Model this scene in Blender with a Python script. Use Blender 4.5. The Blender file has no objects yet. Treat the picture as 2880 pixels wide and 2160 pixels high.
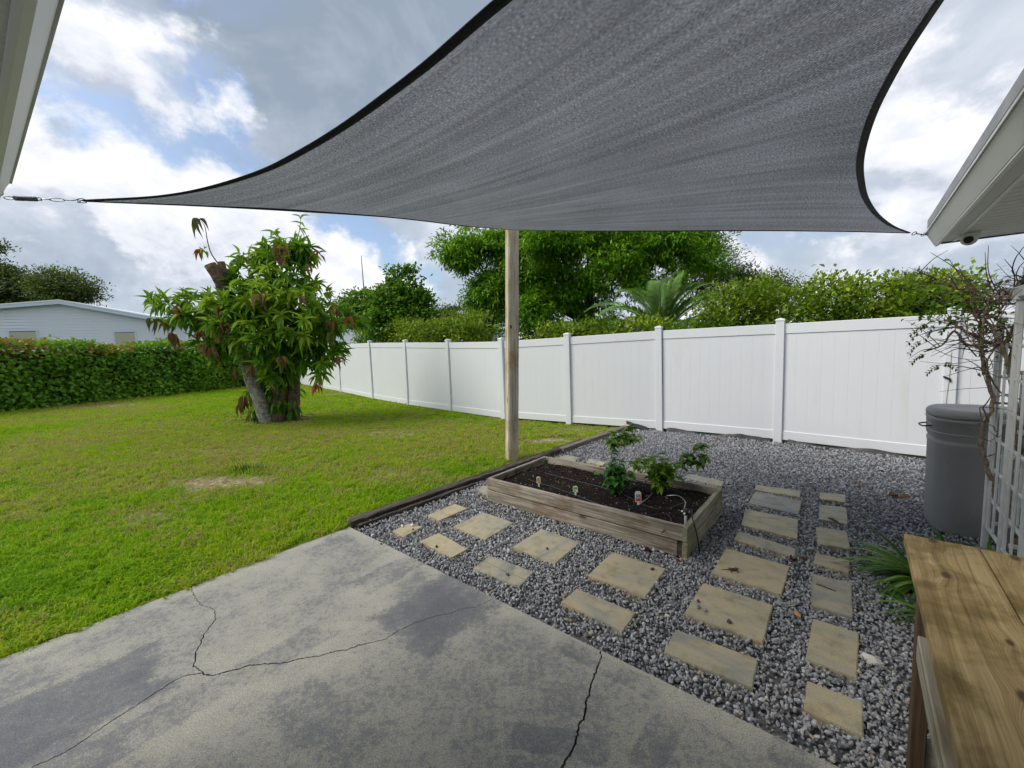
# Backyard with a shade sail over a patio corner, gravel bed, lawn, white fence and trees.
import bpy, bmesh, math, random
import numpy as np
from mathutils import Matrix, Vector

random.seed(7)
rng = np.random.default_rng(11)
scene = bpy.context.scene
COL = scene.collection
R = math.radians

# ------------------------------------------------------------------ camera
PITCH, ROLL, CAM_H = 0.0905, -0.0315, 1.59
cam_data = bpy.data.cameras.new('camera')
cam_data.sensor_fit = 'HORIZONTAL'
cam_data.sensor_width = 36.0
cam_data.lens = 36.0 * 1157.0 / 2880.0
cam_data.clip_start = 0.02
cam_data.clip_end = 3000.0
cam = bpy.data.objects.new('camera', cam_data)
COL.objects.link(cam)
_U = Vector((0, math.sin(PITCH), math.cos(PITCH)))
_F = Vector((0, math.cos(PITCH), -math.sin(PITCH)))
_X = Vector((1, 0, 0))
_rt = math.cos(ROLL) * _X + math.sin(ROLL) * _U
_up = -math.sin(ROLL) * _X + math.cos(ROLL) * _U
_m = Matrix.Identity(4)
for _i, _v in enumerate((_rt, _up, -_F)):
    for _j in range(3):
        _m[_j][_i] = _v[_j]
_m[2][3] = CAM_H
cam.matrix_world = _m
scene.camera = cam

# ------------------------------------------------------------------ node helpers
def nd(nt, kind, props=None, ins=None):
    n = nt.nodes.new('ShaderNode' + kind)
    for k, v in (props or {}).items():
        setattr(n, k, v)
    for k, v in (ins or {}).items():
        s = n.inputs[k]
        if isinstance(v, bpy.types.NodeSocket):
            nt.links.new(v, s)
        else:
            s.default_value = v
    return n

def c4(c):
    return (c[0], c[1], c[2], 1.0)

def mth(nt, op, a, b=0.0, c=0.0, clamp=False):
    n = nd(nt, 'Math', {'operation': op, 'use_clamp': clamp})
    for i, v in enumerate((a, b, c)):
        if isinstance(v, bpy.types.NodeSocket):
            nt.links.new(v, n.inputs[i])
        else:
            n.inputs[i].default_value = v
    return n.outputs[0]

def vmth(nt, op, a, b=None, scale=None):
    n = nd(nt, 'VectorMath', {'operation': op})
    for i, v in enumerate((a, b)):
        if v is None:
            continue
        if isinstance(v, bpy.types.NodeSocket):
            nt.links.new(v, n.inputs[i])
        else:
            n.inputs[i].default_value = v
    if scale is not None:
        n.inputs['Scale'].default_value = scale
    return n.outputs['Value'] if op in ('DOT_PRODUCT', 'LENGTH', 'DISTANCE') else n.outputs[0]

def noise(nt, vec, scale, detail=3.0, rough=0.55, dist=0.0, col=False):
    n = nd(nt, 'TexNoise', None, {'Scale': scale, 'Detail': detail, 'Roughness': rough, 'Distortion': dist})
    if vec is not None:
        nt.links.new(vec, n.inputs['Vector'])
    return n.outputs['Color' if col else 'Fac']

def ramp(nt, fac, stops, interp='LINEAR'):
    n = nd(nt, 'ValToRGB')
    n.color_ramp.interpolation = interp
    cr = n.color_ramp
    while len(cr.elements) < len(stops):
        cr.elements.new(0.5)
    for e, (p, c) in zip(cr.elements, stops):
        e.position = p
        e.color = c4(c) if hasattr(c, '__len__') else (c, c, c, 1.0)
    if isinstance(fac, bpy.types.NodeSocket):
        nt.links.new(fac, n.inputs[0])
    return n.outputs[0]

def mixc(nt, fac, a, b, mode='MIX'):
    n = nd(nt, 'Mix', {'data_type': 'RGBA', 'blend_type': mode})
    for s, v in ((n.inputs[0], fac), (n.inputs[6], a), (n.inputs[7], b)):
        if isinstance(v, bpy.types.NodeSocket):
            nt.links.new(v, s)
        elif hasattr(v, '__len__'):
            s.default_value = c4(v)
        else:
            s.default_value = v
    return n.outputs[2]

def sstep(nt, v, lo, hi):
    n = nd(nt, 'MapRange', {'interpolation_type': 'SMOOTHSTEP'}, {'Value': v, 'From Min': lo, 'From Max': hi})
    return n.outputs[0]

# ------------------------------------------------------------------ world: sky with broken cloud
SUN_EL, SUN_AZ = R(46), R(259)        # azimuth clockwise from +Y
world = bpy.data.worlds.new('World')
scene.world = world
world.use_nodes = True
wt = world.node_tree
wt.nodes.clear()
sky = nd(wt, 'TexSky', {'sky_type': 'NISHITA', 'sun_disc': False, 'sun_elevation': SUN_EL, 'sun_rotation': SUN_AZ,
                        'air_density': 1.0, 'dust_density': 2.2, 'ozone_density': 1.6})
bg_sky = nd(wt, 'Background', None, {'Color': sky.outputs[0], 'Strength': 0.08})
dvec = nd(wt, 'TexCoord').outputs['Generated']
sep = nd(wt, 'SeparateXYZ', None, {0: dvec})
zz = mth(wt, 'MAXIMUM', sep.outputs[2], 0.0)
zden = mth(wt, 'ADD', zz, 0.16)
deck = nd(wt, 'CombineXYZ', None, {0: mth(wt, 'DIVIDE', sep.outputs[0], zden), 1: mth(wt, 'DIVIDE', sep.outputs[1], zden), 2: 0.0}).outputs[0]
def near_dir(c, r0, r1):
    """1 inside angle r0 (deg) of a direction, 0 beyond r1, edges broken by noise"""
    d = vmth(wt, 'DOT_PRODUCT', dvec, c)
    wob = mth(wt, 'MULTIPLY', mth(wt, 'SUBTRACT', noise(wt, dvec, 3.2, 8, 0.62), 0.5), 0.20)
    return sstep(wt, mth(wt, 'ADD', d, wob), math.cos(R(r1)), math.cos(R(r0)))
# high layer: smooth grey deck with blue openings
broad = noise(wt, deck, 0.7, 6, 0.52, 0.4)
soft = noise(wt, vmth(wt, 'MULTIPLY', dvec, (1.0, 1.0, 1.6)), 3.2, 7, 0.55, 0.35)
SKY_HOLE = near_dir((-0.6067, 0.6841, 0.405), 3, 11)
SKY_HOLE2 = near_dir((-0.3211, 0.9377, 0.133), 3, 13)
SKY_DARK = near_dir((-0.2498, 0.7538, 0.6077), 9, 25)
SKY_BAND = near_dir((-0.6542, 0.7203, 0.2305), 3, 14)
hi_cover = mth(wt, 'ADD', mth(wt, 'MULTIPLY', broad, 0.55), mth(wt, 'MULTIPLY', soft, 0.55))
hi_cover = mth(wt, 'SUBTRACT', hi_cover, mth(wt, 'MULTIPLY', SKY_HOLE, 0.20))
hi_cover = mth(wt, 'SUBTRACT', hi_cover, mth(wt, 'MULTIPLY', SKY_HOLE2, 0.18))
hi_mask = sstep(wt, hi_cover, 0.27, 0.53)
hi_tone = mth(wt, 'SUBTRACT', mth(wt, 'ADD', mth(wt, 'MULTIPLY', soft, 0.7), mth(wt, 'MULTIPLY', broad, 0.3)), mth(wt, 'ADD', mth(wt, 'MULTIPLY', SKY_DARK, 0.20), mth(wt, 'MULTIPLY', SKY_BAND, 0.10)))
hi_col = ramp(wt, hi_tone, [(0.28, (0.135, 0.165, 0.205)), (0.44, (0.225, 0.255, 0.30)), (0.60, (0.36, 0.38, 0.415)), (0.78, (0.46, 0.47, 0.495))])
# low layer: heaped cumulus with crisp tops and grey bases
def heap(vec):
    return noise(wt, vec, 3.1, 12, 0.58, 0.12)
cv = vmth(wt, 'MULTIPLY', dvec, (1.0, 1.0, 1.5))
h1 = heap(cv)
h2 = heap(vmth(wt, 'ADD', cv, (-0.015, -0.004, 0.06)))
SKY_HEAP = near_dir((-0.6183, 0.7114, 0.3342), 5, 15)
SKY_HEAP2 = near_dir((-0.3404, 0.9186, 0.2006), 4, 13)
SKY_HEAP3 = near_dir((0.6605, 0.724, 0.1991), 5, 20)
low_cover = mth(wt, 'ADD', h1, mth(wt, 'MULTIPLY', SKY_HEAP, 0.10))
low_cover = mth(wt, 'ADD', low_cover, mth(wt, 'MULTIPLY', SKY_HEAP2, 0.08))
low_cover = mth(wt, 'ADD', low_cover, mth(wt, 'MULTIPLY', SKY_HEAP3, 0.045))
low_cover = mth(wt, 'SUBTRACT', low_cover, mth(wt, 'MULTIPLY', sstep(wt, sep.outputs[2], 0.42, 0.72), 0.10))
low_cover = mth(wt, 'SUBTRACT', low_cover, mth(wt, 'MULTIPLY', SKY_DARK, 0.16))
low_mask = sstep(wt, low_cover, 0.485, 0.585)
relief = mth(wt, 'ADD', mth(wt, 'MULTIPLY', mth(wt, 'SUBTRACT', h1, h2), 2.9), 0.52)
relief = mth(wt, 'SUBTRACT', relief, mth(wt, 'MULTIPLY', sstep(wt, low_cover, 0.62, 0.80), 0.10))
low_col = ramp(wt, relief, [(0.22, (0.23, 0.255, 0.30)), (0.45, (0.355, 0.37, 0.405)), (0.64, (0.415, 0.42, 0.445)), (0.95, (0.50, 0.495, 0.50))])
bg_hi = nd(wt, 'Background', None, {'Color': hi_col, 'Strength': 1.0})
bg_low = nd(wt, 'Background', None, {'Color': low_col, 'Strength': 1.0})
wm1 = nd(wt, 'MixShader', None, {0: hi_mask, 1: bg_sky.outputs[0], 2: bg_hi.outputs[0]})
wmix = nd(wt, 'MixShader', None, {0: low_mask, 1: wm1.outputs[0], 2: bg_low.outputs[0]})
wout = nd(wt, 'OutputWorld', None, {0: wmix.outputs[0]})
world.cycles.sampling_method = 'MANUAL'
world.cycles.sample_map_resolution = 512

# ------------------------------------------------------------------ sun (veiled by cloud)
sun_data = bpy.data.lights.new('sun', 'SUN')
sun_data.energy = 1.5
sun_data.angle = R(30)
sun_data.color = (1.0, 0.955, 0.88)
sun = bpy.data.objects.new('sun', sun_data)
COL.objects.link(sun)
_sd = Vector((math.sin(SUN_AZ) * math.cos(SUN_EL), math.cos(SUN_AZ) * math.cos(SUN_EL), math.sin(SUN_EL)))
sun.rotation_euler = _sd.to_track_quat('Z', 'Y').to_euler()
sun.location = _sd * 60

scene.view_settings.view_transform = 'Standard'
scene.view_settings.look = 'None'
scene.view_settings.exposure = 1.26
scene.view_settings.gamma = 1.0
scene.view_settings.use_curve_mapping = False
scene.render.engine = 'CYCLES'
scene.cycles.use_denoising = True
scene.cycles.use_adaptive_sampling = True
scene.cycles.adaptive_threshold = 0.02
scene.cycles.max_bounces = 6
scene.cycles.diffuse_bounces = 4
scene.cycles.glossy_bounces = 2
scene.cycles.transmission_bounces = 3
scene.cycles.transparent_max_bounces = 8
scene.cycles.caustics_reflective = False
scene.cycles.caustics_refractive = False

# ------------------------------------------------------------------ geometry helpers
AX = R(50.2)
E1 = np.array((math.cos(AX), math.sin(AX), 0.0))      # along the timber edging / right eave
E2 = np.array((-math.sin(AX), math.cos(AX), 0.0))     # along the slab's gravel edge / left eave
def H(a, b, z=0.0):
    """house-frame coordinates to world"""
    v = E1 * a + E2 * b
    return np.array((v[0], v[1], z))

def link(o, parent=None, world=False):
    COL.objects.link(o)
    if parent is not None:
        o.parent = parent
        if world:
            o.matrix_parent_inverse = wm(parent).inverted()
    return o

def wm(o):
    m = o.matrix_basis.copy()
    if o.parent is not None:
        m = wm(o.parent) @ o.matrix_parent_inverse @ m
    return m

def mesh(verts, faces, mat=None, smooth=False, name='m'):
    me = bpy.data.meshes.new(name)
    me.from_pydata([tuple(map(float, v)) for v in verts], [], [tuple(map(int, f)) for f in faces])
    me.update()
    if mat is not None:
        me.materials.append(mat)
    if smooth:
        me.shade_smooth()
    return me

def put(name, me, parent=None, loc=(0, 0, 0), rot=(0, 0, 0), scl=(1, 1, 1), world=False):
    o = bpy.data.objects.new(name, me)
    o.location = tuple(map(float, loc))
    o.rotation_euler = rot
    o.scale = scl
    return link(o, parent, world)

def tag(o, label=None, cat=None, group=None, kind=None):
    if label: o['label'] = label
    if cat: o['category'] = cat
    if group: o['group'] = group
    if kind: o['kind'] = kind
    return o

def thing(name, label, cat, loc=(0, 0, 0), rotz=0.0, group=None):
    o = bpy.data.objects.new(name, None)
    o.empty_display_size = 0.1
    o.location = tuple(map(float, loc))
    o.rotation_euler = (0, 0, rotz)
    COL.objects.link(o)
    return tag(o, label, cat, group)

def bm_mesh(bm, mat, smooth=False):
    me = bpy.data.meshes.new('m')
    bm.normal_update()
    bm.to_mesh(me)
    bm.free()
    if mat is not None:
        me.materials.append(mat)
    if smooth:
        me.shade_smooth()
    return me

def box_mesh(sx, sy, sz, mat, bev=0.0, segs=1, cuts=0, jit=0.0, seed=0, centre=(0, 0, 0)):
    """box centred on `centre`; optional bevel, cuts along x and edge jitter for worn timber"""
    bm = bmesh.new()
    bmesh.ops.create_cube(bm, size=1.0)
    bmesh.ops.scale(bm, vec=(sx, sy, sz), verts=bm.verts)
    if bev > 0:
        bmesh.ops.bevel(bm, geom=list(bm.edges), offset=bev, segments=segs, affect='EDGES', profile=0.6)
    if cuts:
        for i in range(1, cuts + 1):
            x = -sx / 2 + sx * i / (cuts + 1)
            bmesh.ops.bisect_plane(bm, geom=list(bm.verts) + list(bm.edges) + list(bm.faces), plane_co=(x, 0, 0), plane_no=(1, 0, 0))
    if jit:
        rr = random.Random(seed)
        for v in bm.verts:
            v.co.x += rr.uniform(-jit, jit)
            v.co.y += rr.uniform(-jit, jit)
            v.co.z += rr.uniform(-jit, jit)
    bmesh.ops.translate(bm, vec=centre, verts=bm.verts)
    return bm_mesh(bm, mat)

def tube_arrays(pts, radii, seg=6, cap=True):
    pts = np.asarray(pts, float)
    n = len(pts)
    radii = np.broadcast_to(np.asarray(radii, float), (n,)) if np.ndim(radii) == 0 else np.asarray(radii, float)
    tan = np.gradient(pts, axis=0)
    tan /= np.linalg.norm(tan, axis=1)[:, None] + 1e-12
    up = np.array((0.0, 0.0, 1.0)) if abs(tan[0][2]) < 0.9 else np.array((1.0, 0.0, 0.0))
    V, Fc = [], []
    u = np.cross(tan[0], up); u /= np.linalg.norm(u)
    for i in range(n):
        u = u - tan[i] * (u @ tan[i]); u /= np.linalg.norm(u) + 1e-12
        w = np.cross(tan[i], u)
        for k in range(seg):
            a = 2 * math.pi * k / seg
            V.append(pts[i] + radii[i] * (math.cos(a) * u + math.sin(a) * w))
    for i in range(n - 1):
        for k in range(seg):
            a, b = i * seg + k, i * seg + (k + 1) % seg
            Fc.append((a, b, b + seg, a + seg))
    if cap:
        Fc.append(tuple(range(seg - 1, -1, -1)))
        Fc.append(tuple(range((n - 1) * seg, n * seg)))
    return V, Fc

def tube_mesh(pts, radii, mat, seg=6, smooth=True):
    V, Fc = tube_arrays(pts, radii, seg)
    return mesh(V, Fc, mat, smooth)

def join_arrays(parts):
    V, Fc = [], []
    for v, f in parts:
        o = len(V)
        V.extend(v)
        Fc.extend([tuple(i + o for i in q) for q in f])
    return V, Fc

def spline(ctrl, n):
    """Catmull-Rom through control points (numpy), n samples"""
    P = np.asarray(ctrl, float)
    P = np.vstack([2 * P[0] - P[1], P, 2 * P[-1] - P[-2]])
    m = len(P) - 3
    out = []
    for t in np.linspace(0, m - 1e-9, n):
        i = int(t); f = t - i
        p0, p1, p2, p3 = P[i:i + 4]
        out.append(0.5 * (2 * p1 + (p2 - p0) * f + (2 * p0 - 5 * p1 + 4 * p2 - p3) * f * f + (3 * p1 - p0 - 3 * p2 + p3) * f ** 3))
    return np.array(out)

def resample(P, n):
    P = np.asarray(P, float)
    s = np.concatenate([[0], np.cumsum(np.linalg.norm(np.diff(P, axis=0), axis=1))])
    t = np.linspace(0, s[-1], n)
    return np.stack([np.interp(t, s, P[:, k]) for k in range(3)], 1)

LEAF4 = (np.array([(0, 0, 0), (0.42, 0.5, 0.12), (1, 0, -0.12), (0.42, -0.5, 0.12), (0.5, 0, 0.0)]), [(0, 4, 2, 1), (0, 3, 2, 4)])
LEAF2 = (np.array([(0, 0, 0), (0.45, 0.5, 0.06), (1, 0, -0.1), (0.5, -0.5, 0.06)]), [(0, 3, 2, 1)])
def lance_leaf(n=4, droop=0.35, fold=0.12, peak=0.42):
    """lanceolate leaf with a folded midrib: length 1 along x, half width 0.5 (scaled later)"""
    V, Fc = [], []
    for i in range(n + 1):
        t = i / n
        w = 0.5 * math.sin(math.pi * min(1, t ** (math.log(0.5) / math.log(peak)))) if 0 < t < 1 else 0.02
        z = -droop * t * t
        V += [(t, w, z + fold * w * 2), (t, 0, z), (t, -w, z + fold * w * 2)]
    for i in range(n):
        a = 3 * i
        Fc += [(a, a + 1, a + 4, a + 3), (a + 1, a + 2, a + 5, a + 4)]
    return np.array(V), Fc

def unit(v):
    v = np.asarray(v, float)
    return v / (np.linalg.norm(v, axis=-1, keepdims=True) + 1e-12)

def scatter_mesh(P, X, up, L, Wd, tint, template, mat, smooth=False):
    """one mesh of many leaves; P points, X pointing, up hint, L lengths, Wd widths; 'tint' per leaf"""
    P, X = np.asarray(P, float), unit(X)
    up = np.broadcast_to(np.asarray(up, float), P.shape)
    Y = unit(np.cross(up, X) + 1e-6)
    Z = np.cross(X, Y)
    tv, tf = template
    n, m = len(P), len(tv)
    L = np.broadcast_to(L, (n,)); Wd = np.broadcast_to(Wd, (n,))
    co = P[:, None, :] + tv[None, :, 0:1] * (X * L[:, None])[:, None, :] + tv[None, :, 1:2] * (Y * Wd[:, None])[:, None, :] + tv[None, :, 2:3] * (Z * L[:, None])[:, None, :]
    co = co.reshape(-1, 3)
    k = len(tf[0])
    tfa = np.array(tf)
    F_ = (tfa[None] + (np.arange(n) * m)[:, None, None]).reshape(-1, k)
    me = bpy.data.meshes.new('leaves')
    me.vertices.add(len(co)); me.vertices.foreach_set('co', co.astype(np.float32).ravel())
    me.loops.add(F_.size); me.loops.foreach_set('vertex_index', F_.astype(np.int32).ravel())
    me.polygons.add(len(F_)); me.polygons.foreach_set('loop_start', (np.arange(len(F_)) * k).astype(np.int32))
    me.update(calc_edges=True)
    a = me.attributes.new('tint', 'FLOAT', 'POINT')
    a.data.foreach_set('value', np.repeat(np.broadcast_to(tint, (n,)), m).astype(np.float32))
    me.materials.append(mat)
    if smooth:
        me.shade_smooth()
    return me

def rand_unit(n):
    v = rng.normal(size=(n, 3))
    return unit(v)

def point_cloud(name, P, idx, scale, rot, tint, templates, label, cat, kind='stuff', parent=None):
    """uncountable small pieces: points with attributes, instanced from template meshes by geometry nodes"""
    me = bpy.data.meshes.new(name)
    me.vertices.add(len(P)); me.vertices.foreach_set('co', np.asarray(P, np.float32).ravel())
    for nm, typ, dat in (('scl', 'FLOAT_VECTOR', scale), ('rot', 'FLOAT_VECTOR', rot), ('tint', 'FLOAT', tint), ('pick', 'INT', idx)):
        a = me.attributes.new(nm, typ, 'POINT')
        a.data.foreach_set('vector' if typ == 'FLOAT_VECTOR' else 'value', np.asarray(dat, np.int32 if typ == 'INT' else np.float32).ravel())
    me.update()
    tc = bpy.data.collections.new(name + '_templates')
    for i, t in enumerate(templates):
        o = bpy.data.objects.new('%s_template_%02d' % (name, i), t)
        tc.objects.link(o)
    ob = bpy.data.objects.new(name, me)
    link(ob, parent)
    ng = bpy.data.node_groups.new(name + '_scatter', 'GeometryNodeTree')
    ng.interface.new_socket('Geometry', in_out='INPUT', socket_type='NodeSocketGeometry')
    ng.interface.new_socket('Geometry', in_out='OUTPUT', socket_type='NodeSocketGeometry')
    N = ng.nodes
    gi, go = N.new('NodeGroupInput'), N.new('NodeGroupOutput')
    ci = N.new('GeometryNodeCollectionInfo')
    ci.inputs['Collection'].default_value = tc
    ci.inputs['Separate Children'].default_value = True
    ci.inputs['Reset Children'].default_value = True
    ip = N.new('GeometryNodeInstanceOnPoints')
    ip.inputs['Pick Instance'].default_value = True
    def attr(nm, typ):
        a = N.new('GeometryNodeInputNamedAttribute'); a.data_type = typ
        a.inputs['Name'].default_value = nm
        return a.outputs[0]
    ng.links.new(gi.outputs[0], ip.inputs['Points'])
    ng.links.new(ci.outputs[0], ip.inputs['Instance'])
    ng.links.new(attr('pick', 'INT'), ip.inputs['Instance Index'])
    e2r = N.new('FunctionNodeEulerToRotation')
    ng.links.new(attr('rot', 'FLOAT_VECTOR'), e2r.inputs[0])
    ng.links.new(e2r.outputs[0], ip.inputs['Rotation'])
    ng.links.new(attr('scl', 'FLOAT_VECTOR'), ip.inputs['Scale'])
    ng.links.new(ip.outputs[0], go.inputs[0])
    md = ob.modifiers.new('scatter', 'NODES')
    md.node_group = ng
    return tag(ob, label, cat, None, kind)

# ------------------------------------------------------------------ materials
def new_mat(name, rough=0.6, spec=0.5):
    m = bpy.data.materials.new(name)
    m.use_nodes = True
    nt = m.node_tree
    b = nt.nodes['Principled BSDF']
    b.inputs['Roughness'].default_value = rough
    b.inputs['Specular IOR Level'].default_value = spec
    return m, nt, b

def setc(nt, b, c):
    if isinstance(c, bpy.types.NodeSocket):
        nt.links.new(c, b.inputs['Base Color'])
    else:
        b.inputs['Base Color'].default_value = c4(c)

def bump(nt, b, h, strength=0.3, dist=0.01):
    n = nd(nt, 'Bump', None, {'Strength': strength, 'Distance': dist, 'Height': h})
    nt.links.new(n.outputs[0], b.inputs['Normal'])
    return n

def ocoord(nt):
    return nd(nt, 'TexCoord').outputs['Object']

def wcoord(nt):
    return nd(nt, 'NewGeometry').outputs['Position']

def orand(nt):
    return nd(nt, 'ObjectInfo').outputs['Random']

def plain(name, col, rough=0.5, spec=0.5, metal=0.0, var=0.06, scale=14.0, bmp=0.0):
    m, nt, b = new_mat(name, rough, spec)
    f = noise(nt, ocoord(nt), scale, 4)
    setc(nt, b, mixc(nt, f, tuple(max(0, c * (1 - var)) for c in col), tuple(min(1, c * (1 + var)) for c in col)))
    b.inputs['Metallic'].default_value = metal
    if bmp:
        bump(nt, b, noise(nt, ocoord(nt), scale * 8, 3), bmp, 0.002)
    return m

def wood(name, dark, mid, light, grain=1.0, rough=0.75, stain=None, axis=0, knots=True):
    """weathered timber; the grain runs along object x"""
    m, nt, b = new_mat(name, rough, 0.25)
    oc = ocoord(nt)
    off = vmth(nt, 'ADD', oc, nd(nt, 'CombineXYZ', None, {0: mth(nt, 'MULTIPLY', orand(nt), 17.0), 1: mth(nt, 'MULTIPLY', orand(nt), 5.0), 2: mth(nt, 'MULTIPLY', orand(nt), 9.0)}).outputs[0])
    st = [(1.2, 26, 26), (26, 1.2, 26), (26, 26, 1.2)][axis]
    st2 = [(0.5, 7, 7), (7, 0.5, 7), (7, 7, 0.5)][axis]
    g1 = noise(nt, vmth(nt, 'MULTIPLY', off, tuple(s * grain for s in st)), 3.0, 6, 0.65, 0.6)
    g2 = noise(nt, vmth(nt, 'MULTIPLY', off, tuple(s * grain for s in st2)), 2.2, 4, 0.6, 1.1)
    blot = noise(nt, off, 3.0, 5, 0.6)
    fac = mth(nt, 'ADD', mth(nt, 'MULTIPLY', g1, 0.6), mth(nt, 'MULTIPLY', g2, 0.42))
    col = ramp(nt, fac, [(0.32, dark), (0.48, mid), (0.66, light)])
    if stain:
        col = mixc(nt, sstep(nt, blot, 0.46, 0.68), col, stain, 'MULTIPLY')
    if knots:
        vv = vmth(nt, 'MULTIPLY', off, tuple((3.0 if i == axis else 7.0) for i in range(3)))
        vo = nd(nt, 'TexVoronoi', {'feature': 'F1'}, {'Vector': vv, 'Scale': 0.8})
        kn = sstep(nt, vo.outputs['Distance'], 0.16, 0.05)
        col = mixc(nt, mth(nt, 'MULTIPLY', kn, 0.75), col, tuple(c * 0.45 for c in dark))
    setc(nt, b, col)
    bump(nt, b, mth(nt, 'ADD', g1, mth(nt, 'MULTIPLY', blot, 0.3)), 0.55, 0.006)
    return m

def leaf_mat(name, stops, rough=0.42, trans=0.36, attr='tint', inst=False, spec=0.22):
    m, nt, b = new_mat(name, rough, spec)
    if attr:
        a = nd(nt, 'Attribute', {'attribute_name': attr, 'attribute_type': 'INSTANCER' if inst else 'GEOMETRY'})
        col = ramp(nt, a.outputs['Fac'], stops)
    else:
        col = ramp(nt, orand(nt), stops)
    col = mixc(nt, mth(nt, 'MULTIPLY', noise(nt, ocoord(nt), 31, 2), 0.22), col, tuple(0.6 * x for x in stops[0][1]))
    setc(nt, b, col)
    tr = nd(nt, 'BsdfTranslucent', None, {'Color': mixc(nt, 0.35, col, (0.30, 0.42, 0.03))})
    mx = nd(nt, 'MixShader', None, {0: trans, 1: b.outputs[0], 2: tr.outputs[0]})
    nt.links.new(mx.outputs[0], nt.nodes['Material Output'].inputs['Surface'])
    return m

M = {}
# --- concrete: pale tan cement under worn blue-grey sealer
def mat_concrete():
    m, nt, b = new_mat('concrete', 0.8, 0.3)
    p = wcoord(nt)
    big = noise(nt, p, 0.75, 5, 0.58, 0.7)
    mid = noise(nt, p, 3.4, 7, 0.68, 0.4)
    fin = noise(nt, p, 34, 5, 0.72)
    spk = noise(nt, p, 170, 2, 0.5)
    worn = mth(nt, 'ADD', mth(nt, 'MULTIPLY', big, 0.80), mth(nt, 'MULTIPLY', mid, 0.32))
    worn = mth(nt, 'ADD', worn, mth(nt, 'ADD', mth(nt, 'MULTIPLY', mth(nt, 'SUBTRACT', fin, 0.5), 0.85), mth(nt, 'MULTIPLY', mth(nt, 'SUBTRACT', noise(nt, p, 11, 6, 0.75, 0.6), 0.5), 0.30)))
    wob = mth(nt, 'MULTIPLY', mth(nt, 'SUBTRACT', noise(nt, p, 4.5, 8, 0.72), 0.5), 1.3)
    # sealer that survived in patches: centre, angle, half sizes
    for (cx, cy, ang, ax_, ay_, s) in CONCRETE_PATCHES:
        q = vmth(nt, 'SUBTRACT', p, (cx, cy, 0))
        ca, sa = math.cos(ang), math.sin(ang)
        u = vmth(nt, 'DOT_PRODUCT', q, (ca / ax_, sa / ax_, 0)); v = vmth(nt, 'DOT_PRODUCT', q, (-sa / ay_, ca / ay_, 0))
        d = mth(nt, 'MAXIMUM', mth(nt, 'ABSOLUTE', u), mth(nt, 'ABSOLUTE', v))
        worn = mth(nt, 'ADD', worn, mth(nt, 'MULTIPLY', sstep(nt, mth(nt, 'ADD', d, wob), 1.12, 0.85), s))
    # bare cement shows along the two free edges of the slab
    ea = mth(nt, 'SUBTRACT', SLAB_EDGE_A, vmth(nt, 'DOT_PRODUCT', p, tuple(E1))); eb_ = mth(nt, 'SUBTRACT', SLAB_EDGE_B, vmth(nt, 'DOT_PRODUCT', p, tuple(E2)))
    rim = mth(nt, 'ADD', mth(nt, 'MINIMUM', ea, eb_), mth(nt, 'MULTIPLY', mth(nt, 'SUBTRACT', mid, 0.5), 0.35))
    worn = mth(nt, 'SUBTRACT', worn, mth(nt, 'MULTIPLY', sstep(nt, rim, 0.16, 0.02), 0.12))
    col = ramp(nt, worn, [(0.44, (0.325, 0.315, 0.268)), (0.56, (0.26, 0.255, 0.226)), (0.64, (0.172, 0.173, 0.173)), (0.82, (0.105, 0.108, 0.122))])
    col = mixc(nt, 0.75, col, ramp(nt, mth(nt, 'ADD', mth(nt, 'MULTIPLY', spk, 0.6), mth(nt, 'MULTIPLY', fin, 0.4)), [(0.34, 0.18), (0.5, 0.5), (0.66, 0.80)]), 'OVERLAY')
    setc(nt, b, col)
    b.inputs['Roughness'].default_value = 0.72
    bump(nt, b, mth(nt, 'ADD', mth(nt, 'MULTIPLY', fin, 0.5), mth(nt, 'MULTIPLY', spk, 0.5)), 0.35, 0.004)
    return m
CONCRETE_PATCHES = [
    ((-0.462, 2.416, 0)[0], (-0.462, 2.416, 0)[1], AX, 0.34, 0.27, 0.17),
    ((-0.755, 3.024, 0)[0], (-0.755, 3.024, 0)[1], AX, 0.5, 0.12, 0.14),
    ((-2.15, 1.686, 0)[0], (-2.15, 1.686, 0)[1], AX, 0.4, 0.24, 0.16),
    ((-0.858, 1.641, 0)[0], (-0.858, 1.641, 0)[1], AX, 0.12, 0.3, 0.07),
    ((0.112, 1.525, 0)[0], (0.112, 1.525, 0)[1], AX + 0.5, 0.06, 0.2, 0.10),
    ((0.423, 1.899, 0)[0], (0.423, 1.899, 0)[1], AX, 0.06, 0.26, 0.13),
    ((0.537, 1.511, 0)[0], (0.537, 1.511, 0)[1], AX, 0.14, 0.07, 0.10),
    ((1.032, 1.421, 0)[0], (1.032, 1.421, 0)[1], AX, 0.06, 0.08, 0.13),
    ((-1.424, 1.886, 0)[0], (-1.424, 1.886, 0)[1], AX, 0.5, 0.1, 0.08),
    ((-1.59, 2.383, 0)[0], (-1.59, 2.383, 0)[1], AX, 0.6, 0.2, 0.05),
]
SLAB_EDGE_A, SLAB_EDGE_B = 1.81, 3.49
M['concrete'] = mat_concrete()

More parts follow.
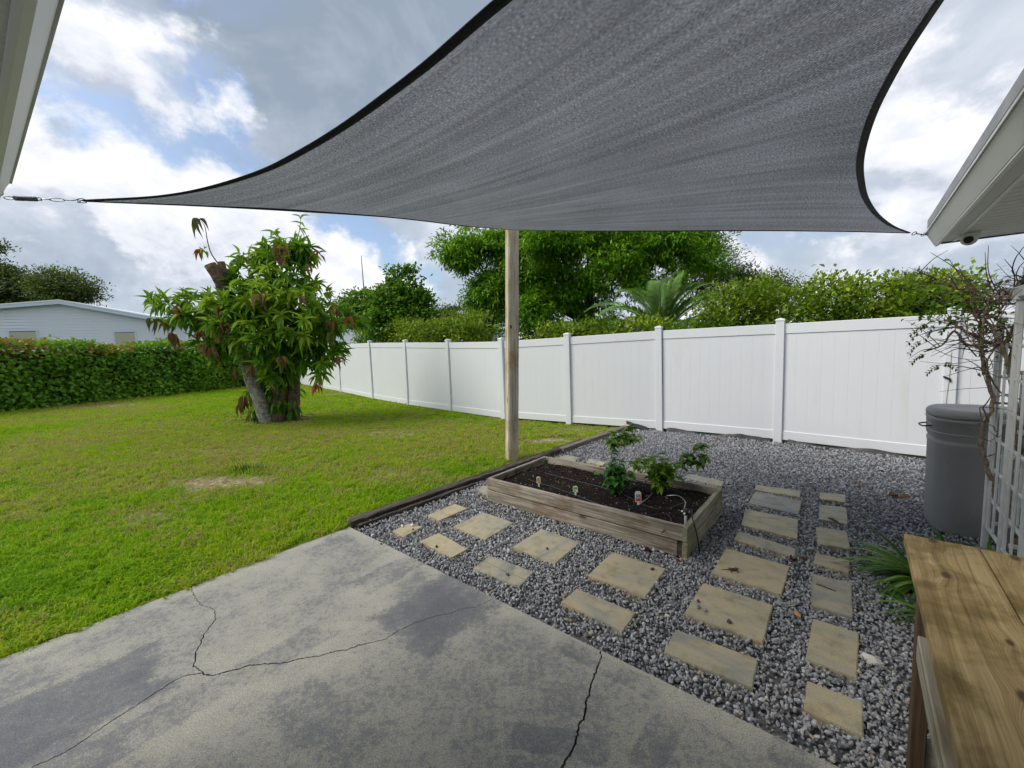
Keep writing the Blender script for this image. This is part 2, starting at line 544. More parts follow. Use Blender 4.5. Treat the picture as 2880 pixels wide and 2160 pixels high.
def mat_paver():
    m, nt, b = new_mat('paver_stone', 0.78, 0.3)
    oc = ocoord(nt); r = orand(nt)
    off = vmth(nt, 'ADD', oc, nd(nt, 'CombineXYZ', None, {0: mth(nt, 'MULTIPLY', r, 31.0), 1: mth(nt, 'MULTIPLY', r, 11.0), 2: 0.0}).outputs[0])
    st = noise(nt, vmth(nt, 'MULTIPLY', off, (1.6, 5.5, 1.0)), 1.5, 6, 0.66, 1.0)
    gr = mth(nt, 'ADD', mth(nt, 'MULTIPLY', mth(nt, 'SUBTRACT', st, 0.5), 1.05), mth(nt, 'ADD', 0.40, mth(nt, 'MULTIPLY', mth(nt, 'FRACT', mth(nt, 'MULTIPLY', r, 7.3)), 0.30)))
    col = ramp(nt, gr, [(0.34, (0.41, 0.34, 0.215)), (0.5, (0.355, 0.312, 0.215)), (0.62, (0.30, 0.285, 0.222)), (0.80, (0.205, 0.215, 0.202))])
    dirt = noise(nt, off, 9, 6, 0.7)
    col = mixc(nt, sstep(nt, dirt, 0.45, 0.75), col, (0.62, 0.60, 0.55), 'MULTIPLY')
    spk = noise(nt, off, 220, 2)
    col = mixc(nt, 0.4, col, ramp(nt, spk, [(0.34, 0.2), (0.5, 0.5), (0.68, 0.78)]), 'OVERLAY')
    setc(nt, b, col)
    bump(nt, b, mth(nt, 'ADD', noise(nt, off, 60, 4), mth(nt, 'MULTIPLY', spk, 0.5)), 0.35, 0.004)
    return m
M['paver'] = mat_paver()

def mat_stone(attr=True):
    m, nt, b = new_mat('gravel_stone', 0.62, 0.45)
    if attr:
        f = nd(nt, 'Attribute', {'attribute_name': 'tint', 'attribute_type': 'INSTANCER'}).outputs['Fac']
    else:
        f = orand(nt)
    col = ramp(nt, f, [(0.0, (0.09, 0.094, 0.105)), (0.30, (0.21, 0.217, 0.238)), (0.62, (0.36, 0.365, 0.39)), (0.86, (0.50, 0.505, 0.52)), (0.90, (0.46, 0.36, 0.24)), (0.96, (0.36, 0.31, 0.23)), (1.0, (0.60, 0.58, 0.54))])
    g = noise(nt, ocoord(nt), 2.4, 5, 0.65, 0.8)
    col = mixc(nt, 0.7, col, ramp(nt, g, [(0.32, 0.22), (0.52, 0.5), (0.7, 0.78)]), 'OVERLAY')
    setc(nt, b, col)
    bump(nt, b, g, 0.4, 0.1)
    return m
M['stone'] = mat_stone()
M['pebble'] = mat_stone(False)

def mat_lawn_soil():
    m, nt, b = new_mat('lawn_ground', 0.95, 0.1)
    p = wcoord(nt)
    a = noise(nt, p, 0.5, 5, 0.6, 0.5); f = noise(nt, p, 22, 5, 0.7)
    g = ramp(nt, mth(nt, 'ADD', mth(nt, 'MULTIPLY', a, 0.5), mth(nt, 'MULTIPLY', f, 0.5)), [(0.36, (0.045, 0.095, 0.007)), (0.52, (0.09, 0.175, 0.010)), (0.66, (0.16, 0.21, 0.026))])
    bare = None
    wob = mth(nt, 'MULTIPLY', mth(nt, 'SUBTRACT', noise(nt, p, 4.0, 6, 0.7), 0.5), 0.9)
    for (cx, cy, rx, ry, s) in BARE:
        q = vmth(nt, 'SUBTRACT', p, (cx, cy, 0))
        d = vmth(nt, 'LENGTH', vmth(nt, 'MULTIPLY', q, (1 / rx, 1 / ry, 0)))
        k = mth(nt, 'MULTIPLY', sstep(nt, mth(nt, 'ADD', d, wob), 1.1, 0.55), min(1.0, s))
        bare = k if bare is None else mth(nt, 'MAXIMUM', bare, k)
    ebd = mth(nt, 'ADD', mth(nt, 'SUBTRACT', vmth(nt, 'DOT_PRODUCT', p, tuple(E2)), 3.49), mth(nt, 'MULTIPLY', wob, 0.09))
    bare = mth(nt, 'MAXIMUM', bare, sstep(nt, ebd, 0.10, 0.03))
    dirt = ramp(nt, f, [(0.35, (0.14, 0.095, 0.05)), (0.5, (0.25, 0.19, 0.115)), (0.62, (0.36, 0.32, 0.25))])
    setc(nt, b, mixc(nt, bare, g, dirt))
    bump(nt, b, f, 0.8, 0.02)
    return m
# bare / straw patches of lawn: x, y, radius x, radius y, strength
BARE = [
    ((-3.879, 5.121, 0)[0], (-3.879, 5.121, 0)[1], 0.95, 0.32, 0.86),
    ((-4.861, 6.85, 0)[0], (-4.861, 6.85, 0)[1], 1.1, 0.5, 0.45),
    ((-2.513, 7.886, 0)[0], (-2.513, 7.886, 0)[1], 0.9, 0.6, 0.55),
    ((0.551, 6.859, 0)[0], (0.551, 6.859, 0)[1], 0.55, 0.22, 0.95),
    ((-1.527, 5.266, 0)[0], (-1.527, 5.266, 0)[1], 0.5, 0.35, 0.5),
    ((-1.181, 6.027, 0)[0], (-1.181, 6.027, 0)[1], 0.7, 0.4, 0.35),
    ((-5.707, 9.876, 0)[0], (-5.707, 9.876, 0)[1], 0.95, 0.55, 1.0),
    ((-14.21, 14.31, 0)[0], (-14.21, 14.31, 0)[1], 2.0, 0.7, 0.8),
    ((-3.813, 3.981, 0)[0], (-3.813, 3.981, 0)[1], 0.4, 0.3, 0.4),
    ((1.159, 7.756, 0)[0], (1.159, 7.756, 0)[1], 0.8, 0.35, 0.5),
    ((-1.132, 9.181, 0)[0], (-1.132, 9.181, 0)[1], 1.6, 0.3, 0.4),
    ((-6.731, 15.81, 0)[0], (-6.731, 15.81, 0)[1], 1.2, 0.5, 0.7),
]
M['lawn'] = mat_lawn_soil()
M['earth'] = plain('bare_earth', (0.07, 0.055, 0.04), 0.95, 0.1, var=0.5, scale=9, bmp=0.8)
M['gravel_bed'] = plain('gravel_underlay', (0.11, 0.11, 0.115), 0.95, 0.1, var=0.4, scale=40, bmp=0.8)
M['far_ground'] = plain('far_ground', (0.06, 0.09, 0.025), 0.95, 0.1, var=0.35, scale=0.3)

def mat_soil():
    m, nt, b = new_mat('potting_soil', 0.9, 0.2)
    p = wcoord(nt)
    f = noise(nt, p, 45, 6, 0.7); c = noise(nt, p, 150, 2)
    col = ramp(nt, f, [(0.35, (0.004, 0.003, 0.003)), (0.55, (0.012, 0.008, 0.006)), (0.72, (0.032, 0.020, 0.013))])
    col = mixc(nt, sstep(nt, c, 0.72, 0.78), col, (0.42, 0.38, 0.33))
    setc(nt, b, col)
    bump(nt, b, mth(nt, 'ADD', f, c), 1.0, 0.02)
    return m
M['soil'] = mat_soil()

def mat_vinyl():
    m, nt, b = new_mat('white_vinyl', 0.38, 0.5)
    p = wcoord(nt)
    f = noise(nt, p, 1.1, 5, 0.6)
    col = mixc(nt, f, (0.635, 0.655, 0.685), (0.675, 0.69, 0.715))
    grime = mth(nt, 'MULTIPLY', sstep(nt, noise(nt, vmth(nt, 'MULTIPLY', p, (1, 1, 0.3)), 3.0, 6, 0.65, 0.5), 0.56, 0.75), 0.3)
    col = mixc(nt, grime, col, (0.58, 0.555, 0.48))
    setc(nt, b, col)
    bump(nt, b, noise(nt, p, 2.0, 3), 0.12, 0.02)
    return m
M['vinyl'] = mat_vinyl()

def mat_sail():
    m, nt, b = new_mat('sail_mesh', 0.62, 0.35)
    uv = nd(nt, 'UVMap', {'uv_map': 'UVMap'}).outputs[0]
    knit = nd(nt, 'TexWave', {'wave_type': 'BANDS', 'bands_direction': 'X', 'wave_profile': 'SIN'}, {'Vector': uv, 'Scale': 30.0, 'Distortion': 0.6, 'Detail': 2.0, 'Detail Scale': 3.0}).outputs['Fac']
    spk = noise(nt, vmth(nt, 'MULTIPLY', uv, (1.0, 0.45, 1.0)), 150, 4, 0.85)
    strk = noise(nt, vmth(nt, 'MULTIPLY', uv, (15.0, 0.45, 1.0)), 0.9, 6, 0.68, 0.0)
    blot = noise(nt, uv, 1.4, 4, 0.55)
    v = mth(nt, 'ADD', mth(nt, 'MULTIPLY', spk, 0.95), mth(nt, 'MULTIPLY', strk, 0.27))
    v = mth(nt, 'ADD', v, mth(nt, 'MULTIPLY', knit, 0.07))
    v = mth(nt, 'ADD', v, mth(nt, 'MULTIPLY', blot, 0.10))
    col = ramp(nt, v, [(0.50, (0.045, 0.046, 0.048)), (0.64, (0.135, 0.136, 0.141)), (0.76, (0.335, 0.337, 0.345)), (0.88, (0.70, 0.70, 0.71))])
    setc(nt, b, col)
    bump(nt, b, v, 0.5, 0.006)
    tr = nd(nt, 'BsdfTranslucent', None, {'Color': mixc(nt, 1.0, col, (0.85, 0.9, 1.0), 'MULTIPLY')})
    mx = nd(nt, 'MixShader', None, {0: 0.35, 1: b.outputs[0], 2: tr.outputs[0]})
    nt.links.new(mx.outputs[0], nt.nodes['Material Output'].inputs['Surface'])
    return m
M['sail'] = mat_sail()
M['hem'] = plain('sail_hem', (0.020, 0.021, 0.024), 0.8, 0.2, var=0.5, scale=60, bmp=0.6)
M['hem_edge'] = plain('sail_hem_grey', (0.075, 0.078, 0.086), 0.8, 0.2, var=0.5, scale=60, bmp=0.6)

def mat_bin():
    m, nt, b = new_mat('bin_plastic', 0.5, 0.35)
    oc = ocoord(nt)
    f = noise(nt, oc, 320, 2); g = noise(nt, oc, 4, 5)
    col = mixc(nt, g, (0.20, 0.203, 0.21), (0.265, 0.268, 0.272))
    col = mixc(nt, sstep(nt, f, 0.55, 0.7), col, (0.22, 0.22, 0.22))
    setc(nt, b, mixc(nt, mth(nt, 'MULTIPLY', sstep(nt, noise(nt, vmth(nt, 'MULTIPLY', oc, (9, 9, 2.2)), 2.0, 7, 0.7, 0.6), 0.55, 0.75), 0.35), col, (0.34, 0.325, 0.29)))
    bump(nt, b, f, 0.25, 0.003)
    return m
M['bin'] = mat_bin()
M['black'] = plain('black_rubber', (0.014, 0.014, 0.015), 0.5)
M['steel'] = plain('galvanised_steel', (0.40, 0.41, 0.44), 0.35, 0.5, 0.9, var=0.25, scale=40)
M['dark_steel'] = plain('dark_steel', (0.10, 0.10, 0.12), 0.4, 0.5, 0.7, var=0.3, scale=60)
M['white_paint'] = plain('white_paint', (0.82, 0.82, 0.81), 0.45, 0.5, var=0.05, scale=3)
M['old_white'] = plain('weathered_white_plastic', (0.56, 0.57, 0.57), 0.6, 0.3, var=0.3, scale=9, bmp=0.2)
M['soffit'] = plain('soffit_panel', (0.74, 0.74, 0.71), 0.6, 0.3, var=0.05, scale=5)
M['stucco'] = plain('stucco', (0.74, 0.74, 0.70), 0.9, 0.2, var=0.2, scale=60, bmp=0.7)
M['siding'] = plain('blue_grey_siding', (0.68, 0.72, 0.79), 0.6, 0.3, var=0.05, scale=1.5)
M['trim_blue'] = plain('pale_blue_trim', (0.58, 0.66, 0.78), 0.5, 0.3, var=0.04, scale=2)
M['blind'] = plain('cream_blind', (0.62, 0.60, 0.50), 0.7, 0.2, var=0.04, scale=3)
M['glass'] = plain('window_glass', (0.05, 0.06, 0.07), 0.08, 0.6, var=0.2, scale=2)
M['roof_grey'] = plain('grey_shingle', (0.30, 0.31, 0.33), 0.85, 0.2, var=0.3, scale=6, bmp=0.5)
M['house_white'] = plain('pale_wall', (0.62, 0.66, 0.72), 0.7, 0.3, var=0.05, scale=2)
M['clear'] = plain('clear_plastic', (0.55, 0.56, 0.56), 0.15, 0.6, var=0.1, scale=20)
M['tag_white'] = plain('tag_card', (0.72, 0.70, 0.62), 0.4, var=0.08, scale=30)
M['tag_orange'] = plain('tag_orange', (0.62, 0.22, 0.05), 0.4, var=0.5, scale=90)
M['tag_green'] = plain('tag_green', (0.10, 0.36, 0.09), 0.4, var=0.5, scale=90)
M['tag_red'] = plain('tag_red', (0.62, 0.06, 0.03), 0.4, var=0.4, scale=90)
M['tag_blue'] = plain('tag_blue', (0.20, 0.30, 0.46), 0.4, var=0.5, scale=120)

M['timber_dark'] = wood('old_railway_timber', (0.010, 0.008, 0.007), (0.045, 0.036, 0.030), (0.135, 0.115, 0.10), 1.0, 0.85, None, 0, False)
M['timber_grey'] = wood('grey_landscape_timber', (0.030, 0.024, 0.020), (0.115, 0.095, 0.080), (0.26, 0.225, 0.195), 1.0, 0.85, None, 0, False)
M['bed_board'] = wood('weathered_bed_board', (0.05, 0.041, 0.032), (0.215, 0.186, 0.147), (0.42, 0.385, 0.32), 1.0, 0.8, (0.62, 0.53, 0.45))
M['bed_board_green'] = wood('algae_bed_board', (0.05, 0.046, 0.03), (0.22, 0.205, 0.145), (0.43, 0.41, 0.32), 0.9, 0.8, (0.62, 0.66, 0.42))
M['post_wood'] = wood('weathered_post', (0.20, 0.16, 0.10), (0.44, 0.385, 0.29), (0.62, 0.58, 0.50), 1.0, 0.75, (0.78, 0.68, 0.50), 2)
def mat_bench():
    """old pine planks: wavy figure bending round knots, green-black mould blotches"""
    m, nt, b = new_mat('pine_bench_top', 0.6, 0.3)
    oc = ocoord(nt); r = orand(nt)
    sx = nd(nt, 'SeparateXYZ', None, {0: oc}); x, y = sx.outputs[0], sx.outputs[1]
    ys = mth(nt, 'ADD', y, mth(nt, 'MULTIPLY', r, 3.0))
    kn = None; bend = None
    for (kx, ky, kr) in ((0.64, 0.02, .017), (0.36, 0.02, .016), (0.05, -0.05, .010), (-0.16, -0.03, .015), (-0.45, -0.03, .012)):
        dx = mth(nt, 'DIVIDE', mth(nt, 'SUBTRACT', x, mth(nt, 'ADD', kx, mth(nt, 'MULTIPLY', r, 0.08))), 2.1)
        dy = mth(nt, 'SUBTRACT', y, ky)
        d = mth(nt, 'SQRT', mth(nt, 'ADD', mth(nt, 'MULTIPLY', dx, dx), mth(nt, 'MULTIPLY', dy, dy)))
        k = sstep(nt, d, kr, kr * .35)
        kn = k if kn is None else mth(nt, 'MAXIMUM', kn, k)
        w = mth(nt, 'MULTIPLY', sstep(nt, d, kr * 3.4, 0.0), kr * 1.1)
        bend = w if bend is None else mth(nt, 'ADD', bend, w)
    wav = mth(nt, 'MULTIPLY', mth(nt, 'SUBTRACT', noise(nt, vmth(nt, 'MULTIPLY', oc, (2.2, 5.0, 1.0)), 1.0, 3, 0.5), 0.5), 0.022)
    yy = mth(nt, 'ADD', mth(nt, 'ADD', ys, bend), wav)
    gv = nd(nt, 'CombineXYZ', None, {0: mth(nt, 'MULTIPLY', x, 0.35), 1: mth(nt, 'MULTIPLY', yy, 58.0), 2: mth(nt, 'MULTIPLY', r, 9.0)}).outputs[0]
    g1 = noise(nt, gv, 1.6, 3, 0.55); g2 = noise(nt, vmth(nt, 'MULTIPLY', gv, (9.0, 5.0, 1.0)), 2.0, 4, 0.65)
    col = ramp(nt, mth(nt, 'ADD', mth(nt, 'MULTIPLY', g1, 0.5), mth(nt, 'MULTIPLY', g2, 0.5)), [(0.30, (0.14, 0.092, 0.035)), (0.46, (0.26, 0.186, 0.083)), (0.66, (0.41, 0.318, 0.165))])
    bl = noise(nt, vmth(nt, 'ADD', oc, nd(nt, 'CombineXYZ', None, {0: mth(nt, 'MULTIPLY', r, 11.0), 1: 0.0, 2: 0.0}).outputs[0]), 4.2, 7, 0.66, 0.5)
    col = mixc(nt, mth(nt, 'MULTIPLY', sstep(nt, bl, 0.44, 0.62), 0.85), col, (0.44, 0.42, 0.26), 'MULTIPLY')
    col = mixc(nt, mth(nt, 'MULTIPLY', sstep(nt, bl, 0.60, 0.74), 0.75), col, (0.035, 0.033, 0.02))
    col = mixc(nt, mth(nt, 'MULTIPLY', kn, 0.85), col, (0.035, 0.019, 0.008))
    setc(nt, b, col)
    bump(nt, b, mth(nt, 'ADD', g1, mth(nt, 'MULTIPLY', g2, 0.6)), 0.45, 0.004)
    return m
M['bench_top'] = mat_bench()
M['bench_frame'] = wood('grey_bench_frame', (0.13, 0.115, 0.085), (0.26, 0.235, 0.19), (0.40, 0.37, 0.31), 0.6, 0.75, (0.72, 0.66, 0.55))
M['bench_leg'] = wood('brown_bench_leg', (0.028, 0.017, 0.009), (0.075, 0.047, 0.027), (0.14, 0.095, 0.06), 0.6, 0.75, None, 2, False)

def mat_bark(name, a, b_, sc=1.0):
    m, nt, b = new_mat(name, 0.9, 0.2)
    oc = ocoord(nt)
    f = noise(nt, vmth(nt, 'MULTIPLY', oc, (9 * sc, 9 * sc, 3 * sc)), 2.0, 7, 0.7, 0.6)
    g = noise(nt, vmth(nt, 'MULTIPLY', oc, (3, 3, 14)), 1.6 * sc, 5, 0.6)
    setc(nt, b, mixc(nt, sstep(nt, mth(nt, 'ADD', mth(nt, 'MULTIPLY', f, 0.6), mth(nt, 'MULTIPLY', g, 0.4)), 0.36, 0.64), a, b_))
    bump(nt, b, f, 0.9, 0.03)
    return m
M['bark_pale'] = mat_bark('pale_grey_bark', (0.11, 0.10, 0.085), (0.40, 0.385, 0.34))
M['bark_brown'] = mat_bark('brown_bark', (0.05, 0.034, 0.022), (0.18, 0.13, 0.09))
M['bark_dark'] = mat_bark('dark_bark', (0.03, 0.024, 0.018), (0.10, 0.08, 0.06))
M['vine_bark'] = mat_bark('vine_bark', (0.15, 0.11, 0.075), (0.46, 0.37, 0.27), 3.0)
M['twig'] = mat_bark('dry_twig', (0.085, 0.055, 0.045), (0.25, 0.17, 0.14), 4.0)
M['cut_wood'] = plain('cut_wood', (0.22, 0.15, 0.09), 0.9, 0.2, var=0.35, scale=20)

M['leaf_tree'] = leaf_mat('tree_leaf', [(0.0, (0.03, 0.11, 0.009)), (0.45, (0.085, 0.24, 0.013)), (0.8, (0.20, 0.385, 0.02)), (1.0, (0.38, 0.52, 0.045))])
M['leaf_lime'] = leaf_mat('young_tree_leaf', [(0.0, (0.19, 0.36, 0.024)), (1.0, (0.34, 0.48, 0.04))], attr=None)
M['leaf_green'] = leaf_mat('mature_tree_leaf', [(0.0, (0.03, 0.115, 0.010)), (0.6, (0.085, 0.235, 0.016)), (1.0, (0.155, 0.32, 0.02))], attr=None)
M['leaf_brown'] = leaf_mat('withered_leaf', [(0.0, (0.10, 0.045, 0.026)), (0.5, (0.23, 0.115, 0.055)), (1.0, (0.34, 0.20, 0.10))], 0.7, 0.15, None)
M['leaf_red'] = leaf_mat('red_young_leaf', [(0.0, (0.17, 0.016, 0.014)), (1.0, (0.34, 0.055, 0.03))], 0.45, 0.25, None)
M['leaf_olive'] = leaf_mat('drooping_olive_leaf', [(0.0, (0.05, 0.055, 0.015)), (1.0, (0.17, 0.14, 0.035))], 0.5, 0.2, None)
M['leaf_hedge'] = leaf_mat('hedge_leaf', [(0.0, (0.055, 0.15, 0.014)), (0.5, (0.16, 0.35, 0.026)), (0.82, (0.30, 0.49, 0.035)), (0.90, (0.26, 0.29, 0.03)), (0.94, (0.34, 0.16, 0.03)), (1.0, (0.45, 0.20, 0.04))])
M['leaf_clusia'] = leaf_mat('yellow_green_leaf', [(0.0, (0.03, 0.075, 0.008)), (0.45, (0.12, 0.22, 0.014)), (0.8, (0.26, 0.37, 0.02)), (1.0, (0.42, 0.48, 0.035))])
M['leaf_bamboo'] = leaf_mat('bright_tree_leaf', [(0.0, (0.03, 0.12, 0.007)), (0.5, (0.115, 0.31, 0.012)), (1.0, (0.27, 0.50, 0.02))])
M['leaf_vine'] = leaf_mat('climbing_vine_leaf', [(0.0, (0.02, 0.08, 0.008)), (0.55, (0.07, 0.21, 0.014)), (1.0, (0.17, 0.35, 0.02))])
M['leaf_oak'] = leaf_mat('grey_green_leaf', [(0.0, (0.02, 0.035, 0.014)), (0.6, (0.055, 0.085, 0.026)), (1.0, (0.11, 0.14, 0.045))])
M['leaf_palm'] = leaf_mat('palm_leaf', [(0.0, (0.06, 0.15, 0.025)), (0.6, (0.13, 0.27, 0.045)), (1.0, (0.24, 0.40, 0.06))], 0.4, 0.22)
M['leaf_basil'] = leaf_mat('basil_leaf', [(0.0, (0.014, 0.085, 0.012)), (1.0, (0.055, 0.20, 0.026))], 0.35, 0.25, None)
M['leaf_pale'] = leaf_mat('pale_herb_leaf', [(0.0, (0.055, 0.15, 0.012)), (1.0, (0.17, 0.30, 0.022))], 0.4, 0.3, None)
M['leaf_pepper'] = leaf_mat('pepper_leaf', [(0.0, (0.03, 0.10, 0.010)), (1.0, (0.12, 0.24, 0.02))], 0.4, 0.3, None)
M['leaf_rosemary'] = leaf_mat('rosemary_leaf', [(0.0, (0.03, 0.065, 0.02)), (1.0, (0.09, 0.14, 0.05))], 0.5, 0.1)
M['leaf_strap'] = leaf_mat('strap_leaf', [(0.0, (0.03, 0.095, 0.012)), (0.6, (0.085, 0.20, 0.022)), (1.0, (0.19, 0.32, 0.04))], 0.35, 0.2, None)
M['stem'] = plain('green_stem', (0.085, 0.115, 0.03), 0.6, 0.3, var=0.4, scale=30)
M['frond_rib'] = plain('palm_rib', (0.13, 0.19, 0.07), 0.5, 0.3, var=0.3, scale=10)
M['grass'] = leaf_mat('lawn_grass', [(0.0, (0.045, 0.15, 0.004)), (0.38, (0.165, 0.365, 0.006)), (0.66, (0.335, 0.52, 0.010)), (0.80, (0.46, 0.54, 0.03)), (0.88, (0.42, 0.35, 0.12)), (1.0, (0.50, 0.39, 0.20))], 0.6, 0.4, 'tint', True, 0.08)
M['grass_bunch'] = leaf_mat('grass_clump', [(0.0, (0.02, 0.075, 0.006)), (1.0, (0.06, 0.15, 0.010))], 0.5, 0.25, None)
M['dead_leaf'] = leaf_mat('fallen_leaf', [(0.0, (0.11, 0.045, 0.018)), (1.0, (0.32, 0.15, 0.05))], 0.7, 0.1, None)

# ================================================================== SETTING: ground
def sheet(name, poly, z, mat, label=None):
    bm = bmesh.new()
    f = bm.faces.new([bm.verts.new((p[0], p[1], z)) for p in poly])
    bmesh.ops.triangulate(bm, faces=[f])
    o = put(name, bm_mesh(bm, mat))
    return tag(o, label, None, None, 'structure')

sheet('ground', [(-900, -900), (900, -900), (900, 900), (-900, 900)], -0.16, M['far_ground'], 'flat distant ground of the neighbourhood')

SLAB_A, SLAB_B = 1.81, 3.49            # slab edges in house coordinates
FENCE = [(-18.94, 30.86, 0), (-6.9, 16.55, 0), (-4.67, 13.745, 0), (-3.036, 11.9, 0), (-1.578, 10.446, 0), (-0.192, 9.081, 0), (1.142, 8.25, 0), (2.658, 7.36, 0), (4.094, 6.268, 0), (5.36, 5.0, 0)]
FENCE_TOP = [1.96, 1.95, 1.915, 1.86, 1.80, 1.765, 1.80, 1.845, 1.86, 1.87]
FENCE = [np.array(p, float) for p in FENCE]
HEDGE_A, HEDGE_B = np.array((-16.635, 13.26, 0)), np.array((-13.4, 21.1, 0))

# lawn: from the slab and timber edging out to the hedge and fence
timber0, timber1 = H(SLAB_A - 0.02, SLAB_B - 0.02), H(7.28, 3.20)
lawn_poly = [H(-6, SLAB_B)[:2], H(SLAB_A, SLAB_B)[:2], (timber1[0], timber1[1])] + [tuple(p[:2]) for p in FENCE[6::-1]] + [(-11.8, 24.5), (-14.5, 24.5), (-19.5, 9.5), (-14, -4)]
sheet('lawn', lawn_poly, -0.022, M['lawn'], 'green lawn between the patio slab, hedge and white fence')
gravel_poly = [H(SLAB_A, SLAB_B)[:2], H(SLAB_A, -1.2)[:2], (6.6, 1.6), (6.4, 4.2), tuple(FENCE[9][:2]), tuple(FENCE[8][:2]), tuple(FENCE[7][:2]), tuple(FENCE[6][:2]), (timber1[0], timber1[1])]
sheet('gravel_base', gravel_poly, -0.030, M['gravel_bed'], 'dark underlay beneath the loose grey gravel')

# ---- patio slab: pieces split by real cracks
def jag(pts, n, amp, seed):
    rr = random.Random(seed)
    P = resample(np.array([(p[0], p[1], 0) for p in pts]), n)
    d = np.gradient(P, axis=0); d = unit(d)
    nr = np.stack([-d[:, 1], d[:, 0], 0 * d[:, 0]], 1)
    a = np.array([rr.uniform(-1, 1) for _ in range(n)])
    b = np.convolve(np.array([rr.gauss(0, 1) for _ in range(n + 8)]), np.ones(9) / 3, 'valid')
    k = amp * (0.55 * a + 0.9 * b); k[0] = k[-1] = 0
    return P + nr * k[:, None]

cr_a = jag([(-2.277, 2.729, 0), (-2.158, 2.601, 0), (-2.047, 2.514, 0), (-1.916, 2.449, 0), (-1.846, 2.354, 0), (-1.797, 2.195, 0), (-1.76, 2.083, 0), (-1.678, 1.986, 0), (-1.608, 1.942, 0)], 110, 0.0050, 1)
cr_b = jag([(-1.608, 1.942, 0), (-1.534, 1.92, 0), (-1.395, 1.974, 0), (-1.22, 1.999, 0), (-1.029, 2.041, 0), (-0.838, 2.108, 0), (-0.894, 2.1, 0), (-0.752, 2.148, 0), (-0.639, 2.254, 0), (-0.494, 2.325, 0), (-0.385, 2.37, 0), (-0.247, 2.413, 0), (-0.165, 2.488, 0), (-0.139, 2.48, 0)], 190, 0.0050, 2)
cr_c = jag([(-1.608, 1.942, 0), (-1.686, 1.917, 0), (-1.721, 1.877, 0), (-1.779, 1.755, 0), (-1.819, 1.669, 0), (-1.857, 1.561, 0), (-1.922, 1.492, 0), (-2.031, 1.265, 0)], 110, 0.0045, 3)
cr_d = jag([(0.426, 2.026, 0), (0.378, 1.914, 0), (0.32, 1.799, 0), (0.279, 1.685, 0), (0.274, 1.656, 0), (0.223, 1.55, 0), (0.196, 1.502, 0), (0.151, 1.42, 0), (0.061, 1.147, 0)], 100, 0.0055, 4)

def snap(P, axis_e, val, i):
    v = P[i]; e = E1 if axis_e == 1 else E2
    P[i] = v + e * (val - v @ e)
snap(cr_a, 2, SLAB_B, 0); snap(cr_b, 1, SLAB_A, -1); snap(cr_d, 1, SLAB_A, 0)
wall_a = -0.42
cr_c = np.vstack([cr_c, [H(wall_a, 3.0)]]); snap(cr_c, 1, wall_a, -1)
cr_d = np.vstack([cr_d, [H(wall_a, 0.25)]])
for P in (cr_a, cr_b, cr_c, cr_d):
    P[:, 2] = 0

def offs(P, w):
    k = 4                                   # smoothed run of the crack keeps its two lips from crossing
    Q = np.vstack([np.repeat(P[:1], k, 0), P, np.repeat(P[-1:], k, 0)])
    d = unit(Q[2 * k:] - Q[:-2 * k])
    nr = np.stack([-d[:, 1], d[:, 0], 0 * d[:, 0]], 1)
    return P + nr * np.asarray(w)[:, None]
def widths(n, w0, w1, seed):
    rr = np.random.default_rng(seed)
    return np.linspace(w0, w1, n) * (0.75 + 0.5 * rr.random(n))
WA = widths(len(cr_a), 0.0024, 0.0036, 5); WB = widths(len(cr_b), 0.0050, 0.0010, 6); WC = widths(len(cr_c), 0.0036, 0.0022, 7); WD = widths(len(cr_d), 0.0040, 0.0055, 8)

from mathutils.geometry import delaunay_2d_cdt
def slab_piece(poly, parent):
    """filled outline (robust against tiny lip crossings) with vertical sides"""
    P2 = [Vector((float(p[0]), float(p[1]))) for p in poly]
    vo_, _e, fo_, *_r = delaunay_2d_cdt(P2, [], [list(range(len(P2)))], 1, 1e-5)
    V = [(v.x, v.y, 0.0) for v in vo_]
    Fc = [tuple(f) for f in fo_]
    Fc = [f if sum((V[f[k]][0] * V[f[(k + 1) % len(f)]][1] - V[f[(k + 1) % len(f)]][0] * V[f[k]][1]) for k in range(len(f))) > 0 else f[::-1] for f in Fc]
    n = len(P2); o = len(V)
    V += [(p.x, p.y, 0.0) for p in P2] + [(p.x, p.y, -0.12) for p in P2]
    Fc += [(o + k, o + n + k, o + n + (k + 1) % n, o + (k + 1) % n) for k in range(n)]
    return put('slab_section', mesh(V, Fc, M['concrete']), parent)

slab = bpy.data.objects.new('patio_slab', None); COL.objects.link(slab)
tag(slab, 'cracked concrete patio slab with worn grey sealer', None, None, 'structure')
cnr = H(SLAB_A, SLAB_B)
def rounded(c):       # knock the sharp corner off the slab
    return [H(SLAB_A - 0.012, SLAB_B), H(SLAB_A, SLAB_B - 0.012)]
# normals of the cracks point to their left when walked along the listed order
left_piece = list(offs(cr_a, -WA)) + list(offs(cr_c, -WC))[1:] + [H(wall_a, SLAB_B)]
up_piece = list(offs(cr_a, WA))[::-1] + []
up_piece = [H(SLAB_A - 0.012, SLAB_B), H(SLAB_A, SLAB_B - 0.012)] + list(offs(cr_b, WB))[::-1] + list(offs(cr_a, WA))[::-1]
mid_piece = list(offs(cr_b, -WB)) + list(offs(cr_d, -WD)) + list(offs(cr_c, WC))[::-1]
right_piece = list(offs(cr_d, WD)) + [H(wall_a, -0.9), H(SLAB_A, -0.9)]
for pc in (left_piece, up_piece, mid_piece, right_piece):
    slab_piece(pc, slab)
sheet('slab_subsoil', [H(-0.4, -0.85)[:2], H(SLAB_A - .02, -0.85)[:2], H(SLAB_A - .02, SLAB_B - .02)[:2], H(-0.4, SLAB_B - .02)[:2]], -0.1, M['earth'], 'dark soil down in the slab cracks')

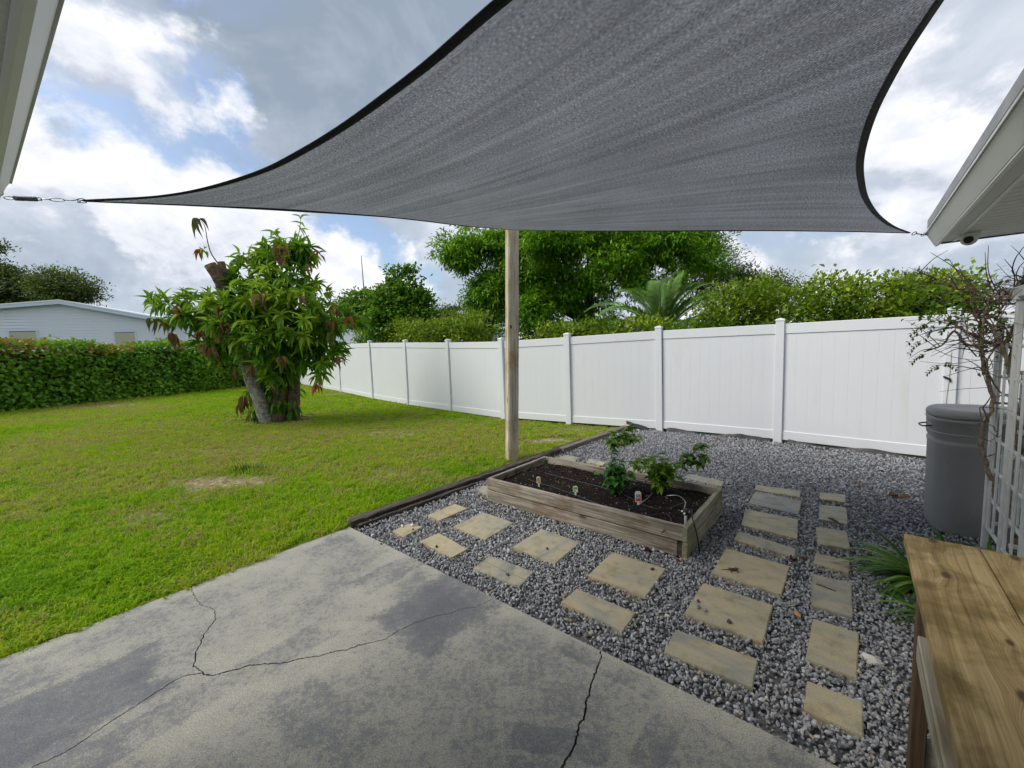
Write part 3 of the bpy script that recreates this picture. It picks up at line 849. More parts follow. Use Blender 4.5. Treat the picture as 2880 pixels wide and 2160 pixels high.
# ================================================================== helper: point in polygon
def inside(P, poly):
    x, y = P[:, 0], P[:, 1]
    poly = np.array([(p[0], p[1]) for p in poly]); n = len(poly)
    r = np.zeros(len(P), bool); j = n - 1
    for i in range(n):
        xi, yi = poly[i]; xj, yj = poly[j]
        c = ((yi > y) != (yj > y)) & (x < (xj - xi) * (y - yi) / (yj - yi + 1e-12) + xi)
        r ^= c; j = i
    return r

def sample_poly(poly, dens, dmin=0, dmax=1e9, grow=1.0):
    """random points in polygon between two distances from the patio corner of the house"""
    a = np.array([(p[0], p[1]) for p in poly]); lo, hi = a.min(0), a.max(0)
    lo = np.maximum(lo, -dmax); hi = np.minimum(hi, dmax)
    n = int(dens * (hi - lo).prod())
    P = rng.random((n, 2)) * (hi - lo) + lo
    d = np.hypot(P[:, 0], P[:, 1])
    P = P[(d >= dmin) & (d < dmax)]
    return P[inside(P, poly)]

# ================================================================== pavers
PZ = 0.012
PAVERS = [
 ([(-1.089, 3.486, 0.012), (-0.989, 3.639, 0.012), (-0.838, 3.551, 0.012), (-0.955, 3.364, 0.012)], 'small square tan paver nearest the slab corner with white pebbles on it'),
 ([(-0.847, 3.807, 0.012), (-0.621, 4.082, 0.012), (-0.474, 3.945, 0.012), (-0.712, 3.672, 0.012)], 'half-width pale paver lying closest to the dark timber edging'),
 ([(-0.807, 3.275, 0.012), (-0.674, 3.422, 0.012), (-0.388, 3.12, 0.012), (-0.499, 2.989, 0.012)], 'plain tan half-width paver by the slab with one dark pebble at its left'),
 ([(-0.571, 3.531, 0.012), (-0.317, 3.838, 0.012), (-0.021, 3.577, 0.012), (-0.261, 3.263, 0.012)], 'large square greyish paver nearest the left corner of the raised bed'),
 ([(-0.324, 2.833, 0.012), (-0.209, 3.008, 0.012), (0.112, 2.754, 0.012), (0.007, 2.578, 0.012)], 'rectangular paver cracked in two across its middle'),
 ([(-0.041, 3.12, 0.012), (0.215, 3.434, 0.012), (0.51, 3.175, 0.012), (0.272, 2.854, 0.012)], 'large square paver in front of the bed with one pebble at its centre'),
 ([(-0.44, 4.469, 0.012), (-0.362, 4.615, 0.012), (-0.108, 4.38, 0.012), (-0.212, 4.169, 0.012)], 'pale paver half tucked under the left corner of the raised bed'),
 ([(0.722, 3.005, 0.012), (1.034, 2.744, 0.012), (0.787, 2.425, 0.012), (0.478, 2.693, 0.012)], 'large square grey-striped paver in front of the right end of the bed'),
 ([(0.377, 2.544, 0.012), (0.688, 2.285, 0.012), (0.566, 2.129, 0.012), (0.26, 2.408, 0.012)], 'half-width tan paver by the slab beside a small orange stone'),
 ([(1.212, 2.565, 0.012), (1.51, 2.311, 0.012), (1.261, 2.005, 0.012), (0.958, 2.263, 0.012)], 'large square paver with four dark pebbles lying on it'),
 ([(1.591, 3.005, 0.012), (1.892, 2.729, 0.012), (1.62, 2.405, 0.012), (1.317, 2.671, 0.012)], 'large square paver with a brown lizard on it'),
 ([(0.859, 2.135, 0.012), (1.175, 1.902, 0.012), (1.049, 1.732, 0.012), (0.73, 1.967, 0.012)], 'long tan half-width paver next to the slab edge, nearest the bench'),
 ([(1.656, 2.186, 0.012), (1.807, 2.06, 0.012), (1.553, 1.767, 0.012), (1.401, 1.893, 0.012)], 'long tan paver in the right column, second from the bench end'),
 ([(1.322, 1.767, 0.012), (1.473, 1.643, 0.012), (1.344, 1.487, 0.012), (1.195, 1.613, 0.012)], 'square paver nearest the bench at the front of the right column'),
 ([(1.967, 2.618, 0.012), (2.142, 2.513, 0.012), (1.875, 2.178, 0.012), (1.733, 2.307, 0.012)], 'paver in the right column with a dark straight twig on it'),
 ([(2.621, 4.355, 0.012), (2.951, 4.13, 0.012), (2.824, 3.963, 0.012), (2.508, 4.199, 0.012)], 'narrow pale paver farthest from the slab, right of the raised bed'),
 ([(2.493, 4.157, 0.012), (2.774, 3.864, 0.012), (2.53, 3.561, 0.012), (2.251, 3.858, 0.012)], 'yellowish streaked square paver touching the narrow farthest one'),
 ([(2.147, 3.724, 0.012), (2.461, 3.462, 0.012), (2.208, 3.109, 0.012), (1.917, 3.385, 0.012)], 'grey blotched square paver right of the raised bed'),
 ([(1.836, 3.275, 0.012), (2.094, 2.961, 0.012), (1.999, 2.839, 0.012), (1.716, 3.134, 0.012)], 'narrow strip paver between the grey blotched paver and the lizard paver'),
 ([(3.104, 4.074, 0.012), (3.3, 3.988, 0.012), (3.14, 3.796, 0.012), (2.981, 3.91, 0.012)], 'small grey and tan paver at the far end of the right column'),
 ([(2.872, 3.77, 0.012), (3.058, 3.678, 0.012), (2.791, 3.34, 0.012), (2.629, 3.45, 0.012)], 'pale square paver second from the far end of the right column'),
 ([(2.504, 3.314, 0.012), (2.685, 3.22, 0.012), (2.477, 2.929, 0.012), (2.3, 3.023, 0.012)], 'yellow-tan paver third from the far end of the right column'),
 ([(2.187, 2.89, 0.012), (2.349, 2.777, 0.012), (2.216, 2.623, 0.012), (2.069, 2.749, 0.012)], 'short paver in the right column under the strap leaves'),
 ([(0.608, 5.681, 0.012), (0.751, 5.833, 0.012), (0.9, 5.671, 0.012), (0.815, 5.436, 0.012)], 'leftmost pale paver behind the raised bed beside the timber'),
 ([(0.963, 5.436, 0.012), (1.054, 5.581, 0.012), (1.226, 5.389, 0.012), (1.146, 5.236, 0.012)], 'second pale paver from the timber behind the raised bed'),
 ([(1.405, 5.032, 0.012), (1.504, 5.171, 0.012), (1.693, 5.025, 0.012), (1.591, 4.847, 0.012)], 'third pale paver behind the raised bed behind the herb plants'),
 ([(1.959, 4.657, 0.012), (2.083, 4.788, 0.012), (2.353, 4.494, 0.012), (2.231, 4.333, 0.012)], 'long pale paver behind the right corner of the raised bed'),
]
paver_quads = []
def paver(quad, label, k):
    q = np.array(quad, float); c = q.mean(0)
    e = q[1] - q[0]; ang = math.atan2(e[1], e[0])
    loc = np.array((c[0], c[1], PZ))
    ca, sa = math.cos(-ang), math.sin(-ang)
    loc2 = [((p[0] - c[0]) * ca - (p[1] - c[1]) * sa, (p[0] - c[0]) * sa + (p[1] - c[1]) * ca) for p in q]
    bm = bmesh.new()
    rr = random.Random(100 + k)
    if 'cracked in two' in label:
        m0 = np.array(loc2[0]) * 0.46 + np.array(loc2[1]) * 0.54; m1 = np.array(loc2[3]) * 0.57 + np.array(loc2[2]) * 0.43
        line = [m0 + (m1 - m0) * t + np.array((rr.uniform(-.006, .006), 0)) for t in np.linspace(0, 1, 7)]
        polys = [[loc2[0]] + [(p[0] - .0022, p[1]) for p in line] + [loc2[3]], [(p[0] + .0022, p[1]) for p in line[::-1]] + [loc2[1], loc2[2]][0:2]]
        polys[1] = [loc2[1], loc2[2]] + [(p[0] + .0022, p[1]) for p in line[::-1]]
    else:
        pts = []
        for i in range(4):
            a, b = np.array(loc2[i]), np.array(loc2[(i + 1) % 4])
            for t in (0, 0.25, 0.5, 0.75):
                j = 0.0 if t == 0 else 0.0018
                pts.append(tuple(a + (b - a) * t + np.array((rr.uniform(-j, j), rr.uniform(-j, j)))))
        polys = [pts]
    for pl in polys:
        f = bm.faces.new([bm.verts.new((p[0], p[1], 0)) for p in pl])
        bm.normal_update()
        if f.normal.z < 0:
            f.normal_flip()
        r = bmesh.ops.extrude_face_region(bm, geom=[f])
        tv = [v for v in r['geom'] if isinstance(v, bmesh.types.BMVert)]
        for v in tv:
            v.co.z -= 0.045
    bmesh.ops.recalc_face_normals(bm, faces=bm.faces)
    tops = [ed for ed in bm.edges if all(v.co.z > -0.001 for v in ed.verts) and len(ed.link_faces) == 2]
    bmesh.ops.bevel(bm, geom=tops, offset=0.004, segments=2, affect='EDGES')
    o = put('paver', bm_mesh(bm, M['paver']), None, loc, (rr.uniform(-.008, .008), rr.uniform(-.008, .008), ang))
    tag(o, label, 'paver', 'pavers set in the gravel')
    paver_quads.append([(p[0], p[1]) for p in q])
    return o
for k, (q, lb) in enumerate(PAVERS):
    paver(q, lb, k)

# ================================================================== gravel (uncountable)
def stone_template(seed, sub=1):
    bm = bmesh.new()
    bmesh.ops.create_icosphere(bm, subdivisions=sub, radius=0.5)
    rr = np.random.default_rng(seed)
    for _ in range(5):         # chop flats so the stones read as crushed rock
        n = unit(rr.normal(size=3)); d = rr.uniform(0.24, 0.4)
        for v in bm.verts:
            k = np.dot(v.co, n) - d
            if k > 0:
                v.co -= Vector(n * k * 0.85)
    s = rr.uniform(0.75, 1.15, 3) * np.array((1.1, 0.85, 0.72))
    for v in bm.verts:
        v.co = Vector((v.co.x * s[0], v.co.y * s[1], v.co.z * s[2]))
    return bm_mesh(bm, M['stone'], False)
STONES = [stone_template(s) for s in range(40, 50)]
bed_c = [H(a, b)[:2] for a, b in ((0, 0),)]
BED = [(-0.3, 4.182, 0), (1.24, 2.888, 0), (1.936, 3.669, 0)]
BED = [np.array(b, float) for b in BED]
BED.append(BED[0] + BED[2] - BED[1])
gp = []
for dens, d0, d1 in ((5600, 0, 3.6), (3600, 3.6, 5.5), (2000, 5.5, 9.5)):
    gp.append(sample_poly(gravel_poly, dens, d0, d1))
gp = np.vstack(gp)
keep = np.ones(len(gp), bool)
def shrink(quad, d):
    q = np.array([(p[0], p[1]) for p in quad]); c = q.mean(0)
    return [tuple(p + (c - p) / np.linalg.norm(c - p) * d) for p in q]
for q in paver_quads:
    keep &= ~inside(gp, shrink(q, 0.003))
keep &= ~inside(gp, shrink(BED, 0.06))
keep &= ((gp @ E1[:2]) > SLAB_A + 0.008)
gp = gp[keep]
n = len(gp)
gd = np.hypot(gp[:, 0], gp[:, 1])
size = np.clip(rng.lognormal(math.log(0.0182), 0.28, n), 0.010, 0.038) * np.where(gd > 5.5, 1.15, np.where(gd > 3.6, 1.06, 1.0))
gz = rng.uniform(-0.020, 0.007, n) - np.clip(0.06 - ((gp @ E1[:2]) - SLAB_A), 0, 0.06) * 0.55
tint = np.where(rng.random(n) < 0.035, rng.uniform(0.87, 1.0, n), np.clip(rng.beta(1.6, 1.0, n), 0, 1) * 0.87)
point_cloud('gravel', np.column_stack([gp, gz]), rng.integers(0, len(STONES), n), np.repeat(size[:, None], 3, 1) * rng.uniform(0.8, 1.2, (n, 3)),
            rng.uniform(0, 6.28, (n, 3)), tint, STONES, 'loose crushed grey gravel filling the bed between slab and fence', 'gravel')

# stray crumbs and chips of gravel kicked onto the slab
ns = 260
sa_ = SLAB_A - np.abs(rng.exponential(0.16, ns)); sb_ = rng.uniform(-0.8, SLAB_B - .03, ns)
SP = sa_[:, None] * E1[None, :2] + sb_[:, None] * E2[None, :2]
ss_ = rng.uniform(0.002, 0.007, ns)
point_cloud('slab_grit', np.column_stack([SP, ss_ * .25]), rng.integers(0, len(STONES), ns), np.repeat(ss_[:, None], 3, 1), rng.uniform(0, 6.28, (ns, 3)), rng.random(ns) * .8, STONES, 'tiny gravel crumbs scattered along the slab edge', 'grit')

# ================================================================== lawn grass (uncountable)
def tuft_template(seed, nb, spread, h, w, curl=0.5):
    rr = np.random.default_rng(seed)
    V, Fc = [], []
    for i in range(nb):
        a = rr.uniform(0, 6.28); r = spread * math.sqrt(rr.random())
        base = np.array((r * math.cos(a), r * math.sin(a), 0))
        hh = h * rr.uniform(0.55, 1.15); b = rr.uniform(0, 6.28)
        lean = rr.uniform(0.25, 1.0) * curl
        d = np.array((math.cos(b), math.sin(b), 0)); s = np.array((-math.sin(b), math.cos(b), 0)) * w * rr.uniform(0.7, 1.3)
        p1 = base + d * hh * 0.3 * lean + np.array((0, 0, hh * 0.6)); p2 = base + d * hh * 0.95 * lean + np.array((0, 0, hh * (1 - 0.35 * lean)))
        o = len(V)
        V += [base - s * .5, base + s * .5, p1 + s * .45, p1 - s * .45, p2]
        Fc += [(o, o + 1, o + 2, o + 3), (o + 3, o + 2, o + 4)]
    return mesh(V, Fc, M['grass'])
TUFTS = [tuft_template(s, 9, 0.04, 0.060, 0.0058, 1.15) for s in range(6)] + [tuft_template(20 + s, 13, 0.06, 0.055, 0.0085, 1.1) for s in range(4)] + [tuft_template(40 + s, 16, 0.11, 0.058, 0.014, 1.0) for s in range(4)]
LP = []; LI = []
for dens, d0, d1, ia, ib in ((900, 0, 4.6, 0, 6), (560, 4.6, 7.2, 0, 6), (320, 7.2, 11.5, 6, 10), (110, 11.5, 26, 10, 14)):
    p = sample_poly(lawn_poly, dens, d0, d1); LP.append(p); LI.append(rng.integers(ia, ib, len(p)))
# longer blades leaning over the slab edge in ragged runs
ea_ = rng.uniform(-6.0, SLAB_A - .03, 900); EP = ea_[:, None] * E1[None, :2] + (SLAB_B + rng.uniform(.0, .07, 900))[:, None] * E2[None, :2]
EP = EP[np.hypot(EP[:, 0], EP[:, 1]) < 9]
LP.append(EP); LI.append(rng.integers(0, 6, len(EP))); n_edge = len(EP)
LP = np.vstack(LP); LI = np.concatenate(LI)
is_edge = np.zeros(len(LP), bool); is_edge[-n_edge:] = True
def vnoise(P, scale, seed):
    """cheap smooth value noise in the plane"""
    r = np.random.default_rng(seed); g = r.random((64, 64))
    q = P / scale + 1000.0; i = np.floor(q).astype(int); f = q - i; f = f * f * (3 - 2 * f)
    a = g[i[:, 0] % 64, i[:, 1] % 64]; b = g[(i[:, 0] + 1) % 64, i[:, 1] % 64]; c = g[i[:, 0] % 64, (i[:, 1] + 1) % 64]; d = g[(i[:, 0] + 1) % 64, (i[:, 1] + 1) % 64]
    return (a * (1 - f[:, 0]) + b * f[:, 0]) * (1 - f[:, 1]) + (c * (1 - f[:, 0]) + d * f[:, 0]) * f[:, 1]
bare = np.zeros(len(LP))
wv = vnoise(LP, 0.22, 1) * 0.6 + vnoise(LP, 0.5, 2) * 0.6
for (cx, cy, rx, ry, s) in BARE:
    d = np.hypot((LP[:, 0] - cx) / rx, (LP[:, 1] - cy) / ry) + (wv - 0.6) * 1.0
    bare = np.maximum(bare, np.clip(1.25 - d, 0, 1) * s)
edge_gap = (LP @ E2[:2]) - SLAB_B
near_edge = (edge_gap < 0.10) & ((LP @ E1[:2]) < SLAB_A)
keep = (rng.random(len(LP)) > np.clip(bare * 1.15 - 0.12, 0, 0.93)) & ~((edge_gap < 0.012 + 0.075 * np.clip((wv - 0.42) * 3, 0, 1)) & ((LP @ E1[:2]) < SLAB_A)) & (edge_gap > -0.35)
keep |= is_edge & (vnoise(LP, 0.16, 15) > 0.45)
tl = unit(timber1[:2] - timber0[:2]); tn = np.array((-tl[1], tl[0]))
keep &= ~(((LP - timber0[:2]) @ tn < 0.20) & ((LP - timber0[:2]) @ tl > 0))
LP, LI, bare, wv, is_edge = LP[keep], LI[keep], bare[keep], wv[keep], is_edge[keep]
n = len(LP)
big = vnoise(LP, 2.3, 3) * 0.55 + vnoise(LP, 0.9, 4) * 0.45
dist = np.hypot(LP[:, 0], LP[:, 1])
straw = vnoise(LP, 0.35, 6) * 0.5 + vnoise(LP, 1.3, 7) * 0.5
tint = 0.58 + (big - 0.5) * 0.66 + rng.normal(0, 0.15, n) + np.clip((dist - 5) / 30, 0, 0.14)
tint = np.where(rng.random(n) < np.clip((straw - 0.42) * 3.0, 0, 0.7) * np.clip((9.5 - np.abs(dist - 6.5)) / 6, 0, 1), rng.uniform(0.78, 0.95, n), tint)
tint = np.where(rng.random(n) < bare * 0.9, rng.uniform(0.84, 1.0, n), tint)
hs = (0.62 + 0.6 * big) * (1 - 0.45 * bare) * rng.uniform(0.6, 1.45, n) * np.where(is_edge, 1.25, 1.0)
sc = np.column_stack([rng.uniform(0.85, 1.2, n), rng.uniform(0.85, 1.2, n), hs])
point_cloud('lawn_grass', np.column_stack([LP, np.full(n, -0.024)]), LI, sc, np.column_stack([rng.normal(0, .12, n), rng.normal(0, .12, n), rng.uniform(0, 6.28, n)]), np.clip(np.where(tint < 0.79, tint, np.where(bare > 0.02, tint, np.minimum(tint, 0.95))), 0.02, 1), TUFTS,
            'short patchy green lawn grass with straw-coloured dry spots', 'grass')

# ================================================================== white vinyl fence
fence = thing('vinyl_fence', 'white vinyl privacy fence with capped posts running behind lawn and gravel', 'fence', (0, 0, 0))
def oriented(name, me, parent, p, ang, tilt=0.0):
    return put(name, me, parent, p, (0, tilt, ang))
cap_bm = bmesh.new()
for z, s in ((0.0, 0.068), (0.022, 0.068), (0.026, 0.060), (0.034, 0.060)):
    pass
def cap_mesh(w):
    V = []
    for z, s in ((0.0, 1.09), (0.016, 1.09), (0.022, 1.01), (0.028, 1.01)):
        h = w / 2 * s
        V += [(-h, -h, z), (h, -h, z), (h, h, z), (-h, h, z)]
    V.append((0, 0, 0.045))
    Fc = []
    for k in range(3):
        for i in range(4):
            a = 4 * k + i; b = 4 * k + (i + 1) % 4
            Fc.append((a, b, b + 4, a + 4))
    Fc += [(12 + i, 12 + (i + 1) % 4, 16) for i in range(4)] + [(3, 2, 1, 0)]
    return mesh(V, Fc, M['vinyl'])
PW = 0.112
CAP = cap_mesh(PW)
rr = random.Random(3)
for i, p in enumerate(FENCE):
    h = FENCE_TOP[i]
    a = FENCE[min(i + 1, len(FENCE) - 1)] - FENCE[max(i - 1, 0)]
    ang = math.atan2(a[1], a[0])
    lean = (rr.uniform(-.006, .006), rr.uniform(-.012, .0), ang)
    po = put('post', box_mesh(PW, PW, h + 0.1, M['vinyl'], 0.006, 2, centre=(0, 0, (h - 0.1) / 2)), fence, (p[0], p[1], -0.01), lean)
    put('cap', CAP, po, (0, 0, h))
for i in range(len(FENCE) - 1):
    p, q = FENCE[i], FENCE[i + 1]
    d = q - p; L = np.linalg.norm(d); ang = math.atan2(d[1], d[0])
    z0, z1 = FENCE_TOP[i] - 0.055, FENCE_TOP[i + 1] - 0.055
    slope = math.atan2(z1 - z0, L)
    c = (p + q) / 2
    n_w = L - PW * 0.96
    put('top_rail', box_mesh(n_w, 0.045, 0.15, M['vinyl'], 0.005, 1), fence, (c[0], c[1], (z0 + z1) / 2 - 0.075), (0, -slope, ang))
    zb = 0.085 if i >= 7 else (0.055 if i < 5 else 0.075)
    put('bottom_rail', box_mesh(n_w, 0.045, 0.14, M['vinyl'], 0.005, 1), fence, (c[0], c[1], zb + 0.02), (0, 0.0, ang))
    npk = 11 if L < 2.2 else 14
    w = n_w / npk
    hm = (z0 + z1) / 2 - 0.15 - (zb + 0.09) + 0.04
    pk = box_mesh(w - 0.0004, 0.022, hm + 0.02, M['vinyl'], 0.0005, 1)
    dl = d / L
    for k in range(npk):
        t = -n_w / 2 + (k + 0.5) * w
        zm = (zb + 0.09) + hm / 2 - 0.02 + (z1 - z0) * (t / L)
        put('picket', pk, fence, (c[0] + dl[0] * t, c[1] + dl[1] * t, zm), (0, 0, ang))
# short return of the fence hidden behind the arbor
p, q = FENCE[-1], FENCE[-1] + np.array((0.95, -0.95, 0))
d = q - p; L = np.linalg.norm(d); ang = math.atan2(d[1], d[0]); dl = d / L
put('top_rail', box_mesh(L - 0.1, 0.045, 0.15, M['vinyl'], 0.005, 1), fence, ((p[0] + q[0]) / 2, (p[1] + q[1]) / 2, 1.74), (0, 0, ang))
put('bottom_rail', box_mesh(L - 0.1, 0.045, 0.14, M['vinyl'], 0.005, 1), fence, ((p[0] + q[0]) / 2, (p[1] + q[1]) / 2, 0.1), (0, 0, ang))
pk = box_mesh(L / 8 - 0.0006, 0.022, 1.56, M['vinyl'], 0.003, 1)
for k in range(8):
    t = (k + 0.5) / 8 * L
    put('picket', pk, fence, (p[0] + dl[0] * t, p[1] + dl[1] * t, 0.93), (0, 0, ang))

# gate latch with pull cord on the last fence panel
gl = thing('gate_latch', 'small black gate latch with hanging pull cord on the white fence', 'latch', (5.343, 5.001, 1.033))
_fa = math.atan2(FENCE[9][1] - FENCE[8][1], FENCE[9][0] - FENCE[8][0])
gl.rotation_euler = (0, 0, _fa)
gl.location = Vector(gl.location) + Vector((-0.02, -0.022, 0))
put('plate', box_mesh(0.05, 0.012, 0.075, M['black'], 0.004, 2), gl, (0, -0.006, 0))
put('lever', box_mesh(0.075, 0.018, 0.022, M['black'], 0.006, 2), gl, (-0.02, -0.022, 0.012), (0, 0.5, 0))
put('knob', tube_mesh([(0, 0, 0), (0, -0.018, 0), (0, -0.024, 0)], [0.013, 0.013, 0.007], M['black'], 10), gl, (0.008, -0.012, -0.02))
put('cord', tube_mesh(spline([(0.005, -0.02, 0.36), (0.004, -0.02, 0.15), (0.0, -0.022, 0.02), (-0.01, -0.02, -0.2), (-0.018, -0.022, -0.42)], 14), 0.0022, M['steel'], 5), gl)

# black weed cloth showing below the fence panels
def cloth_strip(p, q, lift, label, seed):
    rr = random.Random(seed); d = np.asarray(q, float) - np.asarray(p, float); nrm = unit(np.array((-d[1], d[0], 0)))
    V, Fc = [], []
    for i in range(25):
        t = i / 24; b = np.asarray(p) + d * t
        h = lift * (0.7 + 0.5 * math.sin(9 * t + seed) + rr.uniform(-.1, .1))
        V += [b - nrm * 0.06 + np.array((0, 0, -0.01)), b - nrm * 0.03 + np.array((0, 0, max(.012, h))), b - nrm * 0.022 + np.array((0, 0, max(.012, h))), b + nrm * 0.03 + np.array((0, 0, -0.02))]
    for i in range(24):
        a = 4 * i
        for k in range(3):
            Fc.append((a + k, a + k + 1, a + k + 5, a + k + 4))
    return tag(put('weed_cloth', mesh(V, Fc, M['black'])), label, 'weed cloth', 'weed cloth along the fence')
cloth_strip(FENCE[7] + np.array((.1, -.1, 0)), FENCE[8] - np.array((.08, -.05, 0)), 0.055, 'black weed cloth under the fence panel behind the herb plants', 1)
cloth_strip(FENCE[8] + np.array((.1, -.1, 0)), FENCE[9] - np.array((.1, -.1, 0)), 0.045, 'black weed cloth under the fence panel left of the grey bin', 2)
tb = np.asarray(timber1)
fl = mesh([tb + np.array(v) for v in ((-.08, -.02, 0.14), (.06, -.06, .10), (.25, -.22, .05), (.22, -.3, .0), (.02, -.14, .05), (-.1, -.1, .10), (-.08, -.02, 0.135), (.06, -.06, .095), (.25, -.22, .045))], [(0, 1, 4, 5), (1, 2, 3, 4)], M['black'])
tag(put('edging_flap', fl), 'black plastic flap sticking up at the far end of the timber', 'edging')

# ================================================================== timber edging
def timber(p, q, w, h, z, mat, label, seed, cuts=26):
    p, q = np.asarray(p, float), np.asarray(q, float); d = q - p; L = np.linalg.norm(d)
    me = box_mesh(L, w, h, mat, 0.014, 2, cuts, 0.0045, seed)
    o = put('landscape_timber', me, None, ((p[0] + q[0]) / 2, (p[1] + q[1]) / 2, z), (0, 0, math.atan2(d[1], d[0])))
    return tag(o, label, 'timber', 'timbers edging the gravel')
td = unit(timber1 - timber0); tnn = np.array((-td[1], td[0], 0))
tlen = np.linalg.norm(timber1 - timber0)
s0 = timber0 + tnn * 0.055
timber(s0 + td * 0.02, s0 + td * (tlen * 0.60), 0.115, 0.085, 0.010, M['timber_dark'], 'dark weathered timber along the lawn starting at the slab corner', 1, 40)
timber(s0 + td * 0.06 - tnn * 0.115, s0 + td * (tlen * 0.27) - tnn * 0.108, 0.04, 0.06, 0.0, M['timber_dark'], 'narrow split timber board beside the dark timber near the slab corner', 4, 16)
timber(s0 + td * (tlen * 0.607) - tnn * 0.015, s0 + td * (tlen * 0.985) - tnn * 0.02, 0.115, 0.085, 0.010, M['timber_grey'], 'grey weathered timber running on to the white fence', 2, 30)
timber(s0 + td * (tlen * 0.60) + tnn * 0.105, s0 + td * (tlen * 0.74) + tnn * 0.10, 0.06, 0.07, 0.0, M['timber_dark'], 'short timber offcut on the lawn side where the timbers meet', 3, 8)

# ================================================================== wooden sail post
pb = np.array((-0.034, 5.741, 0))
def post_mesh():
    bm = bmesh.new()
    bmesh.ops.create_cube(bm, size=1)
    bmesh.ops.scale(bm, vec=(0.15, 0.15, 3.45), verts=bm.verts)
    bmesh.ops.translate(bm, vec=(0, 0, 1.60), verts=bm.verts)
    bmesh.ops.bevel(bm, geom=[e for e in bm.edges if abs(e.verts[0].co.z - e.verts[1].co.z) > 1], offset=0.012, segments=2, affect='EDGES')
    for i in range(1, 24):
        bmesh.ops.bisect_plane(bm, geom=list(bm.verts) + list(bm.edges) + list(bm.faces), plane_co=(0, 0, -0.12 + i * 0.143), plane_no=(0, 0, 1))
    rr = random.Random(5)
    for v in bm.verts:
        v.co.x += rr.uniform(-.0012, .0012) + 0.0; v.co.y += rr.uniform(-.0012, .0012)
    return bm_mesh(bm, M['post_wood'])
wp = thing('wooden_post', 'tall square weathered wooden post standing in the lawn by the timber', 'post', pb, R(20))
wp.rotation_euler = (R(0.7), R(1.7), R(20))
wb = put('shaft', post_mesh(), wp)
put('knot_hole', tube_mesh([(0, 0.004, 0), (0, -0.004, 0)], [0.02, 0.013], M['black'], 9), wp, (-0.044, -0.077, 1.86), (0, 0, 0), (0.75, 1, 1.6))
put('check_crack', mesh([(-.003, 0, -.9), (.004, 0, -.3), (.002, 0, .2), (-.001, 0, .8), (-.005, 0, .2), (-.002, 0, -.3)], [(0, 1, 2, 3, 4, 5)], M['black']), wp, (0.018, -0.0755, 1.2))
put('check_crack', mesh([(-.002, 0, -.5), (.003, 0, -.1), (.0, 0, .6), (-.004, 0, 0)], [(0, 1, 2, 3)], M['black']), wp, (-0.015, -0.0758, 0.7))
eye = put('eye_bolt', tube_mesh([(0.03 * math.cos(a), 0, 0.03 * math.sin(a)) for a in np.linspace(0, 6.28, 17)], 0.005, M['steel'], 6), wp, (0, -0.09, 3.2))

# ================================================================== raised bed
b0, b1, b2, b3 = BED
ux = unit(b1 - b0); uy = unit(b2 - b1)
uy = uy - ux * (uy @ ux); uy = unit(uy)
BL, BW = np.linalg.norm(b1 - b0), np.linalg.norm(b2 - b1)
bang = math.atan2(ux[1], ux[0])
BED_TOP, SOIL = 0.235, 0.165
bed = thing('raised_bed', 'low weathered wooden raised garden bed filled with dark soil', 'garden bed', b0, bang)
T = 0.04
def board(L, h, mat, loc, ang, seed, parent=bed):
    return put('board', box_mesh(L, T, h, mat, 0.004, 1, 14, 0.0014, seed), parent, loc, (0, 0, ang))
hb = 0.1165
for k, z in enumerate((0.0535, 0.1765)):
    g = 0.0 if k == 0 else 0.004
    board(BL - 0.075 + (0.06 if k else 0.0), hb - (0.002 if k else 0.002), M['bed_board'], (BL / 2 - (0.0 if k else 0.03), T / 2 + g * 0.5, z), 0, 11 + k)
    board(BL, hb, M['bed_board'], (BL / 2, BW - T / 2, z), math.pi, 21 + k)
    board(BW - 2 * T - 0.004, hb, M['bed_board'], (T / 2 + g, BW / 2, z), math.pi / 2, 31 + k)
    board(BW - T - 0.002, hb, M['bed_board_green'], (BL - T / 2 + 0.006, BW / 2 - T / 2, z), math.pi / 2, 41 + k)
put('corner_stake', box_mesh(0.05, 0.045, 0.11, M['timber_dark'], 0.003, 1), bed, (BL - 0.04, 0.028, 0.05))
put('skirt_board', box_mesh(BL - 0.1, 0.03, 0.06, M['timber_dark'], 0.004, 1, 10, 0.002, 3), bed, (BL / 2, 0.022, -0.035))
# soil: a lumpy sheet
nx, ny = 90, 50
V, Fc = [], []
rs = np.random.default_rng(4)
hx = np.linspace(T * 0.6, BL - T * 0.6, nx); hy = np.linspace(T * 0.6, BW - T * 0.6, ny)
gx, gy = np.meshgrid(hx, hy, indexing='ij')
pp = np.column_stack([gx.ravel(), gy.ravel()])
hz = SOIL + (vnoise(pp, 0.25, 31) - 0.5) * 0.03 + (vnoise(pp, 0.05, 32) - 0.5) * 0.016 + rs.normal(0, 0.0028, len(pp))
V = np.column_stack([pp, hz])
for i in range(nx - 1):
    for j in range(ny - 1):
        a = i * ny + j
        Fc.append((a, a + ny, a + ny + 1, a + 1))
put('soil', mesh(V, Fc, M['soil'], True), bed)
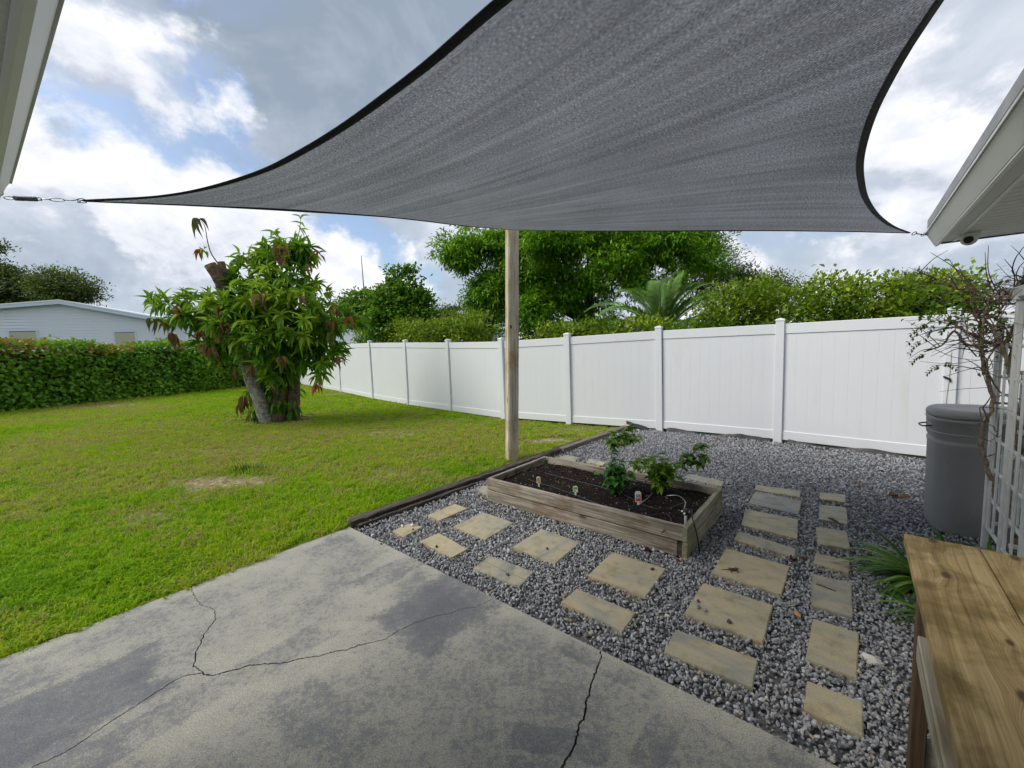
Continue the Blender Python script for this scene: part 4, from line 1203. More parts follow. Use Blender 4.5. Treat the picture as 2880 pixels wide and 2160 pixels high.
# bark and perlite flecks on the soil
def flecks(n, mat, s0, s1, seed, name, elong):
    r = np.random.default_rng(seed)
    P = np.column_stack([r.uniform(T, BL - T, n), r.uniform(T, BW - T, n), np.full(n, SOIL + 0.004)])
    P[:, 2] += (vnoise(P[:, :2], 0.25, 31) - 0.5) * 0.03 + (vnoise(P[:, :2], 0.05, 32) - 0.5) * 0.016
    X = unit(np.column_stack([r.normal(size=n), r.normal(size=n), r.normal(0, .25, n)]))
    L = r.uniform(s0, s1, n)
    me = scatter_mesh(P, X, unit(np.column_stack([r.normal(0, .3, n), r.normal(0, .3, n), np.ones(n)])), L, L / elong, r.random(n), LEAF4, mat)
    return tag(put(name, me, bed), None, None, None, 'stuff')
M['bark_chip'] = plain('bark_chip', (0.034, 0.019, 0.012), 0.9, 0.2, var=0.7, scale=60)
M['perlite'] = plain('perlite', (0.52, 0.48, 0.42), 0.9, 0.2, var=0.4, scale=60)
flecks(1900, M['bark_chip'], 0.012, 0.04, 1, 'bark_chip', 2.6)
flecks(420, M['perlite'], 0.006, 0.016, 2, 'perlite', 1.8)

def bedpt(w, z=SOIL):
    """world point -> stays in world, snapped to the soil height"""
    return np.array((w[0], w[1], z))

# ---- herbs: every leaf its own object
OVAL = lance_leaf(4, 0.25, 0.22, 0.5)
LANCE = lance_leaf(4, 0.30, 0.14, 0.42)
def leaf_mesh(tmpl, L, W, mat, smooth=True):
    v = tmpl[0] * np.array((L, W, L))
    return mesh(v, tmpl[1], mat, smooth)
def aim(o, d, roll=0.0):
    """turn the object's +x to direction d with its z upwards"""
    d = Vector(d).normalized()
    up = Vector((0, 0, 1)) if abs(d.z) < 0.97 else Vector((1, 0, 0))
    y = up.cross(d).normalized(); z = d.cross(y)
    m = Matrix((d, y, z)).transposed()
    o.rotation_euler = (m @ Matrix.Rotation(roll, 3, 'X')).to_euler()

def herb(name, label, cat, base, stems, leaves, mats, tmpl, L, W, seed, stem_r=0.003, group=None, droop=0.0):
    """stems: list of control polylines (local); leaves: per stem count; leaf objects placed along the upper part"""
    r = random.Random(seed)
    t = thing(name, label, cat, base, 0, group)
    lm = [leaf_mesh(tmpl, L * s, W * s, mats[i % len(mats)]) for i, s in enumerate((0.75, 0.9, 1.05, 1.2, 0.85, 1.0))]
    for st, nl in zip(stems, leaves):
        c = spline(st, 9)
        put('stem', tube_mesh(c, np.linspace(stem_r, stem_r * 0.45, 9), M['stem'], 5), t)
        for k in range(nl):
            f = r.uniform(0.28, 1.0) ** 0.8
            p = c[min(8, int(f * 8))] + np.array((r.gauss(0, 1), r.gauss(0, 1), r.gauss(0, 1))) * 0.008
            a = r.uniform(0, 6.28); el = r.uniform(-0.55, 0.5) - droop
            d = (math.cos(a) * math.cos(el), math.sin(a) * math.cos(el), math.sin(el))
            o = put('leaf', r.choice(lm), t, p)
            s = r.uniform(0.7, 1.15)
            o.scale = (s, s, s)
            aim(o, d, r.uniform(-.5, .5))
    return t
def bush_stems(n, h, sp, seed):
    r = random.Random(seed); out = []
    for i in range(n):
        a = i * 2.4 + r.uniform(-.3, .3); q = sp * math.sqrt((i + 0.5) / n) * r.uniform(0.8, 1.15); hh = h * (1 - 0.35 * (q / sp) ** 2) * r.uniform(0.85, 1.1)
        out.append([(0, 0, 0), (q * .45 * math.cos(a), q * .45 * math.sin(a), hh * .45), (q * math.cos(a), q * math.sin(a), hh)])
    return out
basil_at = bedpt((0.945, 3.786, 0.165)); pale_at = bedpt((1.362, 3.774, 0.165)); pep_at = bedpt((1.085, 4.569, 0.165)); pep2_at = bedpt((1.694, 4.15, 0.165))
herb('herb_plant', 'dense dark green bushy herb in the middle of the raised bed', 'plant', basil_at, bush_stems(20, 0.36, 0.15, 1), [12] * 20, [M['leaf_basil']], OVAL, 0.072, 0.048, 1)
herb('herb_plant', 'pale green bushy herb right of the dark green one, behind the red tag', 'plant', pale_at, bush_stems(20, 0.40, 0.18, 2), [12] * 20, [M['leaf_pale'], M['leaf_pepper']], LANCE, 0.095, 0.042, 2, droop=0.25)
herb('vegetable_plant', 'tall airy green plant arching up behind the dark green herb', 'plant', pep_at,
     [[(0, 0, 0), (0.02, 0.02, .16), (0.10, 0.05, .30), (0.22, .06, .42)], [(0.02, .02, .16), (.14, .10, .30), (.42, .16, .36)], [(0.02, .02, .14), (.06, .08, .30), (.10, .10, .44)], [(.05, .03, .22), (.2, -.02, .33), (.34, -.04, .34)], [(.05, .03, .22), (.02, .0, .33), (-.03, .0, .36)], [(.1, .05, .30), (.24, .12, .42), (.30, .16, .50)]],
     [30, 34, 28, 28, 18, 26], [M['leaf_pepper'], M['leaf_pale']], LANCE, 0.10, 0.036, 3, 0.004)
herb('vegetable_plant', 'leggy green plant leaning over the far right edge of the bed', 'plant', pep2_at,
     [[(0, 0, 0), (.05, .03, .10), (.12, .07, .19), (.17, .09, .27)], [(.05, .03, .10), (.10, .05, .18), (.08, .05, .24)], [(.12, .07, .17), (.26, .08, .21), (.36, .08, .19)], [(.15, .08, .22), (.26, .12, .30), (.33, .14, .33)], [(.12, .07, .17), (.22, .04, .16), (.28, .02, .13)]],
     [20, 22, 20, 18, 16], [M['leaf_pepper']], LANCE, 0.10, 0.044, 4, 0.0035)
herb('herb_plant', 'sprawling pale stems between the dark herb and the pale bushy herb', 'plant', bedpt((1.355, 4.306, 0.165)),
     [[(0, 0, 0), (-.03, .02, .10), (-.12, .03, .16)], [(0, 0, 0), (.05, .03, .12), (.10, .04, .2)], [(0, 0, 0), (0, .04, .13), (0.02, .06, .22)], [(0, 0, 0), (-.02, -.03, .09), (-.07, -.04, .13)]],
     [14, 16, 16, 12], [M['leaf_pale']], LANCE, 0.085, 0.032, 6, 0.003)
# rosemary-like sprig: needles joined
rb = bedpt((0.368, 4.682, 0.165))
t = thing('herb_sprig', 'small feathery sprig near the far left corner of the bed', 'plant', rb)
P, X = [], []
rq = random.Random(9)
for i in range(9):
    a = rq.uniform(0, 6.28); q = rq.uniform(.01, .07); hh = rq.uniform(.08, .17)
    c = spline([(0, 0, 0), (q * .4 * math.cos(a), q * .4 * math.sin(a), hh * .6), (q * math.cos(a), q * math.sin(a), hh)], 8)
    put('stem', tube_mesh(c, 0.0016, M['stem'], 4), t)
    for k in range(38):
        f = rq.random(); p = c[int(f * 7)]; b = rq.uniform(0, 6.28)
        P.append(p); X.append((math.cos(b), math.sin(b), rq.uniform(.3, 1.2)))
tag(put('needles', scatter_mesh(P, X, (0, 0, 1), 0.026, 0.004, rng.random(len(P)), LEAF2, M['leaf_rosemary']), t), None, None, None, 'stuff')

# ---- plant tags stuck in the soil
def plant_tag(base, label, w, h, patches, rotz, lean):
    t = thing('plant_tag', label, 'plant tag', base, rotz, 'plant tags in the raised bed')
    t.rotation_euler = (lean, 0, rotz)
    V = [(-w / 2, 0, 0.0), (w / 2, 0, 0.0), (w / 2, 0, h * .86), (w * .25, 0, h), (-w * .25, 0, h), (-w / 2, 0, h * .86)]
    V2 = [(x, 0.0012, z) for x, y, z in V]
    n = len(V)
    card = mesh(V + V2, [tuple(range(n)), tuple(range(2 * n - 1, n - 1, -1))] + [(i, i + n, (i + 1) % n + n, (i + 1) % n) for i in range(n)], M['tag_white'])
    put('card', card, t, (0, 0, 0.03))
    put('stake', box_mesh(w * 0.4, 0.0012, 0.08, M['tag_white']), t, (0, 0.0006, 0.0))
    for (x0, x1, z0, z1, mt) in patches:
        put('printed_picture', mesh([(x0 * w, -0.0006, z0 * h + .03), (x1 * w, -0.0006, z0 * h + .03), (x1 * w, -0.0006, z1 * h + .03), (x0 * w, -0.0006, z1 * h + .03)], [(0, 1, 2, 3)], M[mt]), t)
    return t
plant_tag(bedpt((0.241, 4.086, 0.165)), 'small plant tag with an orange picture near the left end of the bed', 0.042, 0.075, [(-.4, .3, .25, .6, 'tag_orange'), (-.3, .4, .62, .8, 'tag_orange'), (-.1, .4, .05, .22, 'tag_green')], R(-18), R(8))
plant_tag(bedpt((0.569, 3.795, 0.165)), 'small green and white plant tag left of the dark green herb', 0.046, 0.06, [(-.4, .4, .42, .8, 'tag_green'), (-.4, .1, .06, .3, 'tag_green')], R(-8), R(-5))
plant_tag(bedpt((1.077, 3.502, 0.165)), 'plant tag with a red and blue picture in front of the pale herb', 0.054, 0.095, [(-.35, .25, .38, .72, 'tag_blue'), (-.4, .4, .1, .34, 'tag_red'), (.22, .4, .36, .7, 'tag_red')], R(-6), R(-8))

# ---- drip irrigation
def soil_line(pts, r, mat, label, name='drip_tube'):
    P = spline([np.array((p[0], p[1], p[2] if len(p) > 2 and p[2] else SOIL + 0.012)) for p in pts], 16 * len(pts))
    P[:, 2] += (vnoise(P[:, :2], 0.2, 8) - 0.5) * 0.012
    return tag(put(name, tube_mesh(P, r, mat, 6)), label, 'tube', 'drip tubes on the soil')
ST = np.array((1.431, 3.305, 0.2))
soil_line([(0.278, 4.542, 0.178), (0.659, 4.152, 0.178), (0.959, 3.824, 0.178), (1.199, 3.377, 0.178), (1.511, 3.508, 0.178)], 0.0045, M['black'], 'black drip tube running through the middle of the raised bed soil')
soil_line([(0.136, 4.278, 0.178), (0.477, 3.868, 0.178), (0.754, 3.496, 0.178), (1.011, 3.276, 0.178), (1.229, 3.278, 0.178), (1.216, 3.117, 0.178), (1.082, 2.949, 0.178)], 0.0045, M['black'], 'black drip tube along the front board ending in a bend at the bed corner')
soil_line([(0.545, 4.807, 0.178), (0.904, 4.409, 0.178), (1.189, 4.16, 0.178), (1.492, 3.827, 0.178), (1.549, 3.698, 0.178)], 0.0045, M['black'], 'black drip tube along the back board of the raised bed')
soil_line([(1.375, 3.634, 0.19), (1.445, 3.547, 0.22), (1.447, 3.405, 0.22), (1.35, 3.194, 0.24), (1.342, 3.097, 0.25)], 0.004, M['steel'], 'pale looped feeder tube beside the drip valve')
soil_line([(1.077, 3.49, 0.178), (1.168, 3.583, 0.19), (1.287, 3.745, 0.178)], 0.004, M['steel'], 'short pale tube piece lying beside the red plant tag')
sp_ = np.array((1.314, 3.08, 0.165))
t = thing('drip_valve', 'black drip valve with white nozzles on a clear stake at the bed corner', 'valve', sp_)
put('stake', tube_mesh([(0, 0, -.05), (0, 0, .085), (0, 0, .09)], [.011, .011, .006], M['clear'], 10), t)
put('body', tube_mesh([(0, 0, .085), (0, 0, .09), (0, 0, .125), (0, 0, .135)], [.014, .022, .022, .012], M['black'], 12), t)
for a in (0.3, 2.2, 4.0):
    put('nozzle', tube_mesh([(.018 * math.cos(a), .018 * math.sin(a), .105), (.034 * math.cos(a), .034 * math.sin(a), .105), (.036 * math.cos(a), .036 * math.sin(a), .105)], [.006, .008, .004], M['white_paint'], 8), t)
e = b0 + ux * (BL + 0.012) + uy * 0.16
put('supply_tube', tube_mesh(spline([(0, 0, .11), (.05, .02, .12), tuple(e - sp_ + np.array((-.02, 0, BED_TOP + .02))), tuple(e - sp_ + np.array((.016, 0.0, .12))), tuple(e - sp_ + np.array((.012, -.06, -.02))), tuple(e - sp_ + np.array((.0, -.1, -.17)))], 26), .0045, M['black'], 6), t)

# ================================================================== shade sail
SL = [(-2.017, 2.04, 2.347), (-1.727, 2.092, 2.375), (-1.463, 2.075, 2.4), (-1.132, 1.978, 2.43), (-0.877, 1.859, 2.46), (-0.646, 1.737, 2.495), (-0.438, 1.61, 2.53), (-0.259, 1.499, 2.565), (-0.12, 1.402, 2.595), (-0.007, 1.325, 2.62), (0.16, 1.21, 2.645), (0.34, 1.06, 2.67), (0.55, 0.78, 2.70), (0.72, 0.35, 2.73), (0.8, -0.05, 2.76)]
SR = [(3.048, 3.2, 2.354), (2.796, 3.061, 2.37), (2.465, 2.814, 2.385), (2.155, 2.538, 2.4), (1.944, 2.324, 2.425), (1.776, 2.134, 2.45), (1.656, 1.97, 2.485), (1.554, 1.807, 2.52), (1.485, 1.666, 2.555), (1.436, 1.544, 2.59), (1.407, 1.453, 2.615), (1.386, 1.39, 2.63), (1.35, 1.26, 2.65), (1.28, 1.0, 2.68), (1.15, 0.62, 2.71), (0.97, 0.25, 2.735), (0.8, -0.05, 2.76)]
SFL = [(-2.017, 2.04, 2.347), (-1.73, 2.3, 2.402), (-1.321, 2.62, 2.462), (-0.906, 3.4, 2.644), (-0.457, 4.4, 2.853), (0.052, 5.56, 3.119)]
SFR = [(0.052, 5.56, 3.119), (0.802, 4.75, 2.858), (1.381, 4.15, 2.673), (2.042, 3.7, 2.535), (2.622, 3.4, 2.431), (3.048, 3.2, 2.354)]
NU, NV = 72, 72
c0 = resample(spline(SL, 200), NU)                 # L -> N
d1 = resample(spline(SR, 220)[::-1], NV)           # N -> R
d0 = resample(spline(SFL, 160), NV)                # L -> F
c1 = resample(spline(SFR, 160), NU)                # F -> R
uu = np.linspace(0, 1, NU)[:, None, None]; vv = np.linspace(0, 1, NV)[None, :, None]
cL, cN, cF, cR = c0[0], c0[-1], d0[-1], d1[-1]
Sf = (1 - vv) * c0[:, None] + vv * c1[:, None] + (1 - uu) * d0[None] + uu * d1[None] - ((1 - uu) * (1 - vv) * cL + uu * (1 - vv) * cN + (1 - uu) * vv * cF + uu * vv * cR)
ub = (uu * (1 - uu) * vv * (1 - vv) * 16)[:, :, 0]
for _ in range(1500):
    Sf[1:-1, 1:-1] = 0.25 * (Sf[2:, 1:-1] + Sf[:-2, 1:-1] + Sf[1:-1, 2:] + Sf[1:-1, :-2])
Sf[:, :, 2] += 0.02 * ub
# soft tension ripples fanning from the corners
wr = (0.005 * np.sin(38 * vv[..., 0] + 1.5 * np.sin(3 * uu[..., 0])) + 0.003 * np.sin(83 * vv[..., 0] + 2 * uu[..., 0])) * ub
Sf[:, :, 2] += wr
sail = thing('shade_sail', 'large dark grey mesh shade sail stretched overhead between the eaves and the post', 'shade sail', (0, 0, 0))
V = Sf.reshape(-1, 3); Fc = []
for i in range(NU - 1):
    for j in range(NV - 1):
        a = i * NV + j
        Fc.append((a, a + NV, a + NV + 1, a + 1))
cl = mesh(V, Fc, M['sail'], True)
uvl = cl.uv_layers.new(name='UVMap')
lv = np.zeros(len(cl.loops), np.int32); cl.loops.foreach_get('vertex_index', lv)
# fabric coordinates: x across the knit rows, y along them (the rows run beside the left edge)
iu, iv = lv // NV / (NU - 1), lv % NV / (NV - 1)
w_uv = np.column_stack([iv * 4.0, iu * 4.0]).astype(np.float32)
uvl.data.foreach_set('uv', w_uv.ravel())
put('cloth', cl, sail)
def hem(curve, inner, wd, name='hem', mt='hem'):
    """folded edge band: a flat padded strip just below the cloth edge"""
    n = len(curve)
    ins = unit(inner - curve)
    nrm = unit(np.cross(np.gradient(curve, axis=0), ins)); nrm = np.where(nrm[:, 2:3] < 0, -nrm, nrm)
    V, Fc = [], []
    ws = wd * np.clip(np.minimum(np.arange(n), np.arange(n)[::-1]) / 6.0, 0.25, 1)
    for i in range(n):
        c, s, u = curve[i], ins[i], nrm[i]
        V += [c - s * 0.008, c + s * ws[i] * .5 - u * 0.005, c + s * ws[i] - u * 0.002, c + s * ws[i] + u * 0.002, c + s * ws[i] * .5 + u * 0.006, c - s * 0.008 + u * 0.003]
    for i in range(n - 1):
        for k in range(6):
            a = 6 * i + k; b = 6 * i + (k + 1) % 6
            Fc.append((a, b, b + 6, a + 6))
    return put(name, mesh(V, Fc, M[mt], False), sail)
hem(c0, Sf[:, 6], 0.031)
hem(d1, Sf[-7, :], 0.024, 'hem', 'hem_edge')
hem(d0, Sf[6, :], 0.03)
hem(c1, Sf[:, -7], 0.03)
def ring(name, c, r, t, ax, mat, parent, sx=1.0):
    """link / ring of wire: an oval in the plane containing direction ax"""
    ax = unit(np.asarray(ax, float)); up = np.array((0, 0, 1.0)); s = unit(np.cross(ax, up)); u = np.cross(s, ax)
    pts = [np.asarray(c) + ax * r * sx * math.cos(a) + (0.75 * s + 0.66 * u) * r * math.sin(a) for a in np.linspace(0, 2 * math.pi, 21)]
    return put(name, tube_mesh(pts, t, mat, 6), parent)
# left corner hardware: ring, hook, turnbuckle, spring, eye
Lx = np.array((-2.281, 1.93, 2.331)); L1 = np.array(SL[0]); ld = unit(L1 - Lx); ll = np.linalg.norm(L1 - Lx)
hwl = thing('sail_turnbuckle', 'steel spring and turnbuckle tying the sail to the left eave', 'turnbuckle', Lx)
def lp(f): return ld * ll * f
ring('corner_ring', lp(0.985), 0.011, 0.002, ld, M['dark_steel'], hwl, 1.5)
put('hook', tube_mesh([lp(0.78), lp(0.88), lp(0.93) + np.array((0, 0, .006)), lp(0.965), lp(0.95) + np.array((0, 0, -.008)), lp(0.92) + np.array((0, 0, -.008))], 0.0022, M['dark_steel'], 6), hwl)
ring('turnbuckle_body', lp(0.67), 0.0085, 0.002, ld, M['steel'], hwl, 3.2)
put('rod', tube_mesh([lp(0.46), lp(0.60)], 0.0022, M['steel'], 6), hwl)
put('rod', tube_mesh([lp(0.73), lp(0.80)], 0.0022, M['steel'], 6), hwl)
sp_pts = []
sid = unit(np.cross(ld, (0, 0, 1))); upv = np.cross(sid, ld)
for a in np.linspace(0, 2 * math.pi * 16, 16 * 10):
    f = 0.16 + 0.27 * a / (2 * math.pi * 16)
    sp_pts.append(lp(f) + 0.0088 * (math.cos(a) * sid + math.sin(a) * upv))
put('spring', tube_mesh(sp_pts, 0.0023, M['dark_steel'], 5), hwl)
ring('spring_loop', lp(0.455), 0.007, 0.002, ld, M['dark_steel'], hwl, 1.3)
ring('eye', lp(0.1), 0.008, 0.002, ld, M['steel'], hwl, 2.0)
# right corner hardware
R1 = np.array(SR[0]); Rx = np.array((3.402, 3.32, 2.347)); rd = Rx - R1
hwr = thing('sail_hook', 'thin steel hook and ring tying the sail to the right eave', 'hook', R1)
ring('corner_ring', rd * 0.15, 0.014, 0.003, unit(rd), M['dark_steel'], hwr, 1.4)
put('rod', tube_mesh([rd * 0.2, rd * 0.45, rd * 0.7, rd * 1.0], 0.004, M['dark_steel'], 6), hwr)
ring('shackle', rd * 0.45, 0.014, 0.003, unit(rd), M['steel'], hwr, 1.3)
# far corner strap to the post
fs = thing('sail_strap', 'short dark strap tying the far sail corner to the wooden post', 'strap', SFL[-1])
pe = pb + np.array((0, -0.09, 3.2)) - np.array(SFL[-1])
put('strap_band', tube_mesh([(0, 0, 0), tuple(pe * .5), tuple(pe)], 0.006, M['hem'], 6), fs)

# ================================================================== house wings (L-shaped house around the patio)
house = thing('house', 'single-storey house whose pale eaves frame the patio on both sides', 'house', (0, 0, 0))
def hbox(name, a0, a1, b0_, b1_, z0, z1, mat, parent=house, bev=0.0):
    c = H((a0 + a1) / 2, (b0_ + b1_) / 2, (z0 + z1) / 2)
    return put(name, box_mesh(a1 - a0, b1_ - b0_, z1 - z0, mat, bev), parent, c, (0, 0, AX))
# right wing: eave along E1, ends over the bin
RE, RB, RT = -0.45, 2.266, 2.40
rend = 4.62
def prism(name, prof, to_world, s0_, s1_, mat):
    """extrude a cross-section (offset, z) along a run from s0_ to s1_"""
    n = len(prof)
    V = [to_world(s0_, o, z) for o, z in prof] + [to_world(s1_, o, z) for o, z in prof]
    Fc = [tuple(range(n)), tuple(range(2 * n - 1, n - 1, -1))] + [(i, i + n, (i + 1) % n + n, (i + 1) % n) for i in range(n)]
    bm = bmesh.new(); vs = [bm.verts.new(tuple(v)) for v in V]
    for f in Fc: bm.faces.new([vs[k] for k in f])
    bmesh.ops.recalc_face_normals(bm, faces=bm.faces)
    return put(name, bm_mesh(bm, mat), house)
RW = lambda a, b, z: H(a, b, z)
prism('fascia', [(-0.402, 2.358), (-0.449, 2.268), (-0.475, 2.268), (-0.475, 2.358)], RW, -0.4, rend, M['white_paint'])
prism('drip_edge', [(-0.394, 2.360), (-0.394, 2.374), (-0.475, 2.400), (-0.475, 2.360)], RW, -0.4, rend + 0.012, M['old_white'])
prism('fascia_lip', [(-0.452, 2.2665), (-0.452, 2.258), (-0.466, 2.258), (-0.478, 2.2665)], RW, -0.4, rend - 0.002, M['white_paint'])
hbox('soffit_channel', -0.4, rend - 0.004, -0.565, -0.545, RB + 0.008, RB + 0.026, M['white_paint'], house, 0.002)
hbox('soffit_board', -0.4, rend - 0.006, -0.544, -0.479, RB + 0.014, RB + 0.024, M['soffit'], house, 0.002)
sb = box_mesh(0.088, 0.62, 0.012, M['soffit'], 0.004, 1)
for k in range(40):
    a = rend - 0.055 - k * 0.096
    if a < 0.6:
        break
    put('soffit_board', sb, house, H(a, -0.566 - 0.31, RB + 0.02), (0, 0, AX))
hbox('soffit_backing', 0.6, rend - 0.03, -1.2, -0.57, RB + 0.027, RB + 0.033, M['stucco'])
hbox('end_fascia', rend - 0.02, rend, -1.5, -0.4765, RB + 0.03, RT - 0.04, M['white_paint'], house, 0.002)
hbox('end_lip', rend - 0.024, rend - 0.004, -1.5, -0.48, RB + 0.004, RB + 0.0125, M['dark_steel'], house)
# walls (behind the camera or outside the frame, seen only from the side)
hbox('wall', wall_a - 6.0, rend - 0.55, -1.25, -1.0, -0.05, RB + 0.01, M['stucco'])
hbox('wall', wall_a - 0.2, wall_a, -1.0, 2.45, -0.05, 2.27, M['stucco'])
hbox('wall', wall_a - 6.0, wall_a - 0.2, 2.25, 2.45, -0.05, 2.27, M['stucco'])
hbox('wall', rend - 0.75, rend - 0.55, -6.0, -1.25, -0.05, RB + 0.01, M['stucco'])
# left wing: eave along E2
LEa, LEb = (-2.137, 1.849, 2.36), (-0.945, 0.955, 2.36)
la, lb = np.array(LEa), np.array(LEb); lw = unit(lb - la); lin = np.array((-lw[1], lw[0], 0)); lin = lin if lin @ E1 < 0 else -lin
lend = la + (lb - la) * 1.72
def lbox(name, s0_, s1_, o0, o1, z0, z1, mat, bev=0.0):
    L = np.linalg.norm(lend - la)
    c = la + lw * (s0_ + s1_) / 2 + lin * (o0 + o1) / 2
    return put(name, box_mesh(s1_ - s0_, o1 - o0, z1 - z0, mat, bev), house, (c[0], c[1], (z0 + z1) / 2), (0, 0, math.atan2(lw[1], lw[0])))
LL = np.linalg.norm(lend - la)
LW = lambda a, o, z: (lambda c: np.array((c[0], c[1], z)))(la + lw * a + lin * o)
prism('fascia', [(0.0, 2.358), (0.047, 2.268), (0.07, 2.268), (0.07, 2.358)], LW, 0.0, LL, M['white_paint'])
prism('drip_edge', [(-0.008, 2.360), (-0.008, 2.374), (0.07, 2.40), (0.07, 2.360)], LW, -0.01, LL, M['old_white'])
prism('fascia_lip', [(0.05, 2.2665), (0.05, 2.258), (0.064, 2.258), (0.075, 2.2665)], LW, 0.002, LL, M['white_paint'])
lbox('soffit_panel', 0.006, LL, 0.0765, 0.75, 2.274, 2.284, M['stucco'])
lbox('end_fascia', 0.0, 0.02, 0.0765, 1.2, 2.286, 2.36, M['white_paint'])
# roofs
def slab_roof(p0, p1, p2, p3, th=0.06):
    b = [np.array(p, float) for p in (p0, p1, p2, p3)]
    t = [p + np.array((0, 0, th)) for p in b]
    return put('roof', mesh(b + t, [(3, 2, 1, 0), (4, 5, 6, 7)] + [(i, (i + 1) % 4, (i + 1) % 4 + 4, i + 4) for i in range(4)], M['roof_grey']), house)
slab_roof(H(-5, -0.405, RT + .004), H(rend, -0.405, RT + .004), H(rend, -4.5, RT + 1.2), H(-5, -4.5, RT + 1.2))
la_ = la + lin * .02; le_ = lend + lin * .02
slab_roof(tuple(la_[:2]) + (2.405,), tuple(le_[:2]) + (2.405,), tuple((le_ + lin * 4)[:2]) + (3.6,), tuple((la_ + lin * 4)[:2]) + (3.6,))
# corrugated downspout elbow at the left eave corner
eb = np.array((-2.251, 1.9, 2.369))
dsp = thing('downspout_elbow', 'white ribbed downspout elbow at the left eave corner', 'downspout', eb)
pts = spline([(0.0, 0.0, 0.07), (0.0, 0.0, 0.03), (-0.012, 0.0, -0.02), (-0.05, -0.01, -0.055), (-0.1, -0.02, -0.07)], 40)
put('elbow', tube_mesh(pts, [0.024 + 0.0022 * math.sin(i * 1.7) for i in range(40)], M['old_white'], 14), dsp)
# dome camera under the right soffit
dc = np.array((3.235, 2.955, 2.27))
dm = thing('dome_camera', 'white dome security camera under the right eave corner', 'camera', dc)
put('base', tube_mesh([(0, 0, 0.012), (0, 0, -0.012), (0, 0, -0.02)], [0.055, 0.055, 0.048], M['white_paint'], 24), dm)
bm = bmesh.new(); bmesh.ops.create_uvsphere(bm, u_segments=24, v_segments=12, radius=0.045)
put('dome', bm_mesh(bm, M['white_paint'], True), dm, (0, 0, -0.028))
toc = unit(np.array((-dc[0], -dc[1], 1.59 - dc[2])) + np.array((-0.35, .1, -.6)))
put('lens', tube_mesh([toc * 0.036, toc * 0.047, toc * 0.049], [0.022, 0.022, 0.015], M['black'], 16), dm, (0, 0, -0.028))
put('lens_ring', tube_mesh([toc * 0.035, toc * 0.046], [0.026, 0.0245], M['dark_steel'], 16), dm, (0, 0, -0.028))

# ================================================================== grey storage bin
bc = np.array((3.70, 3.24, -0.012))
gbin = thing('storage_bin', 'tall grey plastic bin with a dished lid standing on the gravel', 'bin', bc, AX + 0.1)
def rsq(w, r, n=5):
    out = []
    for cx, cy, a0 in ((1, 1, 0), (-1, 1, 90), (-1, -1, 180), (1, -1, 270)):
        for k in range(n + 1):
            a = R(a0 + 90 * k / n)
            out.append((cx * (w - r) + r * math.cos(a), cy * (w - r) + r * math.sin(a)))
    return out
def loft(secs, cap_top=True, cap_bot=True):
    V, Fc = [], []
    n = len(secs[0][1])
    for z, pts in secs:
        V += [(x, y, z) for x, y in pts]
    for i in range(len(secs) - 1):
        for k in range(n):
            a, b = i * n + k, i * n + (k + 1) % n
            Fc.append((a, b, b + n, a + n))
    if cap_bot: Fc.append(tuple(range(n - 1, -1, -1)))
    if cap_top: Fc.append(tuple(range((len(secs) - 1) * n, len(secs) * n)))
    return V, Fc
W0 = 0.262
body = [(0.0, rsq(W0 * .90, .13)), (0.02, rsq(W0 * .925, .14)), (0.3, rsq(W0 * .95, .15)), (0.70, rsq(W0 * .965, .155)), (0.715, rsq(W0 * .985, .16)), (0.735, rsq(W0 * .985, .16)), (0.745, rsq(W0 * .965, .16)), (0.76, rsq(W0 * .97, .16)), (0.775, rsq(W0 * 1.0, .165)), (0.90, rsq(W0 * 1.015, .17)), (0.905, rsq(W0 * 1.03, .17)), (0.925, rsq(W0 * 1.03, .17)), (0.93, rsq(W0 * .98, .16))]
put('body', mesh(*loft(body), M['bin'], True), gbin)
lid = [(0.931, rsq(W0 * 1.0, .165)), (0.938, rsq(W0 * 1.035, .175)), (0.965, rsq(W0 * 1.03, .175)), (0.985, rsq(W0 * 0.985, .17)), (0.998, rsq(W0 * 0.9, .16)), (0.996, rsq(W0 * .72, .13)), (0.984, rsq(W0 * .6, .11)), (0.982, rsq(W0 * .3, .06))]
put('lid', mesh(*loft(lid, True, True), M['bin'], True), gbin)
put('seam_band', mesh(*loft([(0.8, rsq(W0 * 1.006, .167)), (0.804, rsq(W0 * 1.018, .168)), (0.812, rsq(W0 * 1.018, .168)), (0.816, rsq(W0 * 1.008, .167))], False, False), M['bin'], True), gbin)
for sgn, rz in ((1, 0.0),):
    hp = [(-.07, 0, 0), (-.075, .03, -.004), (-.05, .055, -.01), (.05, .055, -.01), (.075, .03, -.004), (.07, 0, 0)]
    put('handle', tube_mesh(spline(hp, 22), 0.006, M['black'], 7), gbin, (0.0, W0 * 1.005, 0.85), (0, 0, 0))
put('handle_mount', box_mesh(0.17, 0.02, 0.035, M['bin'], 0.008, 2), gbin, (0, W0 * 0.995, 0.852))

